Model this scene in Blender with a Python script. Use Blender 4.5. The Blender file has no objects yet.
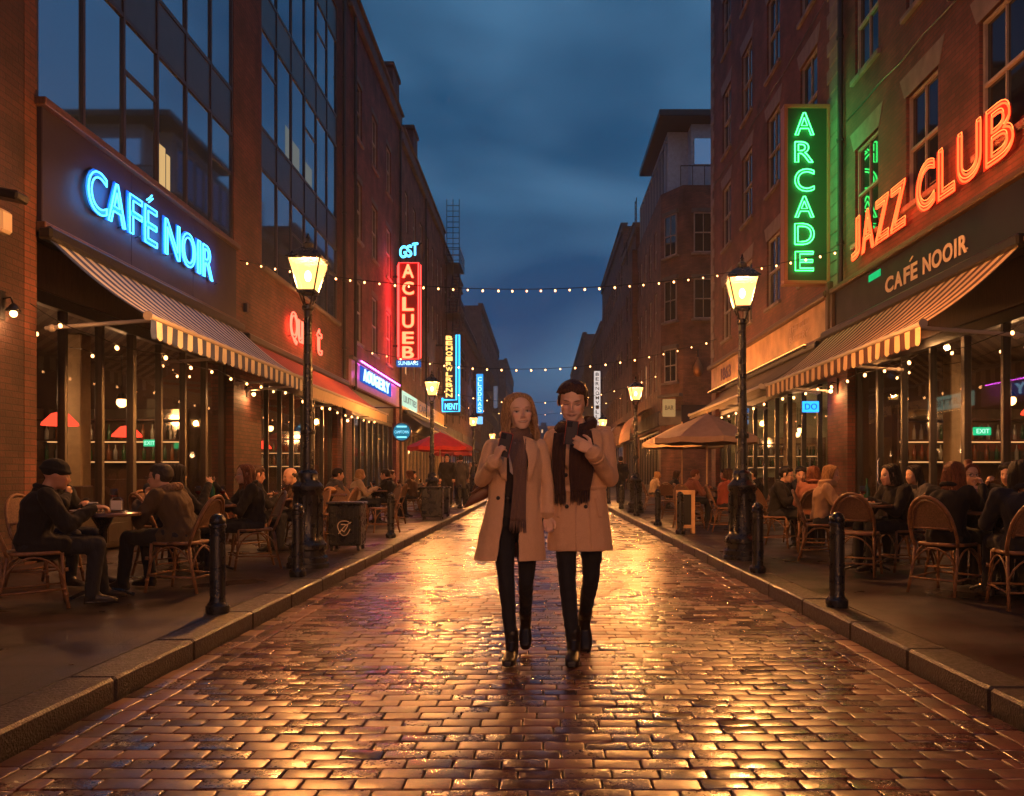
import bpy, bmesh, math, random
import numpy as np
from mathutils import Vector, Matrix, Euler
R = math.radians
random.seed(11)
sc = bpy.context.scene
COL = sc.collection
V = Vector
FOC, CX, HY, EYE = 850.0, 541.0, 475.0, 1.2      # focal length in pixels, vanishing point, eye height
PV = 0.12                                          # pavement height
FX = 6.2                                           # facade line each side of the street

def wy(px, X=FX): return FOC * X / abs(px - CX)    # depth of a point of the facade line
def zz(py, y): return EYE + (HY - py) * y / FOC
def xx(px, y): return (px - CX) * y / FOC

# ------------------------------------------------------------------ materials
MATS = {}
def nt(m):
    m.use_nodes = True
    t = m.node_tree
    return t, t.nodes, t.links
def pmat(name, col, rough=0.6, metal=0.0, spec=0.5, bump=0.0, bscale=60.0, var=0.0, vscale=6.0, coat=0.0, sheen=0.0, rvar=0.0, stretch=None, alpha=None):
    if name in MATS: return MATS[name]
    m = bpy.data.materials.new(name); t, n, l = nt(m)
    b = n['Principled BSDF']
    b.inputs['Base Color'].default_value = (*col, 1); b.inputs['Roughness'].default_value = rough
    b.inputs['Metallic'].default_value = metal; b.inputs['Specular IOR Level'].default_value = spec
    b.inputs['Coat Weight'].default_value = coat; b.inputs['Coat Roughness'].default_value = 0.12
    b.inputs['Sheen Weight'].default_value = sheen
    tc = n.new('ShaderNodeTexCoord'); src = tc.outputs['Object']
    if stretch:
        mp = n.new('ShaderNodeMapping'); mp.inputs['Scale'].default_value = stretch; l.new(src, mp.inputs['Vector']); src = mp.outputs[0]
    if var > 0:
        no = n.new('ShaderNodeTexNoise'); no.inputs['Scale'].default_value = vscale; no.inputs['Detail'].default_value = 5
        l.new(src, no.inputs['Vector'])
        mr = n.new('ShaderNodeMapRange'); mr.inputs['From Min'].default_value = .3; mr.inputs['From Max'].default_value = .7
        mr.inputs['To Min'].default_value = 1 - var; mr.inputs['To Max'].default_value = 1 + var
        l.new(no.outputs['Fac'], mr.inputs['Value'])
        mx = n.new('ShaderNodeVectorMath'); mx.operation = 'SCALE'; mx.inputs[0].default_value = col
        l.new(mr.outputs[0], mx.inputs['Scale']); l.new(mx.outputs[0], b.inputs['Base Color'])
        if rvar > 0:
            m2 = n.new('ShaderNodeMapRange'); m2.inputs['From Min'].default_value = .35; m2.inputs['From Max'].default_value = .65
            m2.inputs['To Min'].default_value = max(0, rough - rvar); m2.inputs['To Max'].default_value = rough + rvar
            l.new(no.outputs['Fac'], m2.inputs['Value']); l.new(m2.outputs[0], b.inputs['Roughness'])
    if bump > 0:
        no = n.new('ShaderNodeTexNoise'); no.inputs['Scale'].default_value = bscale; no.inputs['Detail'].default_value = 4
        l.new(src, no.inputs['Vector'])
        bp = n.new('ShaderNodeBump'); bp.inputs['Strength'].default_value = bump; bp.inputs['Distance'].default_value = .01
        l.new(no.outputs['Fac'], bp.inputs['Height']); l.new(bp.outputs[0], b.inputs['Normal'])
    MATS[name] = m
    return m
def emat(name, col, s):
    if name in MATS: return MATS[name]
    m = bpy.data.materials.new(name); t, n, l = nt(m)
    n.remove(n['Principled BSDF'])
    e = n.new('ShaderNodeEmission'); e.inputs[0].default_value = (*col, 1); e.inputs[1].default_value = s
    l.new(e.outputs[0], n['Material Output'].inputs[0]); MATS[name] = m
    return m
def brick_mat(name, c1, c2, mortar, rough=.75, wet=0.0):
    if name in MATS: return MATS[name]
    m = bpy.data.materials.new(name); t, n, l = nt(m); b = n['Principled BSDF']
    g = n.new('ShaderNodeNewGeometry'); sp = n.new('ShaderNodeSeparateXYZ'); l.new(g.outputs['Position'], sp.inputs[0])
    ad = n.new('ShaderNodeMath'); ad.operation = 'ADD'; l.new(sp.outputs[0], ad.inputs[0]); l.new(sp.outputs[1], ad.inputs[1])
    cb = n.new('ShaderNodeCombineXYZ'); l.new(ad.outputs[0], cb.inputs[0]); l.new(sp.outputs[2], cb.inputs[1])
    br = n.new('ShaderNodeTexBrick'); l.new(cb.outputs[0], br.inputs['Vector'])
    br.inputs['Color1'].default_value = (*c1, 1); br.inputs['Color2'].default_value = (*c2, 1); br.inputs['Mortar'].default_value = (*mortar, 1)
    br.inputs['Scale'].default_value = 1; br.inputs['Brick Width'].default_value = .235; br.inputs['Row Height'].default_value = .078
    br.inputs['Mortar Size'].default_value = .007; br.inputs['Mortar Smooth'].default_value = .3; br.inputs['Bias'].default_value = 0
    no = n.new('ShaderNodeTexNoise'); no.inputs['Scale'].default_value = 1.3; no.inputs['Detail'].default_value = 7; l.new(g.outputs['Position'], no.inputs['Vector'])
    mr = n.new('ShaderNodeMapRange'); mr.inputs[1].default_value = .3; mr.inputs[2].default_value = .7; mr.inputs[3].default_value = .45; mr.inputs[4].default_value = 1.35
    l.new(no.outputs['Fac'], mr.inputs[0])
    mx = n.new('ShaderNodeVectorMath'); mx.operation = 'SCALE'; l.new(br.outputs['Color'], mx.inputs[0]); l.new(mr.outputs[0], mx.inputs['Scale'])
    l.new(mx.outputs[0], b.inputs['Base Color']); b.inputs['Roughness'].default_value = rough
    n2 = n.new('ShaderNodeTexNoise'); n2.inputs['Scale'].default_value = 35; n2.inputs['Detail'].default_value = 4; l.new(g.outputs['Position'], n2.inputs['Vector'])
    ma = n.new('ShaderNodeMath'); ma.operation = 'MULTIPLY_ADD'; l.new(br.outputs['Fac'], ma.inputs[0]); ma.inputs[1].default_value = -1.0; l.new(n2.outputs['Fac'], ma.inputs[2])
    bp = n.new('ShaderNodeBump'); bp.inputs['Strength'].default_value = .8; bp.inputs['Distance'].default_value = .008
    l.new(ma.outputs[0], bp.inputs['Height']); l.new(bp.outputs[0], b.inputs['Normal'])
    MATS[name] = m
    return m
def glass_mat(name, tint=(.9, .93, .95), base_refl=.06):
    if name in MATS: return MATS[name]
    m = bpy.data.materials.new(name); t, n, l = nt(m); n.remove(n['Principled BSDF'])
    tr = n.new('ShaderNodeBsdfTransparent'); tr.inputs[0].default_value = (*tint, 1)
    gl = n.new('ShaderNodeBsdfGlossy'); gl.inputs['Roughness'].default_value = .015
    fr = n.new('ShaderNodeFresnel'); fr.inputs[0].default_value = 1.5
    ge = n.new('ShaderNodeNewGeometry'); iv = n.new('ShaderNodeMath'); iv.operation = 'SUBTRACT'; iv.inputs[0].default_value = 1; l.new(ge.outputs['Backfacing'], iv.inputs[1]); mu = n.new('ShaderNodeMath'); mu.operation = 'MULTIPLY'; l.new(fr.outputs[0], mu.inputs[0]); l.new(iv.outputs[0], mu.inputs[1])
    mx = n.new('ShaderNodeMixShader'); l.new(mu.outputs[0], mx.inputs[0]); l.new(tr.outputs[0], mx.inputs[1]); l.new(gl.outputs[0], mx.inputs[2])
    l.new(mx.outputs[0], n['Material Output'].inputs[0]); MATS[name] = m
    return m

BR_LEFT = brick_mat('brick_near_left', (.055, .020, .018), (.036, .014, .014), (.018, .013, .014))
BR_PIER = brick_mat('brick_pier', (.135, .042, .030), (.085, .028, .022), (.04, .028, .025))
BR_RED = brick_mat('brick_red', (.20, .055, .042), (.13, .038, .032), (.07, .045, .042))
BR_DARK = brick_mat('brick_dark', (.16, .06, .045), (.10, .04, .035), (.06, .045, .04))
BR_R = brick_mat('brick_right', (.18, .055, .045), (.12, .040, .035), (.07, .045, .042))
BR_BROWN = brick_mat('brick_brown', (.20, .085, .06), (.13, .055, .04), (.08, .06, .05))
STONE = pmat('pale_stone', (.20, .155, .145), .7, bump=.5, bscale=25, var=.25, vscale=3)
DSTONE = pmat('dark_stone', (.12, .10, .095), .75, bump=.5, bscale=20, var=.25, vscale=2)
PAINT_W = pmat('window_paint', (.30, .26, .25), .5, bump=.2, bscale=30, var=.12)
BLACK = pmat('black_paint', (.012, .011, .012), .35, spec=.5, bump=.25, bscale=40, var=.2, vscale=15)
BLACKM = pmat('black_iron', (.014, .014, .016), .3, spec=.6, bump=.3, bscale=55, var=.3, vscale=12, rvar=.1)
DARKFR = pmat('dark_frame', (.022, .018, .017), .35, bump=.15, bscale=30, var=.2)
WOOD = pmat('brown_wood', (.075, .032, .018), .45, bump=.4, bscale=14, var=.35, vscale=5, stretch=(8, 8, 1))
FASCIA = pmat('navy_fascia', (.012, .012, .026), .5, spec=.15, bump=.12, bscale=3, var=.2, vscale=1.5, rvar=.08)
FASCIA_C = pmat('charcoal_fascia', (.024, .018, .032), .5, spec=.2, bump=.12, bscale=3, var=.2, vscale=1.2, rvar=.08)
WINDK = pmat('upper_glass', (.012, .016, .022), .04, spec=1.0, bump=.015, bscale=1.2)
WINMIR = pmat('coated_glass', (.27, .40, .52), .035, metal=.92, spec=1.0, bump=.012, bscale=1.1)
SPAN = pmat('spandrel_panel', (.028, .024, .032), .3, bump=.1, bscale=2, var=.2)
SHOPBR = pmat('brown_frame', (.030, .017, .012), .4, bump=.2, bscale=20, var=.25)
MULL = pmat('mullion', (.03, .02, .022), .4)
GLASS = glass_mat('shop_glass')
ROOFM = pmat('roof_felt', (.04, .04, .045), .85, bump=.4, var=.2)
CREAM = pmat('cream_plaster', (.40, .28, .17), .7, bump=.15, bscale=8, var=.15)
INTD = pmat('interior_brown', (.075, .038, .024), .7, bump=.2, bscale=6, var=.35, vscale=1.4)
INTG = pmat('interior_green', (.48, .52, .38), .7, var=.2, vscale=1.2)
TILE = pmat('interior_floor', (.10, .07, .05), .3, var=.2)
RATTAN = pmat('rattan', (.19, .09, .042), .42, bump=.5, bscale=90, var=.35, vscale=22)
CANE = pmat('woven_cane', (.15, .075, .04), .55, bump=1.0, bscale=140, var=.5, vscale=90)
CHROME = pmat('steel', (.5, .5, .52), .25, metal=1)
PORC = pmat('white_china', (.62, .58, .54), .25, spec=.6)
GLASSW = glass_mat('drinking_glass', (.85, .85, .85))

# ------------------------------------------------------------------ mesh builder
class MB:
    def __init__(s): s.v = []; s.f = []; s.m = []; s.mi = 0
    def add(s, vs, fs, mi=None):
        o = len(s.v); s.v += [tuple(p) for p in vs]; mi = s.mi if mi is None else mi
        for f in fs: s.f.append(tuple(i + o for i in f)); s.m.append(mi)
        return s
    def box(s, a, b, mi=None, M=None):
        x0, y0, z0 = [min(a[i], b[i]) for i in range(3)]; x1, y1, z1 = [max(a[i], b[i]) for i in range(3)]
        vs = [(x0,y0,z0),(x1,y0,z0),(x1,y1,z0),(x0,y1,z0),(x0,y0,z1),(x1,y0,z1),(x1,y1,z1),(x0,y1,z1)]
        if M is not None: vs = [tuple(M @ V(p)) for p in vs]
        return s.add(vs, [(0,3,2,1),(4,5,6,7),(0,1,5,4),(1,2,6,5),(2,3,7,6),(3,0,4,7)], mi)
    def bbox(s, a, b, w=.006, mi=None, M=None):      # bevelled box (chamfered vertical+horizontal edges)
        x0, y0, z0 = [min(a[i], b[i]) for i in range(3)]; x1, y1, z1 = [max(a[i], b[i]) for i in range(3)]
        w = min(w, (x1-x0)*.4, (y1-y0)*.4, (z1-z0)*.4)
        def ring(i, z): return [(x0+i,y0+i*0+w,z),(x0+w,y0+i,z),(x1-w,y0+i,z),(x1-i,y0+w,z),(x1-i,y1-w,z),(x1-w,y1-i,z),(x0+w,y1-i,z),(x0+i,y1-w,z)]
        rs = [ring(w, z0), ring(0, z0+w), ring(0, z1-w), ring(w, z1)]
        vs = [p for r in rs for p in r]; fs = [tuple(range(7,-1,-1)), tuple(range(24,32))]
        for k in range(3):
            for i in range(8): j = (i+1) % 8; fs.append((k*8+i, k*8+j, k*8+8+j, k*8+8+i))
        if M is not None: vs = [tuple(M @ V(p)) for p in vs]
        return s.add(vs, fs, mi)
    def tube(s, pts, r, n=8, mi=None, cap=True, flat=1.0):
        pts = [V(p) for p in pts]; k = len(pts)
        rr = r if isinstance(r, (list, tuple)) else [r] * k
        t0 = (pts[1]-pts[0]).normalized(); u = t0.orthogonal().normalized(); rings = []
        for i, p in enumerate(pts):
            t = (pts[min(i+1,k-1)] - pts[max(i-1,0)])
            if t.length < 1e-9: t = t0
            t.normalize(); u = (u - t*u.dot(t))
            u = u.normalized() if u.length > 1e-6 else t.orthogonal().normalized()
            w = t.cross(u)
            rings.append([p + (u*math.cos(a)*rr[i] + w*math.sin(a)*rr[i]*flat) for a in [2*math.pi*j/n for j in range(n)]])
        vs = [p for q in rings for p in q]; fs = []
        for i in range(k-1):
            for j in range(n): q = (j+1) % n; fs.append((i*n+j, i*n+q, (i+1)*n+q, (i+1)*n+j))
        if cap: fs.append(tuple(range(n-1,-1,-1))); fs.append(tuple((k-1)*n + j for j in range(n)))
        return s.add(vs, fs, mi)
    def lathe(s, prof, c=(0,0,0), n=16, mi=None, sq=False, rot=0):
        vs = []; fs = []; k = len(prof)
        for (r, z) in prof:
            for j in range(n):
                a = 2*math.pi*(j+.5*sq)/n + rot; vs.append((c[0]+r*math.cos(a), c[1]+r*math.sin(a), c[2]+z))
        for i in range(k-1):
            for j in range(n): q = (j+1) % n; fs.append((i*n+j, i*n+q, (i+1)*n+q, (i+1)*n+j))
        fs.append(tuple(range(n-1,-1,-1))); fs.append(tuple((k-1)*n+j for j in range(n)))
        return s.add(vs, fs, mi)
    def sphere(s, c, r, n=12, m=8, mi=None, M=None):
        if not isinstance(r, (list, tuple)): r = (r, r, r)
        vs = [(0,0,-1)]; fs = []
        for i in range(1, m):
            ph = -math.pi/2 + math.pi*i/m
            for j in range(n): a = 2*math.pi*j/n; vs.append((math.cos(ph)*math.cos(a), math.cos(ph)*math.sin(a), math.sin(ph)))
        vs.append((0,0,1)); L = len(vs)-1
        for j in range(n): fs.append((0, 1+(j+1)%n, 1+j))
        for i in range(m-2):
            for j in range(n): q=(j+1)%n; fs.append((1+i*n+j, 1+i*n+q, 1+(i+1)*n+q, 1+(i+1)*n+j))
        for j in range(n): fs.append((L, 1+(m-2)*n+j, 1+(m-2)*n+(j+1)%n))
        out = []
        for p in vs:
            q = V((p[0]*r[0], p[1]*r[1], p[2]*r[2]))
            if M is not None: q = M @ q
            out.append(q + V(c))
        return s.add(out, fs, mi)
    def quad(s, a, b, c, d, mi=None): return s.add([a, b, c, d], [(0,1,2,3)], mi)
    def mesh(s, name, mats, smooth=False):
        me = bpy.data.meshes.new(name); me.from_pydata(s.v, [], s.f)
        for m in (mats if isinstance(mats, (list, tuple)) else [mats]): me.materials.append(m)
        me.polygons.foreach_set('material_index', s.m)
        if smooth: me.polygons.foreach_set('use_smooth', [True]*len(s.f))
        me.update(); return me
    def build(s, name, mats, parent=None, smooth=False, loc=None, auto=None):
        """world-space vertices; when parented to an unrotated root they are moved into its frame"""
        off = V((0,0,0))
        if parent is not None:
            p = parent
            while p is not None: off += p.location; p = p.parent
        if loc is not None: off = V(loc)
        if off.length: s.v = [tuple(V(q)-off) for q in s.v]
        me = s.mesh(name, mats, smooth)
        if auto: me.set_sharp_from_angle(angle=R(auto)) if hasattr(me, 'set_sharp_from_angle') else None
        o = bpy.data.objects.new(name, me); COL.objects.link(o)
        if parent is not None: o.parent = parent
        if loc is not None: o.location = loc
        return o
    def local(s, name, mats, parent=None, smooth=False, auto=None):
        me = s.mesh(name, mats, smooth)
        if auto and hasattr(me, 'set_sharp_from_angle'): me.set_sharp_from_angle(angle=R(auto))
        o = bpy.data.objects.new(name, me); COL.objects.link(o); o.parent = parent
        return o
def tag(o, label=None, cat=None, group=None, kind=None):
    if label: o['label'] = label
    if cat: o['category'] = cat
    if group: o['group'] = group
    if kind: o['kind'] = kind
    return o
def thing(name, label, cat, loc=(0,0,0), rz=0, group=None):
    o = bpy.data.objects.new(name, None); COL.objects.link(o); o.location = loc; o.rotation_euler = (0,0,rz)
    o.empty_display_size = .1
    return tag(o, label, cat, group)
def struct(name, mb, mats, smooth=False): return tag(mb.build(name, mats, smooth=smooth), kind='structure')
KIDS = {}
def kids(o):
    return [c for c in bpy.data.objects if c.parent is o]
def copy_tree(o, parent=None):
    c = o.copy(); COL.objects.link(c); c.parent = parent
    for ch in kids(o): copy_tree(ch, c)
    return c
def dup(root, loc, rz, label, group=None):
    c = copy_tree(root); c.location = loc; c.rotation_euler = (0,0,rz); c['label'] = label
    if group: c['group'] = group
    return c

# text ------------------------------------------------------------
def text_mesh(s, outline=None, extrude=.01, bold=0.0):
    cu = bpy.data.curves.new('t', 'FONT'); cu.body = s; cu.size = 1; cu.resolution_u = 4
    if outline: cu.dimensions = '2D'; cu.fill_mode = 'NONE'; cu.bevel_depth = outline; cu.bevel_resolution = 1
    else: cu.extrude = extrude; cu.offset = bold
    ob = bpy.data.objects.new('t', cu); COL.objects.link(ob); bpy.context.view_layer.update()
    dg = bpy.context.evaluated_depsgraph_get()
    me = bpy.data.meshes.new_from_object(ob.evaluated_get(dg)); bpy.data.objects.remove(ob); bpy.data.curves.remove(cu)
    n = len(me.vertices); a = np.empty(n*3); me.vertices.foreach_get('co', a); a = a.reshape(-1, 3)
    fs = [tuple(p.vertices) for p in me.polygons]; bpy.data.meshes.remove(me)
    return a, fs
def letter(name, s, O, U, W, w, h, mat, parent, outline=None, ext=.012, smooth=True, tube_r=None, bold=0.0):
    """a glyph fitted into a w x h box whose lower left corner is O, U = reading direction, W = up"""
    key_h = h
    if outline: a, fs = text_mesh(s, None, .01, bold)
    else: a, fs = text_mesh(s, None, .01, bold)
    lo, hi = a.min(0), a.max(0)
    sx, sy = w/max(hi[0]-lo[0], 1e-4), h/max(hi[1]-lo[1], 1e-4)
    U = V(U).normalized(); W = V(W).normalized(); N = U.cross(W); O = V(O)
    mb = MB()
    if outline:
        cu = bpy.data.curves.new('t', 'FONT'); cu.body = s; cu.size = 1; cu.resolution_u = 5
        cu.dimensions = '2D'; cu.fill_mode = 'NONE'; cu.offset = bold
        ob = bpy.data.objects.new('t', cu); COL.objects.link(ob); bpy.context.view_layer.update()
        me = bpy.data.meshes.new_from_object(ob.evaluated_get(bpy.context.evaluated_depsgraph_get()))
        adj = {}
        for e in me.edges:
            i, j = e.vertices; adj.setdefault(i, []).append(j); adj.setdefault(j, []).append(i)
        seen = set()
        for st in list(adj):
            if st in seen: continue
            loop = [st]; seen.add(st); cur = st
            while True:
                nx = [q for q in adj[cur] if q not in seen]
                if not nx: break
                cur = nx[0]; seen.add(cur); loop.append(cur)
            pts = [V(me.vertices[i].co) for i in loop]; pts.append(pts[0])
            P3 = [O + U*((p.x-lo[0])*sx) + W*((p.y-lo[1])*sy) + N*.03 for p in pts]
            Q = [P3[0]]
            for p in P3[1:]:
                if (p-Q[-1]).length > outline*.7: Q.append(p)
            if len(Q) > 2: mb.tube(Q, outline, n=6)
        bpy.data.objects.remove(ob); bpy.data.curves.remove(cu); bpy.data.meshes.remove(me)
    else:
        vs = [O + U*((p[0]-lo[0])*sx) + W*((p[1]-lo[1])*sy) + N*((p[2]+.01)/.02*ext) for p in a]
        mb.add(vs, fs)
    return mb.build(name, mat, parent, smooth=bool(outline))
# ------------------------------------------------------------------ camera, render, sky
cam = bpy.data.cameras.new('camera'); camo = bpy.data.objects.new('camera', cam); COL.objects.link(camo)
camo.location = (0, 0, EYE); camo.rotation_euler = (R(90), 0, 0)
cam.sensor_width = 36; cam.lens = FOC/1024*36; cam.shift_x = -(CX-512)/1024; cam.shift_y = (HY-398)/1024
cam.clip_end = 3000; cam.clip_start = .05; sc.camera = camo
sc.render.engine = 'CYCLES'
sc.view_settings.view_transform = 'Standard'; sc.view_settings.look = 'None'; sc.view_settings.gamma = 1
sc.view_settings.exposure = 0.35
cy = sc.cycles; cy.use_denoising = True
try: cy.denoiser = 'OPENIMAGEDENOISE'; cy.denoising_input_passes = 'RGB_ALBEDO_NORMAL'
except Exception: pass
cy.use_light_tree = True; cy.max_bounces = 7; cy.diffuse_bounces = 2; cy.glossy_bounces = 3; cy.transparent_max_bounces = 12
cy.transmission_bounces = 3; cy.sample_clamp_indirect = 4; cy.sample_clamp_direct = 0; cy.caustics_reflective = False; cy.caustics_refractive = False
cy.volume_bounces = 0; cy.volume_step_rate = 4; cy.volume_max_steps = 64

w = bpy.data.worlds.new('World'); sc.world = w; w.use_nodes = True
n, l = w.node_tree.nodes, w.node_tree.links
bg = n['Background']
sky = n.new('ShaderNodeTexSky'); sky.sky_type = 'NISHITA'; sky.sun_disc = False
SUN_EL, SUN_ROT = R(1.5), R(200)
sky.sun_elevation = SUN_EL; sky.sun_rotation = SUN_ROT; sky.ozone_density = 6; sky.air_density = 1.6; sky.dust_density = .3
tc = n.new('ShaderNodeTexCoord')
mp = n.new('ShaderNodeMapping'); mp.inputs['Scale'].default_value = (1.0, 1.0, 2.3); mp.inputs['Location'].default_value = (.35, .2, .55); l.new(tc.outputs['Generated'], mp.inputs[0])
no = n.new('ShaderNodeTexNoise'); no.inputs['Scale'].default_value = 2.6; no.inputs['Detail'].default_value = 4; no.inputs['Roughness'].default_value = .42; no.inputs['Distortion'].default_value = .25
l.new(mp.outputs[0], no.inputs['Vector'])
cr = n.new('ShaderNodeValToRGB'); cr.color_ramp.elements[0].position = .40; cr.color_ramp.elements[1].position = .64; l.new(no.outputs['Fac'], cr.inputs[0])
sep = n.new('ShaderNodeSeparateXYZ'); l.new(tc.outputs['Generated'], sep.inputs[0])
grad = n.new('ShaderNodeValToRGB'); ge = grad.color_ramp.elements
ge[0].position = 0.0; ge[0].color = (.012, .042, .125, 1); ge[1].position = .52; ge[1].color = (.002, .027, .075, 1)
e = ge.new(.16); e.color = (.008, .045, .130, 1); e = ge.new(.30); e.color = (.005, .052, .128, 1)
l.new(sep.outputs[2], grad.inputs[0])
cl = n.new('ShaderNodeMix'); cl.data_type = 'RGBA'; cl.blend_type = 'MIX'
cl.inputs['B'].default_value = (.055, .150, .27, 1)
cm = n.new('ShaderNodeMath'); cm.operation = 'MULTIPLY'; cm.inputs[1].default_value = .9; l.new(cr.outputs[0], cm.inputs[0])
l.new(cm.outputs[0], cl.inputs[0]); l.new(grad.outputs[0], cl.inputs['A'])
# the dusk sky: the sky texture's own light plus the deep blue of the cloud layer above it
sm = n.new('ShaderNodeVectorMath'); sm.operation = 'SCALE'; sm.inputs['Scale'].default_value = .01; l.new(sky.outputs[0], sm.inputs[0])
tot = n.new('ShaderNodeVectorMath'); tot.operation = 'ADD'; l.new(sm.outputs[0], tot.inputs[0]); l.new(cl.outputs['Result'], tot.inputs[1])
l.new(tot.outputs[0], bg.inputs[0]); bg.inputs[1].default_value = 1.0

sun = bpy.data.lights.new('sun', 'SUN'); sun.energy = .03; sun.angle = R(20); sun.color = (.6, .75, 1)
so = bpy.data.objects.new('sun', sun); COL.objects.link(so); so.rotation_euler = (R(70), 0, R(20))

# ------------------------------------------------------------------ road of clay pavers
def road_mat(name, island=True):
    m = bpy.data.materials.new(name); t, n, l = nt(m); b = n['Principled BSDF']
    g = n.new('ShaderNodeNewGeometry')
    cr = n.new('ShaderNodeValToRGB'); e = cr.color_ramp.elements
    e[0].color = (.045, .018, .016, 1); e[1].color = (.20, .072, .042, 1); x = e.new(.5); x.color = (.10, .038, .027, 1)
    no = n.new('ShaderNodeTexNoise'); no.inputs['Scale'].default_value = .9; no.inputs['Detail'].default_value = 5; l.new(g.outputs['Position'], no.inputs['Vector'])
    if island: l.new(g.outputs['Random Per Island'], cr.inputs[0])
    else: l.new(no.outputs['Fac'], cr.inputs[0])
    n2 = n.new('ShaderNodeTexNoise'); n2.inputs['Scale'].default_value = 45; n2.inputs['Detail'].default_value = 6; l.new(g.outputs['Position'], n2.inputs['Vector'])
    mr = n.new('ShaderNodeMapRange'); mr.inputs[1].default_value = .3; mr.inputs[2].default_value = .7; mr.inputs[3].default_value = .65; mr.inputs[4].default_value = 1.3; l.new(n2.outputs['Fac'], mr.inputs[0])
    sc_ = n.new('ShaderNodeVectorMath'); sc_.operation = 'SCALE'; l.new(cr.outputs[0], sc_.inputs[0]); l.new(mr.outputs[0], sc_.inputs['Scale']); l.new(sc_.outputs[0], b.inputs['Base Color'])
    # wetness: patches of smoother film
    r1 = n.new('ShaderNodeMapRange'); r1.inputs[1].default_value = .35; r1.inputs[2].default_value = .68; r1.inputs[3].default_value = .20; r1.inputs[4].default_value = .38; l.new(no.outputs['Fac'], r1.inputs[0])
    r2 = n.new('ShaderNodeMath'); r2.operation = 'MULTIPLY_ADD'; r2.inputs[1].default_value = .16; l.new(n2.outputs['Fac'], r2.inputs[0]); l.new(r1.outputs[0], r2.inputs[2])
    r3 = n.new('ShaderNodeMath'); r3.operation = 'MULTIPLY_ADD'; r3.inputs[1].default_value = .14 if island else 0; l.new(g.outputs['Random Per Island'], r3.inputs[0]); l.new(r2.outputs[0], r3.inputs[2])
    r4 = n.new('ShaderNodeMath'); r4.operation = 'SUBTRACT'; r4.inputs[1].default_value = .14; l.new(r3.outputs[0], r4.inputs[0])
    l.new(r4.outputs[0], b.inputs['Roughness'])
    b.inputs['Specular IOR Level'].default_value = .75
    bp = n.new('ShaderNodeBump'); bp.inputs['Strength'].default_value = .4; bp.inputs['Distance'].default_value = .002
    l.new(n2.outputs['Fac'], bp.inputs['Height'])
    n3 = n.new('ShaderNodeTexNoise'); n3.inputs['Scale'].default_value = 16; n3.inputs['Detail'].default_value = 2; l.new(g.outputs['Position'], n3.inputs['Vector'])
    bp2 = n.new('ShaderNodeBump'); bp2.inputs['Strength'].default_value = .3; bp2.inputs['Distance'].default_value = .004
    l.new(n3.outputs['Fac'], bp2.inputs['Height']); l.new(bp.outputs[0], bp2.inputs['Normal']); l.new(bp2.outputs[0], b.inputs['Normal'])
    return m
ROADM = road_mat('wet_brick_pavers'); ROADF = road_mat('road_bed', False)
MORT = pmat('wet_mortar', (.018, .013, .011), .45, bump=.6, bscale=70, var=.3, vscale=12)
rs = np.random.RandomState(5)
def brick_field(rects, name, far=False):
    """rects: n x 4 array (x0,y0,x1,y1) of single pavers"""
    r = np.array(rects); n = len(r)
    hx = (r[:,2]-r[:,0])/2; hy = (r[:,3]-r[:,1])/2; cx = (r[:,0]+r[:,2])/2; cyy = (r[:,1]+r[:,3])/2
    g = rs.uniform(.0022, .0045, n); hx = hx-g; hy = hy-g*rs.uniform(.8, 1.5, n)
    rot = rs.normal(0, .007, n); tx = rs.normal(0, .008, n); ty = rs.normal(0, .012, n); dz = rs.normal(0, .0014, n)
    def ring(ins, z, ch):
        a = hx-ins; b = hy-ins; c = ch*np.ones(n)
        X = np.stack([-a+c, a-c, a, a, a-c, -a+c, -a, -a], 1); Y = np.stack([-b, -b, -b+c, b-c, b, b, b-c, -b+c], 1)
        return X, Y, z*np.ones_like(X)
    if far: rings = [ring(0, -.012, .01), ring(.008, 0, .012)]
    else: rings = [ring(0, -.022, .006), ring(.0003, -.004, .006), ring(.002, -.0008, .007), ring(.006, 0, .007)]
    k = len(rings)
    X = np.concatenate([q[0] for q in rings], 1); Y = np.concatenate([q[1] for q in rings], 1); Z = np.concatenate([q[2] for q in rings], 1)
    X = X + rs.normal(0, .0005, X.shape); Y = Y + rs.normal(0, .0005, Y.shape)
    Z = Z + X*tx[:,None] + Y*ty[:,None] + dz[:,None]
    c, s = np.cos(rot)[:,None], np.sin(rot)[:,None]
    XX = X*c - Y*s + cx[:,None]; YY = X*s + Y*c + cyy[:,None]
    co = np.stack([XX, YY, Z], 2).reshape(-1, 3)
    m = 8*k; quads = []
    for i in range(k-1):
        for j in range(8): q = (j+1) % 8; quads.append((i*8+j, i*8+q, (i+1)*8+q, (i+1)*8+j))
    quads = np.array(quads); top = np.arange(8)+8*(k-1)
    nq = len(quads)
    loops = np.concatenate([np.concatenate([(quads.reshape(-1))[None,:].repeat(n, 0), top[None,:].repeat(n, 0)], 1) + (np.arange(n)*m)[:,None]], 1).reshape(-1)
    tot = np.tile(np.array([4]*nq+[8]), n); start = np.concatenate([[0], np.cumsum(tot)[:-1]])
    me = bpy.data.meshes.new(name); me.vertices.add(len(co)); me.vertices.foreach_set('co', co.astype(np.float32).ravel())
    me.loops.add(len(loops)); me.loops.foreach_set('vertex_index', loops.astype(np.int32))
    me.polygons.add(len(tot)); me.polygons.foreach_set('loop_start', start.astype(np.int32)); me.polygons.foreach_set('loop_total', tot.astype(np.int32))
    me.polygons.foreach_set('use_smooth', np.ones(len(tot), bool)); me.update(); me.validate()
    me.materials.append(ROADM)
    o = bpy.data.objects.new(name, me); COL.objects.link(o); tag(o, kind='structure')
    return o
KX = 2.27; PITCH = .117; BW = .192
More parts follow.
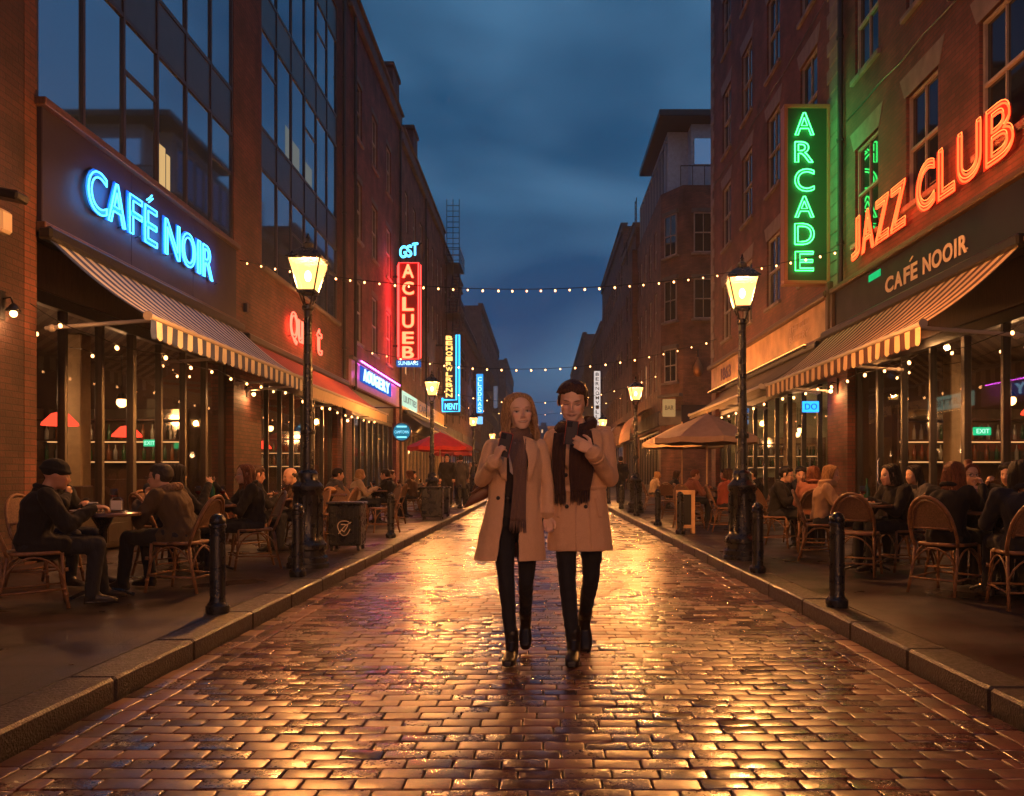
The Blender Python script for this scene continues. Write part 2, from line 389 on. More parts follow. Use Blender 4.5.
def rows(y0, y1):
    out = []; i = 0; y = y0
    while y < y1:
        h = PITCH; x = -2.0 + (0 if i % 2 else -BW/2) + random.uniform(-.012, .012)
        while x < 2.0:
            w_ = BW + random.uniform(-.012, .012)
            a, b = max(x, -2.0), min(x+w_, 2.0)
            if b-a > .05: out.append((a, y, b, y+h))
            x += w_
        y += h; i += 1
    for sx in (-1, 1):
        for k in range(2):
            xa = sx*(2.0 + .13*k); xb = sx*(2.0+.13*(k+1)); y = y0 + .07*k
            while y < y1:
                L = random.uniform(.2, .235); out.append((min(xa, xb)+.002, y, max(xa, xb)-.002, y+L)); y += L
    return out
brick_field(rows(.2, 34.0), 'road')
brick_field(rows(34.0, 90.0), 'road', far=True)
g = MB(); g.box((-KX-.02, -14, -.3), (KX+.02, 90, -.014)); struct('road_bed', g, MORT)
g = MB(); g.box((-KX-.02, -14, -.3), (KX+.02, .2, -.002)); g.box((-KX-.02, 90, -.3), (KX+.02, 465, -.002)); struct('road', g, ROADF)
g = MB(); g.box((-70, -25, -1.2), (70, 470, -.31)); struct('ground', g, DSTONE)
# kerb stones
KERB = pmat('kerb_granite', (.030, .020, .019), .38, bump=.9, bscale=75, var=.45, vscale=30, rvar=.1)
for sx in (-1, 1):
    g = MB(); y = -6.0
    while y < 130:
        L = random.uniform(.95, 1.15)
        M = Matrix.Translation((0, 0, random.uniform(-.003, .003)))
        g.bbox((sx*KX, y+.004, -.2), (sx*(KX+.26), y+L-.004, PV+.004), .016, M=M); y += L
    struct('kerb', g, KERB)
# pavement of large slabs
def pave_mat():
    m = bpy.data.materials.new('pavement_slabs'); t, n, l = nt(m); b = n['Principled BSDF']
    g = n.new('ShaderNodeNewGeometry'); br = n.new('ShaderNodeTexBrick'); l.new(g.outputs['Position'], br.inputs['Vector'])
    br.inputs['Scale'].default_value = 1; br.inputs['Brick Width'].default_value = .9; br.inputs['Row Height'].default_value = .6; br.inputs['Mortar Size'].default_value = .012
    br.inputs['Color1'].default_value = (.031, .018, .020, 1); br.inputs['Color2'].default_value = (.019, .012, .014, 1); br.inputs['Mortar'].default_value = (.004, .003, .003, 1)
    no = n.new('ShaderNodeTexNoise'); no.inputs['Scale'].default_value = 1.1; no.inputs['Detail'].default_value = 8; l.new(g.outputs['Position'], no.inputs['Vector'])
    mr = n.new('ShaderNodeMapRange'); mr.inputs[1].default_value = .3; mr.inputs[2].default_value = .7; mr.inputs[3].default_value = .55; mr.inputs[4].default_value = 1.4; l.new(no.outputs['Fac'], mr.inputs[0])
    s = n.new('ShaderNodeVectorMath'); s.operation = 'SCALE'; l.new(br.outputs['Color'], s.inputs[0]); l.new(mr.outputs[0], s.inputs['Scale'])
    vo = n.new('ShaderNodeTexVoronoi'); vo.inputs['Scale'].default_value = 5; l.new(g.outputs['Position'], vo.inputs['Vector'])
    l.new(s.outputs[0], b.inputs['Base Color'])
    r1 = n.new('ShaderNodeMapRange'); r1.inputs[1].default_value = .35; r1.inputs[2].default_value = .65; r1.inputs[3].default_value = .26; r1.inputs[4].default_value = .55; l.new(no.outputs['Fac'], r1.inputs[0]); l.new(r1.outputs[0], b.inputs['Roughness'])
    n2 = n.new('ShaderNodeTexNoise'); n2.inputs['Scale'].default_value = 90; n2.inputs['Detail'].default_value = 5; l.new(g.outputs['Position'], n2.inputs['Vector'])
    ma = n.new('ShaderNodeMath'); ma.operation = 'MULTIPLY_ADD'; l.new(br.outputs['Fac'], ma.inputs[0]); ma.inputs[1].default_value = -1.2; l.new(n2.outputs['Fac'], ma.inputs[2])
    bp = n.new('ShaderNodeBump'); bp.inputs['Strength'].default_value = .6; bp.inputs['Distance'].default_value = .006; l.new(ma.outputs[0], bp.inputs['Height']); l.new(bp.outputs[0], b.inputs['Normal'])
    return m
PAVE = pave_mat()
for sx in (-1, 1):
    g = MB(); g.box((sx*(KX+.262), -14, -.3), (sx*16, 400, PV)); struct('pavement', g, PAVE)
# small litter and leaves on the ground (countless scraps)
g = MB()
for i in range(90):
    sx = random.choice((-1, 1)); y = random.uniform(2.5, 16); x = sx*random.choice((random.uniform(2.0, 2.24), random.uniform(2.6, 5.5), random.uniform(1.6, 2.2)))
    z = .004 if abs(x) < KX else PV+.003; r = random.uniform(.008, .022); a0 = random.uniform(0, 6)
    g.add([(x+r*math.cos(a0+a)*(1+.5*(a > 3)), y+r*.8*math.sin(a0+a), z+random.uniform(0, .008)) for a in (0, 1.2, 2.5, 3.9, 5.1)], [(0,1,2,3,4)])
tag(g.build('litter', pmat('leaf_litter', (.22, .13, .07), .6)), kind='stuff')

# thin haze added to stand in for lens glow round the lamps
HZ = .0010
if HZ > 0:
    hm = bpy.data.materials.new('haze'); t_, n_, l_ = nt(hm); n_.remove(n_['Principled BSDF'])
    pv = n_.new('ShaderNodeVolumePrincipled'); pv.inputs['Density'].default_value = HZ; pv.inputs['Color'].default_value = (.85, .85, .88, 1); pv.inputs['Anisotropy'].default_value = .3
    l_.new(pv.outputs[0], n_['Material Output'].inputs['Volume'])
    g = MB(); g.box((-75, -30, -2.3), (75, 475, 32)); tag(g.build('haze', hm), kind='stuff')
# ------------------------------------------------------------------ buildings
WCACHE = {}
def win_meshes(w, h, style, sd):
    """frame / pane / sill / lintel meshes; origin bottom centre on the facade plane, outward = -sd on x"""
    k = (round(w, 2), round(h, 2), style, sd)
    if k in WCACHE: return WCACHE[k]
    o = -sd   # outward
    def bx(mb, xo, xi, a, b, c, d): mb.bbox((o*xo, a, c), (o*xi, b, d), .006)
    f = MB(); t = .055; b0, b1 = -.05, -.13
    bx(f, b0, b1, -w/2, -w/2+t, 0, h); bx(f, b0, b1, w/2-t, w/2, 0, h); bx(f, b0, b1, -w/2+t, w/2-t, h-t, h); bx(f, b0, b1, -w/2+t, w/2-t, 0, t+.02)
    bx(f, b0+.01, b1, -w/2+t, w/2-t, h*.5-.025, h*.5+.025)
    bx(f, b0-.012, b1+.01, -.015, .015, t+.02, h-t)
    if style == 'grid':
        for q in (.25, .75): bx(f, b0-.012, b1+.01, -w/2+t, w/2-t, h*q-.012, h*q+.012)
    p = MB(); p.box((o*-.095, -w/2+.02, .02), (o*-.11, w/2-.02, h-.02))
    s = MB(); s.bbox((o*.07, -w/2-.12, -.1), (o*-.17, w/2+.12, 0), .012)
    l = MB()
    if style == 'flare':
        q = .012; a, b = w/2+.06, w/2+.24; H = .38
        vs = [(o*q,-a,h),(o*q,a,h),(o*q,b,h+H),(o*q,-b,h+H),(-o*.17,-a,h),(-o*.17,a,h),(-o*.17,b,h+H),(-o*.17,-b,h+H)]
        l.add(vs, [(0,1,2,3),(7,6,5,4),(0,4,5,1),(1,5,6,2),(2,6,7,3),(3,7,4,0)])
    else: l.bbox((o*.01, -w/2-.1, h), (-o*.17, w/2+.1, h+.2), .01)
    WCACHE[k] = (f.mesh('window', PAINT_W if style != 'dark' else DARKFR), p.mesh('pane', WINDK), s.mesh('sill', STONE if style != 'dark' else DSTONE), l.mesh('lintel', STONE if style == 'flare' else DSTONE))
    return WCACHE[k]
LITP = {}
def lit_copy(me):
    if me.name not in LITP: c = me.copy(); c.materials.clear(); c.materials.append(emat('lit_window_far', (1, .50, .2), .8)); LITP[me.name] = c
    return LITP[me.name]
def mk(name, me, parent, loc=(0,0,0), rz=0):
    o = bpy.data.objects.new(name, me); COL.objects.link(o); o.parent = parent; o.location = loc; o.rotation_euler = (0,0,rz); return o
def put_window(root, sd, y, z, w, h, style='sash', small=False, x=None, rz=0):
    f, p, s, l = win_meshes(w, h, style, sd)
    x = sd*FX if x is None else x
    L = V((x, y, z)) - root.location
    fo = mk('window', f, root, L, rz); mk('pane', p if not (small and random.random() < .07) else lit_copy(p), fo)
    if not small: mk('sill', s, fo); mk('lintel', l, fo)
    return fo
def face_holes(mb, sd, x, y0, y1, z0, z1, holes, rev=.2, mi=0):
    ys = sorted({y0, y1} | {v for h in holes for v in (h[0], h[1])}); zs = sorted({z0, z1} | {v for h in holes for v in (h[2], h[3])})
    for i in range(len(ys)-1):
        for j in range(len(zs)-1):
            a, b, c, d = ys[i], ys[i+1], zs[j], zs[j+1]; my, mz = (a+b)/2, (c+d)/2
            if any(h[0] < my < h[1] and h[2] < mz < h[3] for h in holes): continue
            mb.quad((x,a,c), (x,b,c), (x,b,d), (x,a,d), mi)
    for (a, b, c, d) in holes:
        xi = x + sd*rev
        mb.quad((x,a,c),(xi,a,c),(xi,a,d),(x,a,d), mi); mb.quad((x,b,c),(x,b,d),(xi,b,d),(xi,b,c), mi)
        mb.quad((x,a,d),(xi,a,d),(xi,b,d),(x,b,d), mi); mb.quad((x,a,c),(x,b,c),(xi,b,c),(xi,a,c), mi)
def shell(root, sd, y0, y1, H, holes, mat, depth=10, X=FX, rev=.2, name='wall', z0=-.1, cornice=True):
    mb = MB(); x = sd*X
    face_holes(mb, sd, x, y0, y1, z0, H, holes, rev)
    xb = sd*(X+depth)
    mb.quad((x,y0,z0),(x,y0,H),(xb,y0,H),(xb,y0,z0)); mb.quad((x,y1,z0),(xb,y1,z0),(xb,y1,H),(x,y1,H)); mb.quad((xb,y0,z0),(xb,y0,H),(xb,y1,H),(xb,y1,z0))
    o = mb.build(name, mat, root)
    r = MB(); r.box((sd*(X+.02), y0+.02, H+.002), (xb, y1-.02, H+.06)); r.build('roof', ROOFM, root)
    # masonry screen behind the openings so that no daylight leaks through above the shops
    if cornice:
        c = MB(); c.bbox((sd*(X-.16), y0-.0, H-.42), (sd*(X+.3), y1, H-.28), .02); c.bbox((sd*(X-.10), y0, H-.28), (sd*(X+.3), y1, H+.22), .02); c.bbox((sd*(X-.2), y0, H+.22), (sd*(X+.36), y1, H+.32), .02)
        c.build('cornice', DSTONE, root)
    return o
def broot(name, label, sd, y0, y1): return thing(name, label, 'building', (sd*FX, (y0+y1)/2, PV))
def holes_of(wins): return [(y-w/2, y+w/2, z, z+h) for (y, z, w, h) in wins]
def pipe(root, sd, y, z0, z1, X=FX, r=.055):
    g = MB(); x = sd*(X-.09); g.tube([(x,y,z0),(x,y,z1)], r, 8)
    z = z0+.8
    while z < z1: g.tube([(x,y,z),(x,y,z+.06)], r*1.35, 8); z += 2.1
    return g.build('downpipe', DARKFR, root, smooth=False)

GLOBE = emat('lamp_globe_warm', (1, .45, .14), 8); GLOBEW = emat('lamp_globe_pale', (1, .62, .30), 8)
def pendant(x, y, z, ceil, label, r=.095, mat=None, group='pendant lamps inside the cafes'):
    t = thing('pendant_lamp', label, 'lamp', (x, y, ceil), 0, group)
    g = MB(); g.tube([(0,0,0),(0,0,z-ceil+r)], .008, 6); g.local('cord', BLACK, t)
    g = MB(); g.sphere((0,0,z-ceil), r, 14, 8); g.local('globe', mat or GLOBE, t, True)
    L = bpy.data.lights.new('globe_light', 'POINT'); L.energy = 24; L.shadow_soft_size = .13; L.color = {'blue_globe': (.08,.3,1), 'pale_globe': (.9,1,.65)}.get(mat.name if mat else '', (1,.50,.2))
    lo = bpy.data.objects.new('globe_light', L); COL.objects.link(lo); lo.parent = t; lo.location = (0,0,z-ceil-.16)
    g = MB(); g.lathe([(.02,.12),(.06,.1),(r*1.0,.03),(r*1.05,.0)], (0,0,z-ceil+r*.6), 14); g.local('lamp_shade', BLACK, t, True)
    return t
def shopfront(root, sd, y0, y1, ztop, n, fmat, door=None, transom=None, dado=.45, depth=4.2, wall=None, posts=.075, X=FX, inset=.22):
    """glazed front set in the opening y0..y1 plus the room behind it"""
    x = sd*(X+inset); o = -sd
    f = MB(); z0 = PV
    f.bbox((x-.06, y0, z0), (x+.06, y0+.1, ztop), .006); f.bbox((x-.06, y1-.1, z0), (x+.06, y1, ztop), .006)
    f.bbox((x-.07, y0+.1, ztop-.16), (x+.07, y1-.1, ztop), .006)
    step = (y1-y0)/n
    fr = f.build('shopfront_frame', fmat, root)
    for i in range(1, n):
        g = MB(); y = y0+i*step; wd = posts*(1.5 if i % 3 == 0 else 1); g.bbox((x-.055, y-wd/2, z0), (x+.055, y+wd/2, ztop-.16), .006); g.build('mullion', fmat, root)
    for i in range(n):
        a, b = y0+i*step+.05, y0+(i+1)*step-.05
        dd = door is not None and i in door
        g = MB(); h = .25 if dd else dado
        g.bbox((x-.035, a, z0), (x+.035, b, z0+h), .006); g.bbox((x-.035, a, z0+h), (x+.035, b, z0+h+.05), .004)
        g.bbox((x-.04, a+.12, z0+.08), (x+.04*1.0, b-.12, z0+h-.08), .01)
        dp = g.build('door_leaf' if dd else 'stall_riser', fmat, root)
        g = MB(); g.box((x-.004, a+.01, z0+h+.05), (x+.004, b-.01, (transom or ztop-.16)-.02)); g.build('pane', GLASS, root)
        if transom:
            g = MB(); g.bbox((x-.045, a, transom-.03), (x+.045, b, transom+.04), .006); g.build('transom_bar', fmat, root)
            g = MB(); g.box((x-.004, a+.01, transom+.04), (x+.004, b-.01, ztop-.16)); g.build('pane', GLASS, root)
        if dd:
            g = MB(); g.tube([(x+o*.06, b-.1, z0+.9), (x+o*.10, b-.1, z0+.95), (x+o*.10, b-.1, z0+1.35), (x+o*.06, b-.1, z0+1.4)], .012, 6); g.build('handle', CHROME, root)
    xi, xb = sd*(X+inset+.09), sd*(X+inset+depth); zc = ztop+.05
    g = MB()
    g.quad((xb,y0,z0),(xb,y1,z0),(xb,y1,zc),(xb,y0,zc), 0)
    g.quad((xi,y0-.02,z0),(xb,y0-.02,z0),(xb,y0-.02,zc),(xi,y0-.02,zc), 0); g.quad((xi,y1+.02,z0),(xb,y1+.02,z0),(xb,y1+.02,zc),(xi,y1+.02,zc), 0)
    g.quad((xi,y0,z0+.01),(xb,y0,z0+.01),(xb,y1,z0+.01),(xi,y1,z0+.01), 1); g.quad((xi,y0,zc),(xb,y0,zc),(xb,y1,zc),(xi,y1,zc), 2)
    g.build('interior_wall', [wall or INTD, TILE, wall or INTD], root)
    g = MB(); g.bbox((xb-sd*.12, y0+.3, 2.35), (xb-sd*.02, y1-.3, 2.45), .01); g.bbox((xb-sd*.06, y0+.3, .2), (xb-sd*.02, y1-.3, 1.2), .01)
    k = y0+.9
    while k < y1-.5: g.bbox((xb-sd*.1, k, 1.2), (xb-sd*.02, k+.09, 3.1), .008); k += 1.3
    g.build('wall_panelling', WOOD, root)
    k = y0+1.6; q = 0
    while k < y1-1.0:
        g = MB(); xc = sd*(X+inset+(1.5 if q % 2 else 2.6)); g.bbox((xc-.16, k, z0), (xc+.16, k+.32, zc-.01), .02); g.bbox((xc-.19, k-.03, z0), (xc+.19, k+.35, z0+.9), .02, mi=1); g.build('column', [CREAM if q % 2 else INTD, WOOD], root); k += 2.3; q += 1
BOTC = [pmat('bottle_green', (.02,.09,.03), .1, spec=1), pmat('bottle_amber', (.25,.08,.02), .1, spec=1), pmat('bottle_clear', (.4,.38,.34), .1, spec=1)]
BOTM = []
for bm_ in BOTC:
    g = MB(); g.lathe([(.035,0),(.038,.01),(.038,.17),(.03,.2),(.013,.23),(.012,.29),(.015,.30)], n=8); BOTM.append(g.mesh('bottle', bm_, True))
def backbar(sd, y1, label, place):
    """stands against the far end wall of a room and faces the near end"""
    xc, L, yb = sd*(FX+2.3), 2.9, y1-.3
    t = thing('back_bar', label, 'shelf', (xc, yb, PV))
    g = MB(); g.bbox((-L/2,-.2,0),(L/2,.2,1.0), .01); g.local('cabinet', WOOD, t)
    for z in (1.35, 1.75, 2.15): g = MB(); g.bbox((-L/2,-.12,z),(L/2,.12,z+.03), .004); g.local('shelf', WOOD, t)
    for s in (-1, 1): g = MB(); g.bbox((s*L/2-.02,-.13,1.0),(s*L/2+.02,.13,2.4), .004); g.local('upright', WOOD, t)
    g = MB(); g.box((-L/2+.1,.16,1.3),(L/2-.1,.17,2.4)); g.local('mirror', pmat('bar_mirror', (.6,.5,.4), .1, metal=.9), t)
    for z in (1.33, 1.73): g = MB(); g.box((-L/2+.1,.10,z),(L/2-.1,.12,z+.018)); g.local('strip_light', emat('bar_strip', (1,.45,.15), 1.2), t)
    for z in (1.38, 1.78):
        x = -L/2+.15
        while x < L/2-.1:
            b = bpy.data.objects.new('bottle', random.choice(BOTM)); COL.objects.link(b); b.location = (xc+x, yb, PV+z); tag(b, 'small bottle among others on the shelf '+place, 'bottle', 'bottles on the shelf '+place)
            x += random.uniform(.12, .24)
    return t
# ---- L1 : office block with glazed bays ------------------------------------
L1a, L1b, L1c, L1d, L1e = 10.45, 17.15, 18.85, 25.9, 27.3
rt = broot('office_block', 'tall glass and brick office block above the blue neon cafe name, nearest on the left', -1, 6, L1e)
rt.location = (-FX, 14, PV)
mb = MB(); x = -FX
# masonry of the block: pier left of first bay, pier between bays, pier right of second bay, cap
HT = 17.3
holes = [(L1a, L1b, PV, 4.15), (L1c, L1d, PV, 4.15), (L1a, L1b, 4.15, 15.4), (L1c, L1d, 5.75, 15.4)]
shell(rt, -1, 10.2, L1e, HT, holes, BR_PIER, rev=.45)
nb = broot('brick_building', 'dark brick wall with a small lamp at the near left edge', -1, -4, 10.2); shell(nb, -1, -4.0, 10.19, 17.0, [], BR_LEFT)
for (a, b) in ((L1a, L1b), (L1c, L1d)):
    npn = 6; st = (b-a)/npn
    lv = [(5.85, 8.05), (8.95, 11.2), (12.1, 14.4)]
    g = MB()
    for i in range(npn+1):
        y = min(max(a+i*st, a+.03), b-.03); g.box((-FX-.012, y-.028, 5.78), (-FX-.2, y+.028, 15.38))
    for (c, d) in lv:
        for z in (c, d): g.box((-FX-.016, a+.002, z-.035), (-FX-.19, b-.002, z+.035))
    g.box((-FX-.04, a+.002, 15.3), (-FX-.19, b-.002, 15.38))
    g.build('mullion_grid', MULL, rt)
    sp = [(5.76, 5.81), (8.09, 8.91), (11.24, 12.06), (14.44, 15.3)]
    for (c, d) in sp[1:]:
        for i in range(npn): g = MB(); g.bbox((-FX-.032, a+i*st+.032, c), (-FX-.16, a+(i+1)*st-.032, d), .004); g.build('spandrel_panel', SPAN, rt)
    rr = random.Random(3)
    for j, (c, d) in enumerate(lv):
        for i in range(npn):
            ya, yb = a+i*st+.032, a+(i+1)*st-.032
            tilt = rr.uniform(-.006, .006)
            g = MB(); g.box((-FX-.045, ya, c+.04), (-FX-.06, yb, d-.04), M=Matrix.Translation((0, 0, 0)))
            p = g.build('pane', WINMIR, rt)
            if (i*2+j) % 3 == 1:
                g = MB(); z = c+.04+.62*(d-c); w_ = .04
                g.box((-FX-.025,ya,z-.03),(-FX-.043,yb,z+.03)); g.box((-FX-.025,ya,c+.045),(-FX-.043,ya+w_,z-.03)); g.box((-FX-.025,yb-w_,c+.045),(-FX-.043,yb,z-.03)); g.build('casement', MULL, rt)
REFLW = emat('window_reflection_glow', (1, .62, .25), .55); LITB = emat('lit_blind', (.55, .62, .62), .18)
g = MB(); g.box((-FX-.040, 13.78, 5.92), (-FX-.0435, 14.12, 6.62)); g.box((-FX-.040, 14.16, 5.92), (-FX-.0435, 14.30, 6.55)); g.build('window_glow', REFLW, rt)  # reflection of a lit window, painted on the pane as a glow
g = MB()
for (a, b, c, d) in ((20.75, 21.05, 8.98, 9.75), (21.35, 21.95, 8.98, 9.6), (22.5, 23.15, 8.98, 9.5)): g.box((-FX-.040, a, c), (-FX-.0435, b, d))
g.build('window_glow', LITB, rt)  # pale lit blinds drawn as glowing patches over the panes
# brick panel under second bay is part of the wall; charcoal fascia under the first
g = MB(); g.bbox((-FX+.06, L1a+.01, 4.32), (-FX-.3, L1b-.01, 5.74), .01)
for y in (12.75, 15.0): g.box((-FX+.0605, y-.004, 4.33), (-FX+.064, y+.004, 5.73))
g.build('fascia_board', FASCIA_C, rt)
g = MB(); g.bbox((-FX+.14, L1a-.05, 5.74), (-FX-.02, L1b+.02, 5.84), .01); g.bbox((-FX+.12, L1a-.02, 4.20), (-FX-.02, L1b+.02, 4.32), .01); g.build('fascia_trim', WOOD, rt)
g = MB(); g.bbox((-FX+.10, L1c-.1, 5.74), (-FX-.02, L1d+.1, 5.86), .02); g.build('ledge', DSTONE, rt)
pipe(rt, -1, 26.4, .1, 17)
shopfront(rt, -1, L1a, L1b, 3.55, 7, SHOPBR, transom=None, wall=INTD)
shopfront(rt, -1, L1c, L1d, 3.45, 7, DARKFR, door=(3,), wall=INTD)
g = MB(); g.bbox((-FX-.14, L1a+.01, 3.555), (-FX-.3, L1b-.01, 4.14), .01); g.bbox((-FX-.14, L1c+.01, 3.455), (-FX-.3, L1d-.01, 4.14), .01); g.build('lintel', WOOD, rt)
# quoin-like strip and rooftop plant hanging off the top
# ---- L2 / L3 red brick terraces --------------------------------------------
rt = broot('brick_terrace', 'red brick terrace carrying the tall red neon sign, just past the office block', -1, L1e, 37.4)
wins = [(y, z, 1.05, h) for y in (28.9, 31.7, 34.6) for (z, h) in ((5.7, 2.1), (9.2, 2.0), (12.6, 1.9))]
shell(rt, -1, L1e, 37.4, 16.7, holes_of(wins) + [(L1e+.6, 36.4, PV, 4.1)], BR_RED)
for (y, z, w_, h) in wins: put_window(rt, -1, y, z, w_, h)
pipe(rt, -1, 37.0, .1, 16.3); pipe(rt, -1, 28.0, 4, 16.3)
shopfront(rt, -1, L1e+.6, 36.4, 3.4, 8, DARKFR, door=(2, 5), wall=pmat('interior_blue', (.10,.16,.30), .7, var=.4, vscale=1))
g = MB(); g.bbox((-FX-.12, L1e+.61, 3.405), (-FX-.3, 36.39, 4.09), .01); g.build('lintel', DARKFR, rt)
g = MB(); g.bbox((-FX+.09, L1e+.1, 4.12), (-FX-.01, 36.6, 4.95), .01); g.build('fascia_board', pmat('lilac_fascia', (.42, .24, .36), .3, var=.25, vscale=.8, bump=.1, bscale=2), rt)
g = MB(); g.bbox((-FX+.16, L1e+.05, 4.95), (-FX-.01, 36.7, 5.06), .02); g.build('fascia_trim', DSTONE, rt)
g = MB(); g.bbox((-FX+.0, 35.6, 17.05), (-FX-.9, 37.2, 18.3), .04); g.bbox((-FX+.06, 35.5, 18.3), (-FX-.98, 37.3, 18.5), .03); g.build('chimney', BR_DARK, rt)
rt = broot('brick_terrace', 'long dark red brick terrace behind the red umbrella, with many narrow windows', -1, 37.4, 54)
wins = [(y, z, .95, h) for y in (39.2, 41.6, 44.0, 46.4, 48.8, 51.2, 53) for (z, h) in ((5.8, 1.9), (9.0, 1.9), (12.4, 1.8))]
shell(rt, -1, 37.42, 54, 16.3, holes_of(wins) + [(38.2, 53.2, PV, 4.1)], BR_BROWN)
for (y, z, w_, h) in wins: put_window(rt, -1, y, z, w_, h, 'sash', True)
pipe(rt, -1, 45.2, 4, 16)
shopfront(rt, -1, 38.2, 53.2, 3.3, 12, CREAM, door=(4, 9), wall=CREAM)
g = MB(); g.bbox((-FX+.09, 37.6, 4.12), (-FX-.01, 53.6, 4.95), .01); g.build('fascia_board', pmat('cream_fascia', (.55, .36, .16), .5, var=.25), rt)
g = MB(); g.bbox((-FX-.12, 38.21, 3.305), (-FX-.3, 53.19, 4.09), .01); g.build('lintel', DARKFR, rt)
for (y, s) in ((41.3, 1.3),): g = MB(); g.bbox((-FX+.0, y, 16.65), (-FX-.9, y+1.4, 18.0), .04); g.bbox((-FX+.06, y-.1, 18.0), (-FX-.98, y+1.5, 18.2), .03); g.build('chimney', BR_DARK, rt)
# ---- farther left ------------------------------------------------------------
def simple_building(label, sd, y0, y1, H, mat, X=FX, pitch=2.6, w_=1.0, floors=None, ground=True, depth=10, cor=True, style='dark', name='brick_building'):
    rt = broot(name, label, sd, y0, y1); rt.location.x = sd*X
    floors = floors or [5.6+3.3*i for i in range(int((H-7)/3.3)+1)]
    ys = []; y = y0+1.3
    while y < y1-.9: ys.append(y); y += pitch
    wins = [(y, z, w_, 1.9) for y in ys for z in floors if z+2.2 < H]
    hol = holes_of(wins) + ([(y0+.5, y1-.5, PV, 3.6)] if ground else [])
    shell(rt, sd, y0+.01, y1, H, hol, mat, X=X, depth=depth, cornice=cor)
    for (y, z, a, h) in wins: put_window(rt, sd, y, z, a, h, style, True, x=sd*X)
    if ground:
        shopfront(rt, sd, y0+.5, y1-.5, 3.6, max(3, int((y1-y0)/2.0)), DARKFR, wall=CREAM, X=X, depth=3)
        g = MB(); g.bbox((sd*(X-.09), y0+.2, 3.7), (sd*(X+.01), y1-.2, 4.4), .01); g.build('fascia_board', random.choice([DSTONE, WOOD, FASCIA]), rt)
    return rt
r4 = simple_building('dark brick building with a fire escape beside the yellow vertical neon sign', -1, 54, 66, 15.6, BR_DARK, pitch=2.4)
g = MB()   # fire escape
for zf in (5.2, 8.4, 11.6, 14.8):
    g.box((-FX+.02, 54.6, zf), (-FX+1.0, 57.6, zf+.05)); 
    for z2 in (.5, 1.0): g.tube([(-FX+1.0, 54.6, zf+z2), (-FX+1.0, 57.6, zf+z2)], .025, 4); g.tube([(-FX, 54.6, zf+z2), (-FX+1.0, 54.6, zf+z2)], .025, 4)
    for q in range(7): g.tube([(-FX+1.0, 54.6+q*.5, zf), (-FX+1.0, 54.6+q*.5, zf+1.0)], .02, 4)
for zf in (5.2, 8.4, 11.6):
    for sx in (.25, .75): g.tube([(-FX+sx, 54.8, zf), (-FX+sx, 57.4, zf+3.2)], .03, 4)
    for q in range(12): t_ = q/12; g.box((-FX+.25, 54.8+2.6*t_, zf+3.2*t_), (-FX+.75, 54.95+2.6*t_, zf+3.2*t_+.03))
for z in np.arange(15.0, 18.8, .35): g.tube([(-FX+.15, 54.6, z), (-FX+.95, 54.6, z)], .025, 4)
for xq in (.15, .55, .95): g.tube([(-FX+xq, 54.6, 4.5), (-FX+xq, 54.6, 18.9)], .03, 4)
g.build('fire_escape', DARKFR, r4)
simple_building('brick building with roof railings, beyond the yellow vertical neon sign', -1, 66, 88, 12.8, BR_BROWN, pitch=2.8)
g = MB()
for y in np.arange(67, 87, 1.0): g.tube([(-FX-.3, y, 12.9), (-FX-.3, y, 14.6)], .05, 4)
for z in (13.6, 14.6): g.tube([(-FX-.3, 67, z), (-FX-.3, 86, z)], .05, 4)
g.build('roof_railing', DARKFR, [o for o in bpy.data.objects if o.get('label', '').startswith('brick building with roof rail')][0])
r6 = simple_building('tall grey corner building with an ornate cornice, far down the left side', -1, 88, 124, 18.7, DSTONE, pitch=3.2, w_=1.3)
simple_building('square dark block closing the left side near the end of the street', -1, 150, 190, 21.5, DSTONE, pitch=4, w_=1.5, ground=False, X=6.2)
# ---- R1 : near right brick building ------------------------------------------
R1e = 30.9
rt = thing('brick_building', 'tall red brick building above the orange neon letters, nearest on the right', 'building', (FX, 15, PV))
wA = [(y, z, 1.15, h) for y in (6.7, 9.05, 11.45, 13.85, 16.2) for (z, h) in ((5.75, 1.85), (9.0, 1.95), (12.3, 1.9), (15.6, 1.8))]
wB = [(y, z, 1.25, h) for y in (19.7, 22.7, 25.6, 28.4) for (z, h) in ((5.75, 1.85), (8.85, 2.05), (12.0, 2.1), (15.4, 1.9))]
RS1a, RS1b, RS2a, RS2b = 3.0, 17.2, 18.4, 30.2
shell(rt, 1, -4, R1e, 20, holes_of(wA+wB) + [(RS1a, RS1b, PV, 4.1), (RS2a, RS2b, PV, 4.1)], BR_R)
for (y, z, w_, h) in wA+wB: put_window(rt, 1, y, z, w_, h, 'flare')
g = MB()
z = 5.1; k = 0
while z < 19.9:
    d = .42 if k % 2 else .26
    g.bbox((FX-.03, 17.95-d, z+.006), (FX+.01, 17.95+d, z+.294), .012)
    g.bbox((FX-.03, R1e-d*1.3, z+.006), (FX+.01, R1e+.03, z+.294), .012); g.bbox((FX+.012, R1e-.01, z+.006), (FX+d, R1e+.03, z+.294), .012)
    z += .3; k += 1
g.build('quoin', STONE, rt)
pipe(rt, 1, 17.35, 5.1, 20, r=.06)
shopfront(rt, 1, RS1a, RS1b, 3.45, 13, DARKFR, door=(11,), transom=None, wall=INTD)
shopfront(rt, 1, RS2a, RS2b, 3.45, 10, DARKFR, door=(4,), wall=INTG)
g = MB(); g.bbox((FX+.12, RS1a+.01, 3.455), (FX+.3, RS1b-.01, 4.09), .01); g.bbox((FX+.12, RS2a+.01, 3.455), (FX+.3, RS2b-.01, 4.09), .01); g.build('lintel', WOOD, rt)
g = MB(); g.bbox((FX-.06, 2.9, 4.22), (FX+.02, 17.75, 5.0), .01); g.build('fascia_board', FASCIA, rt)
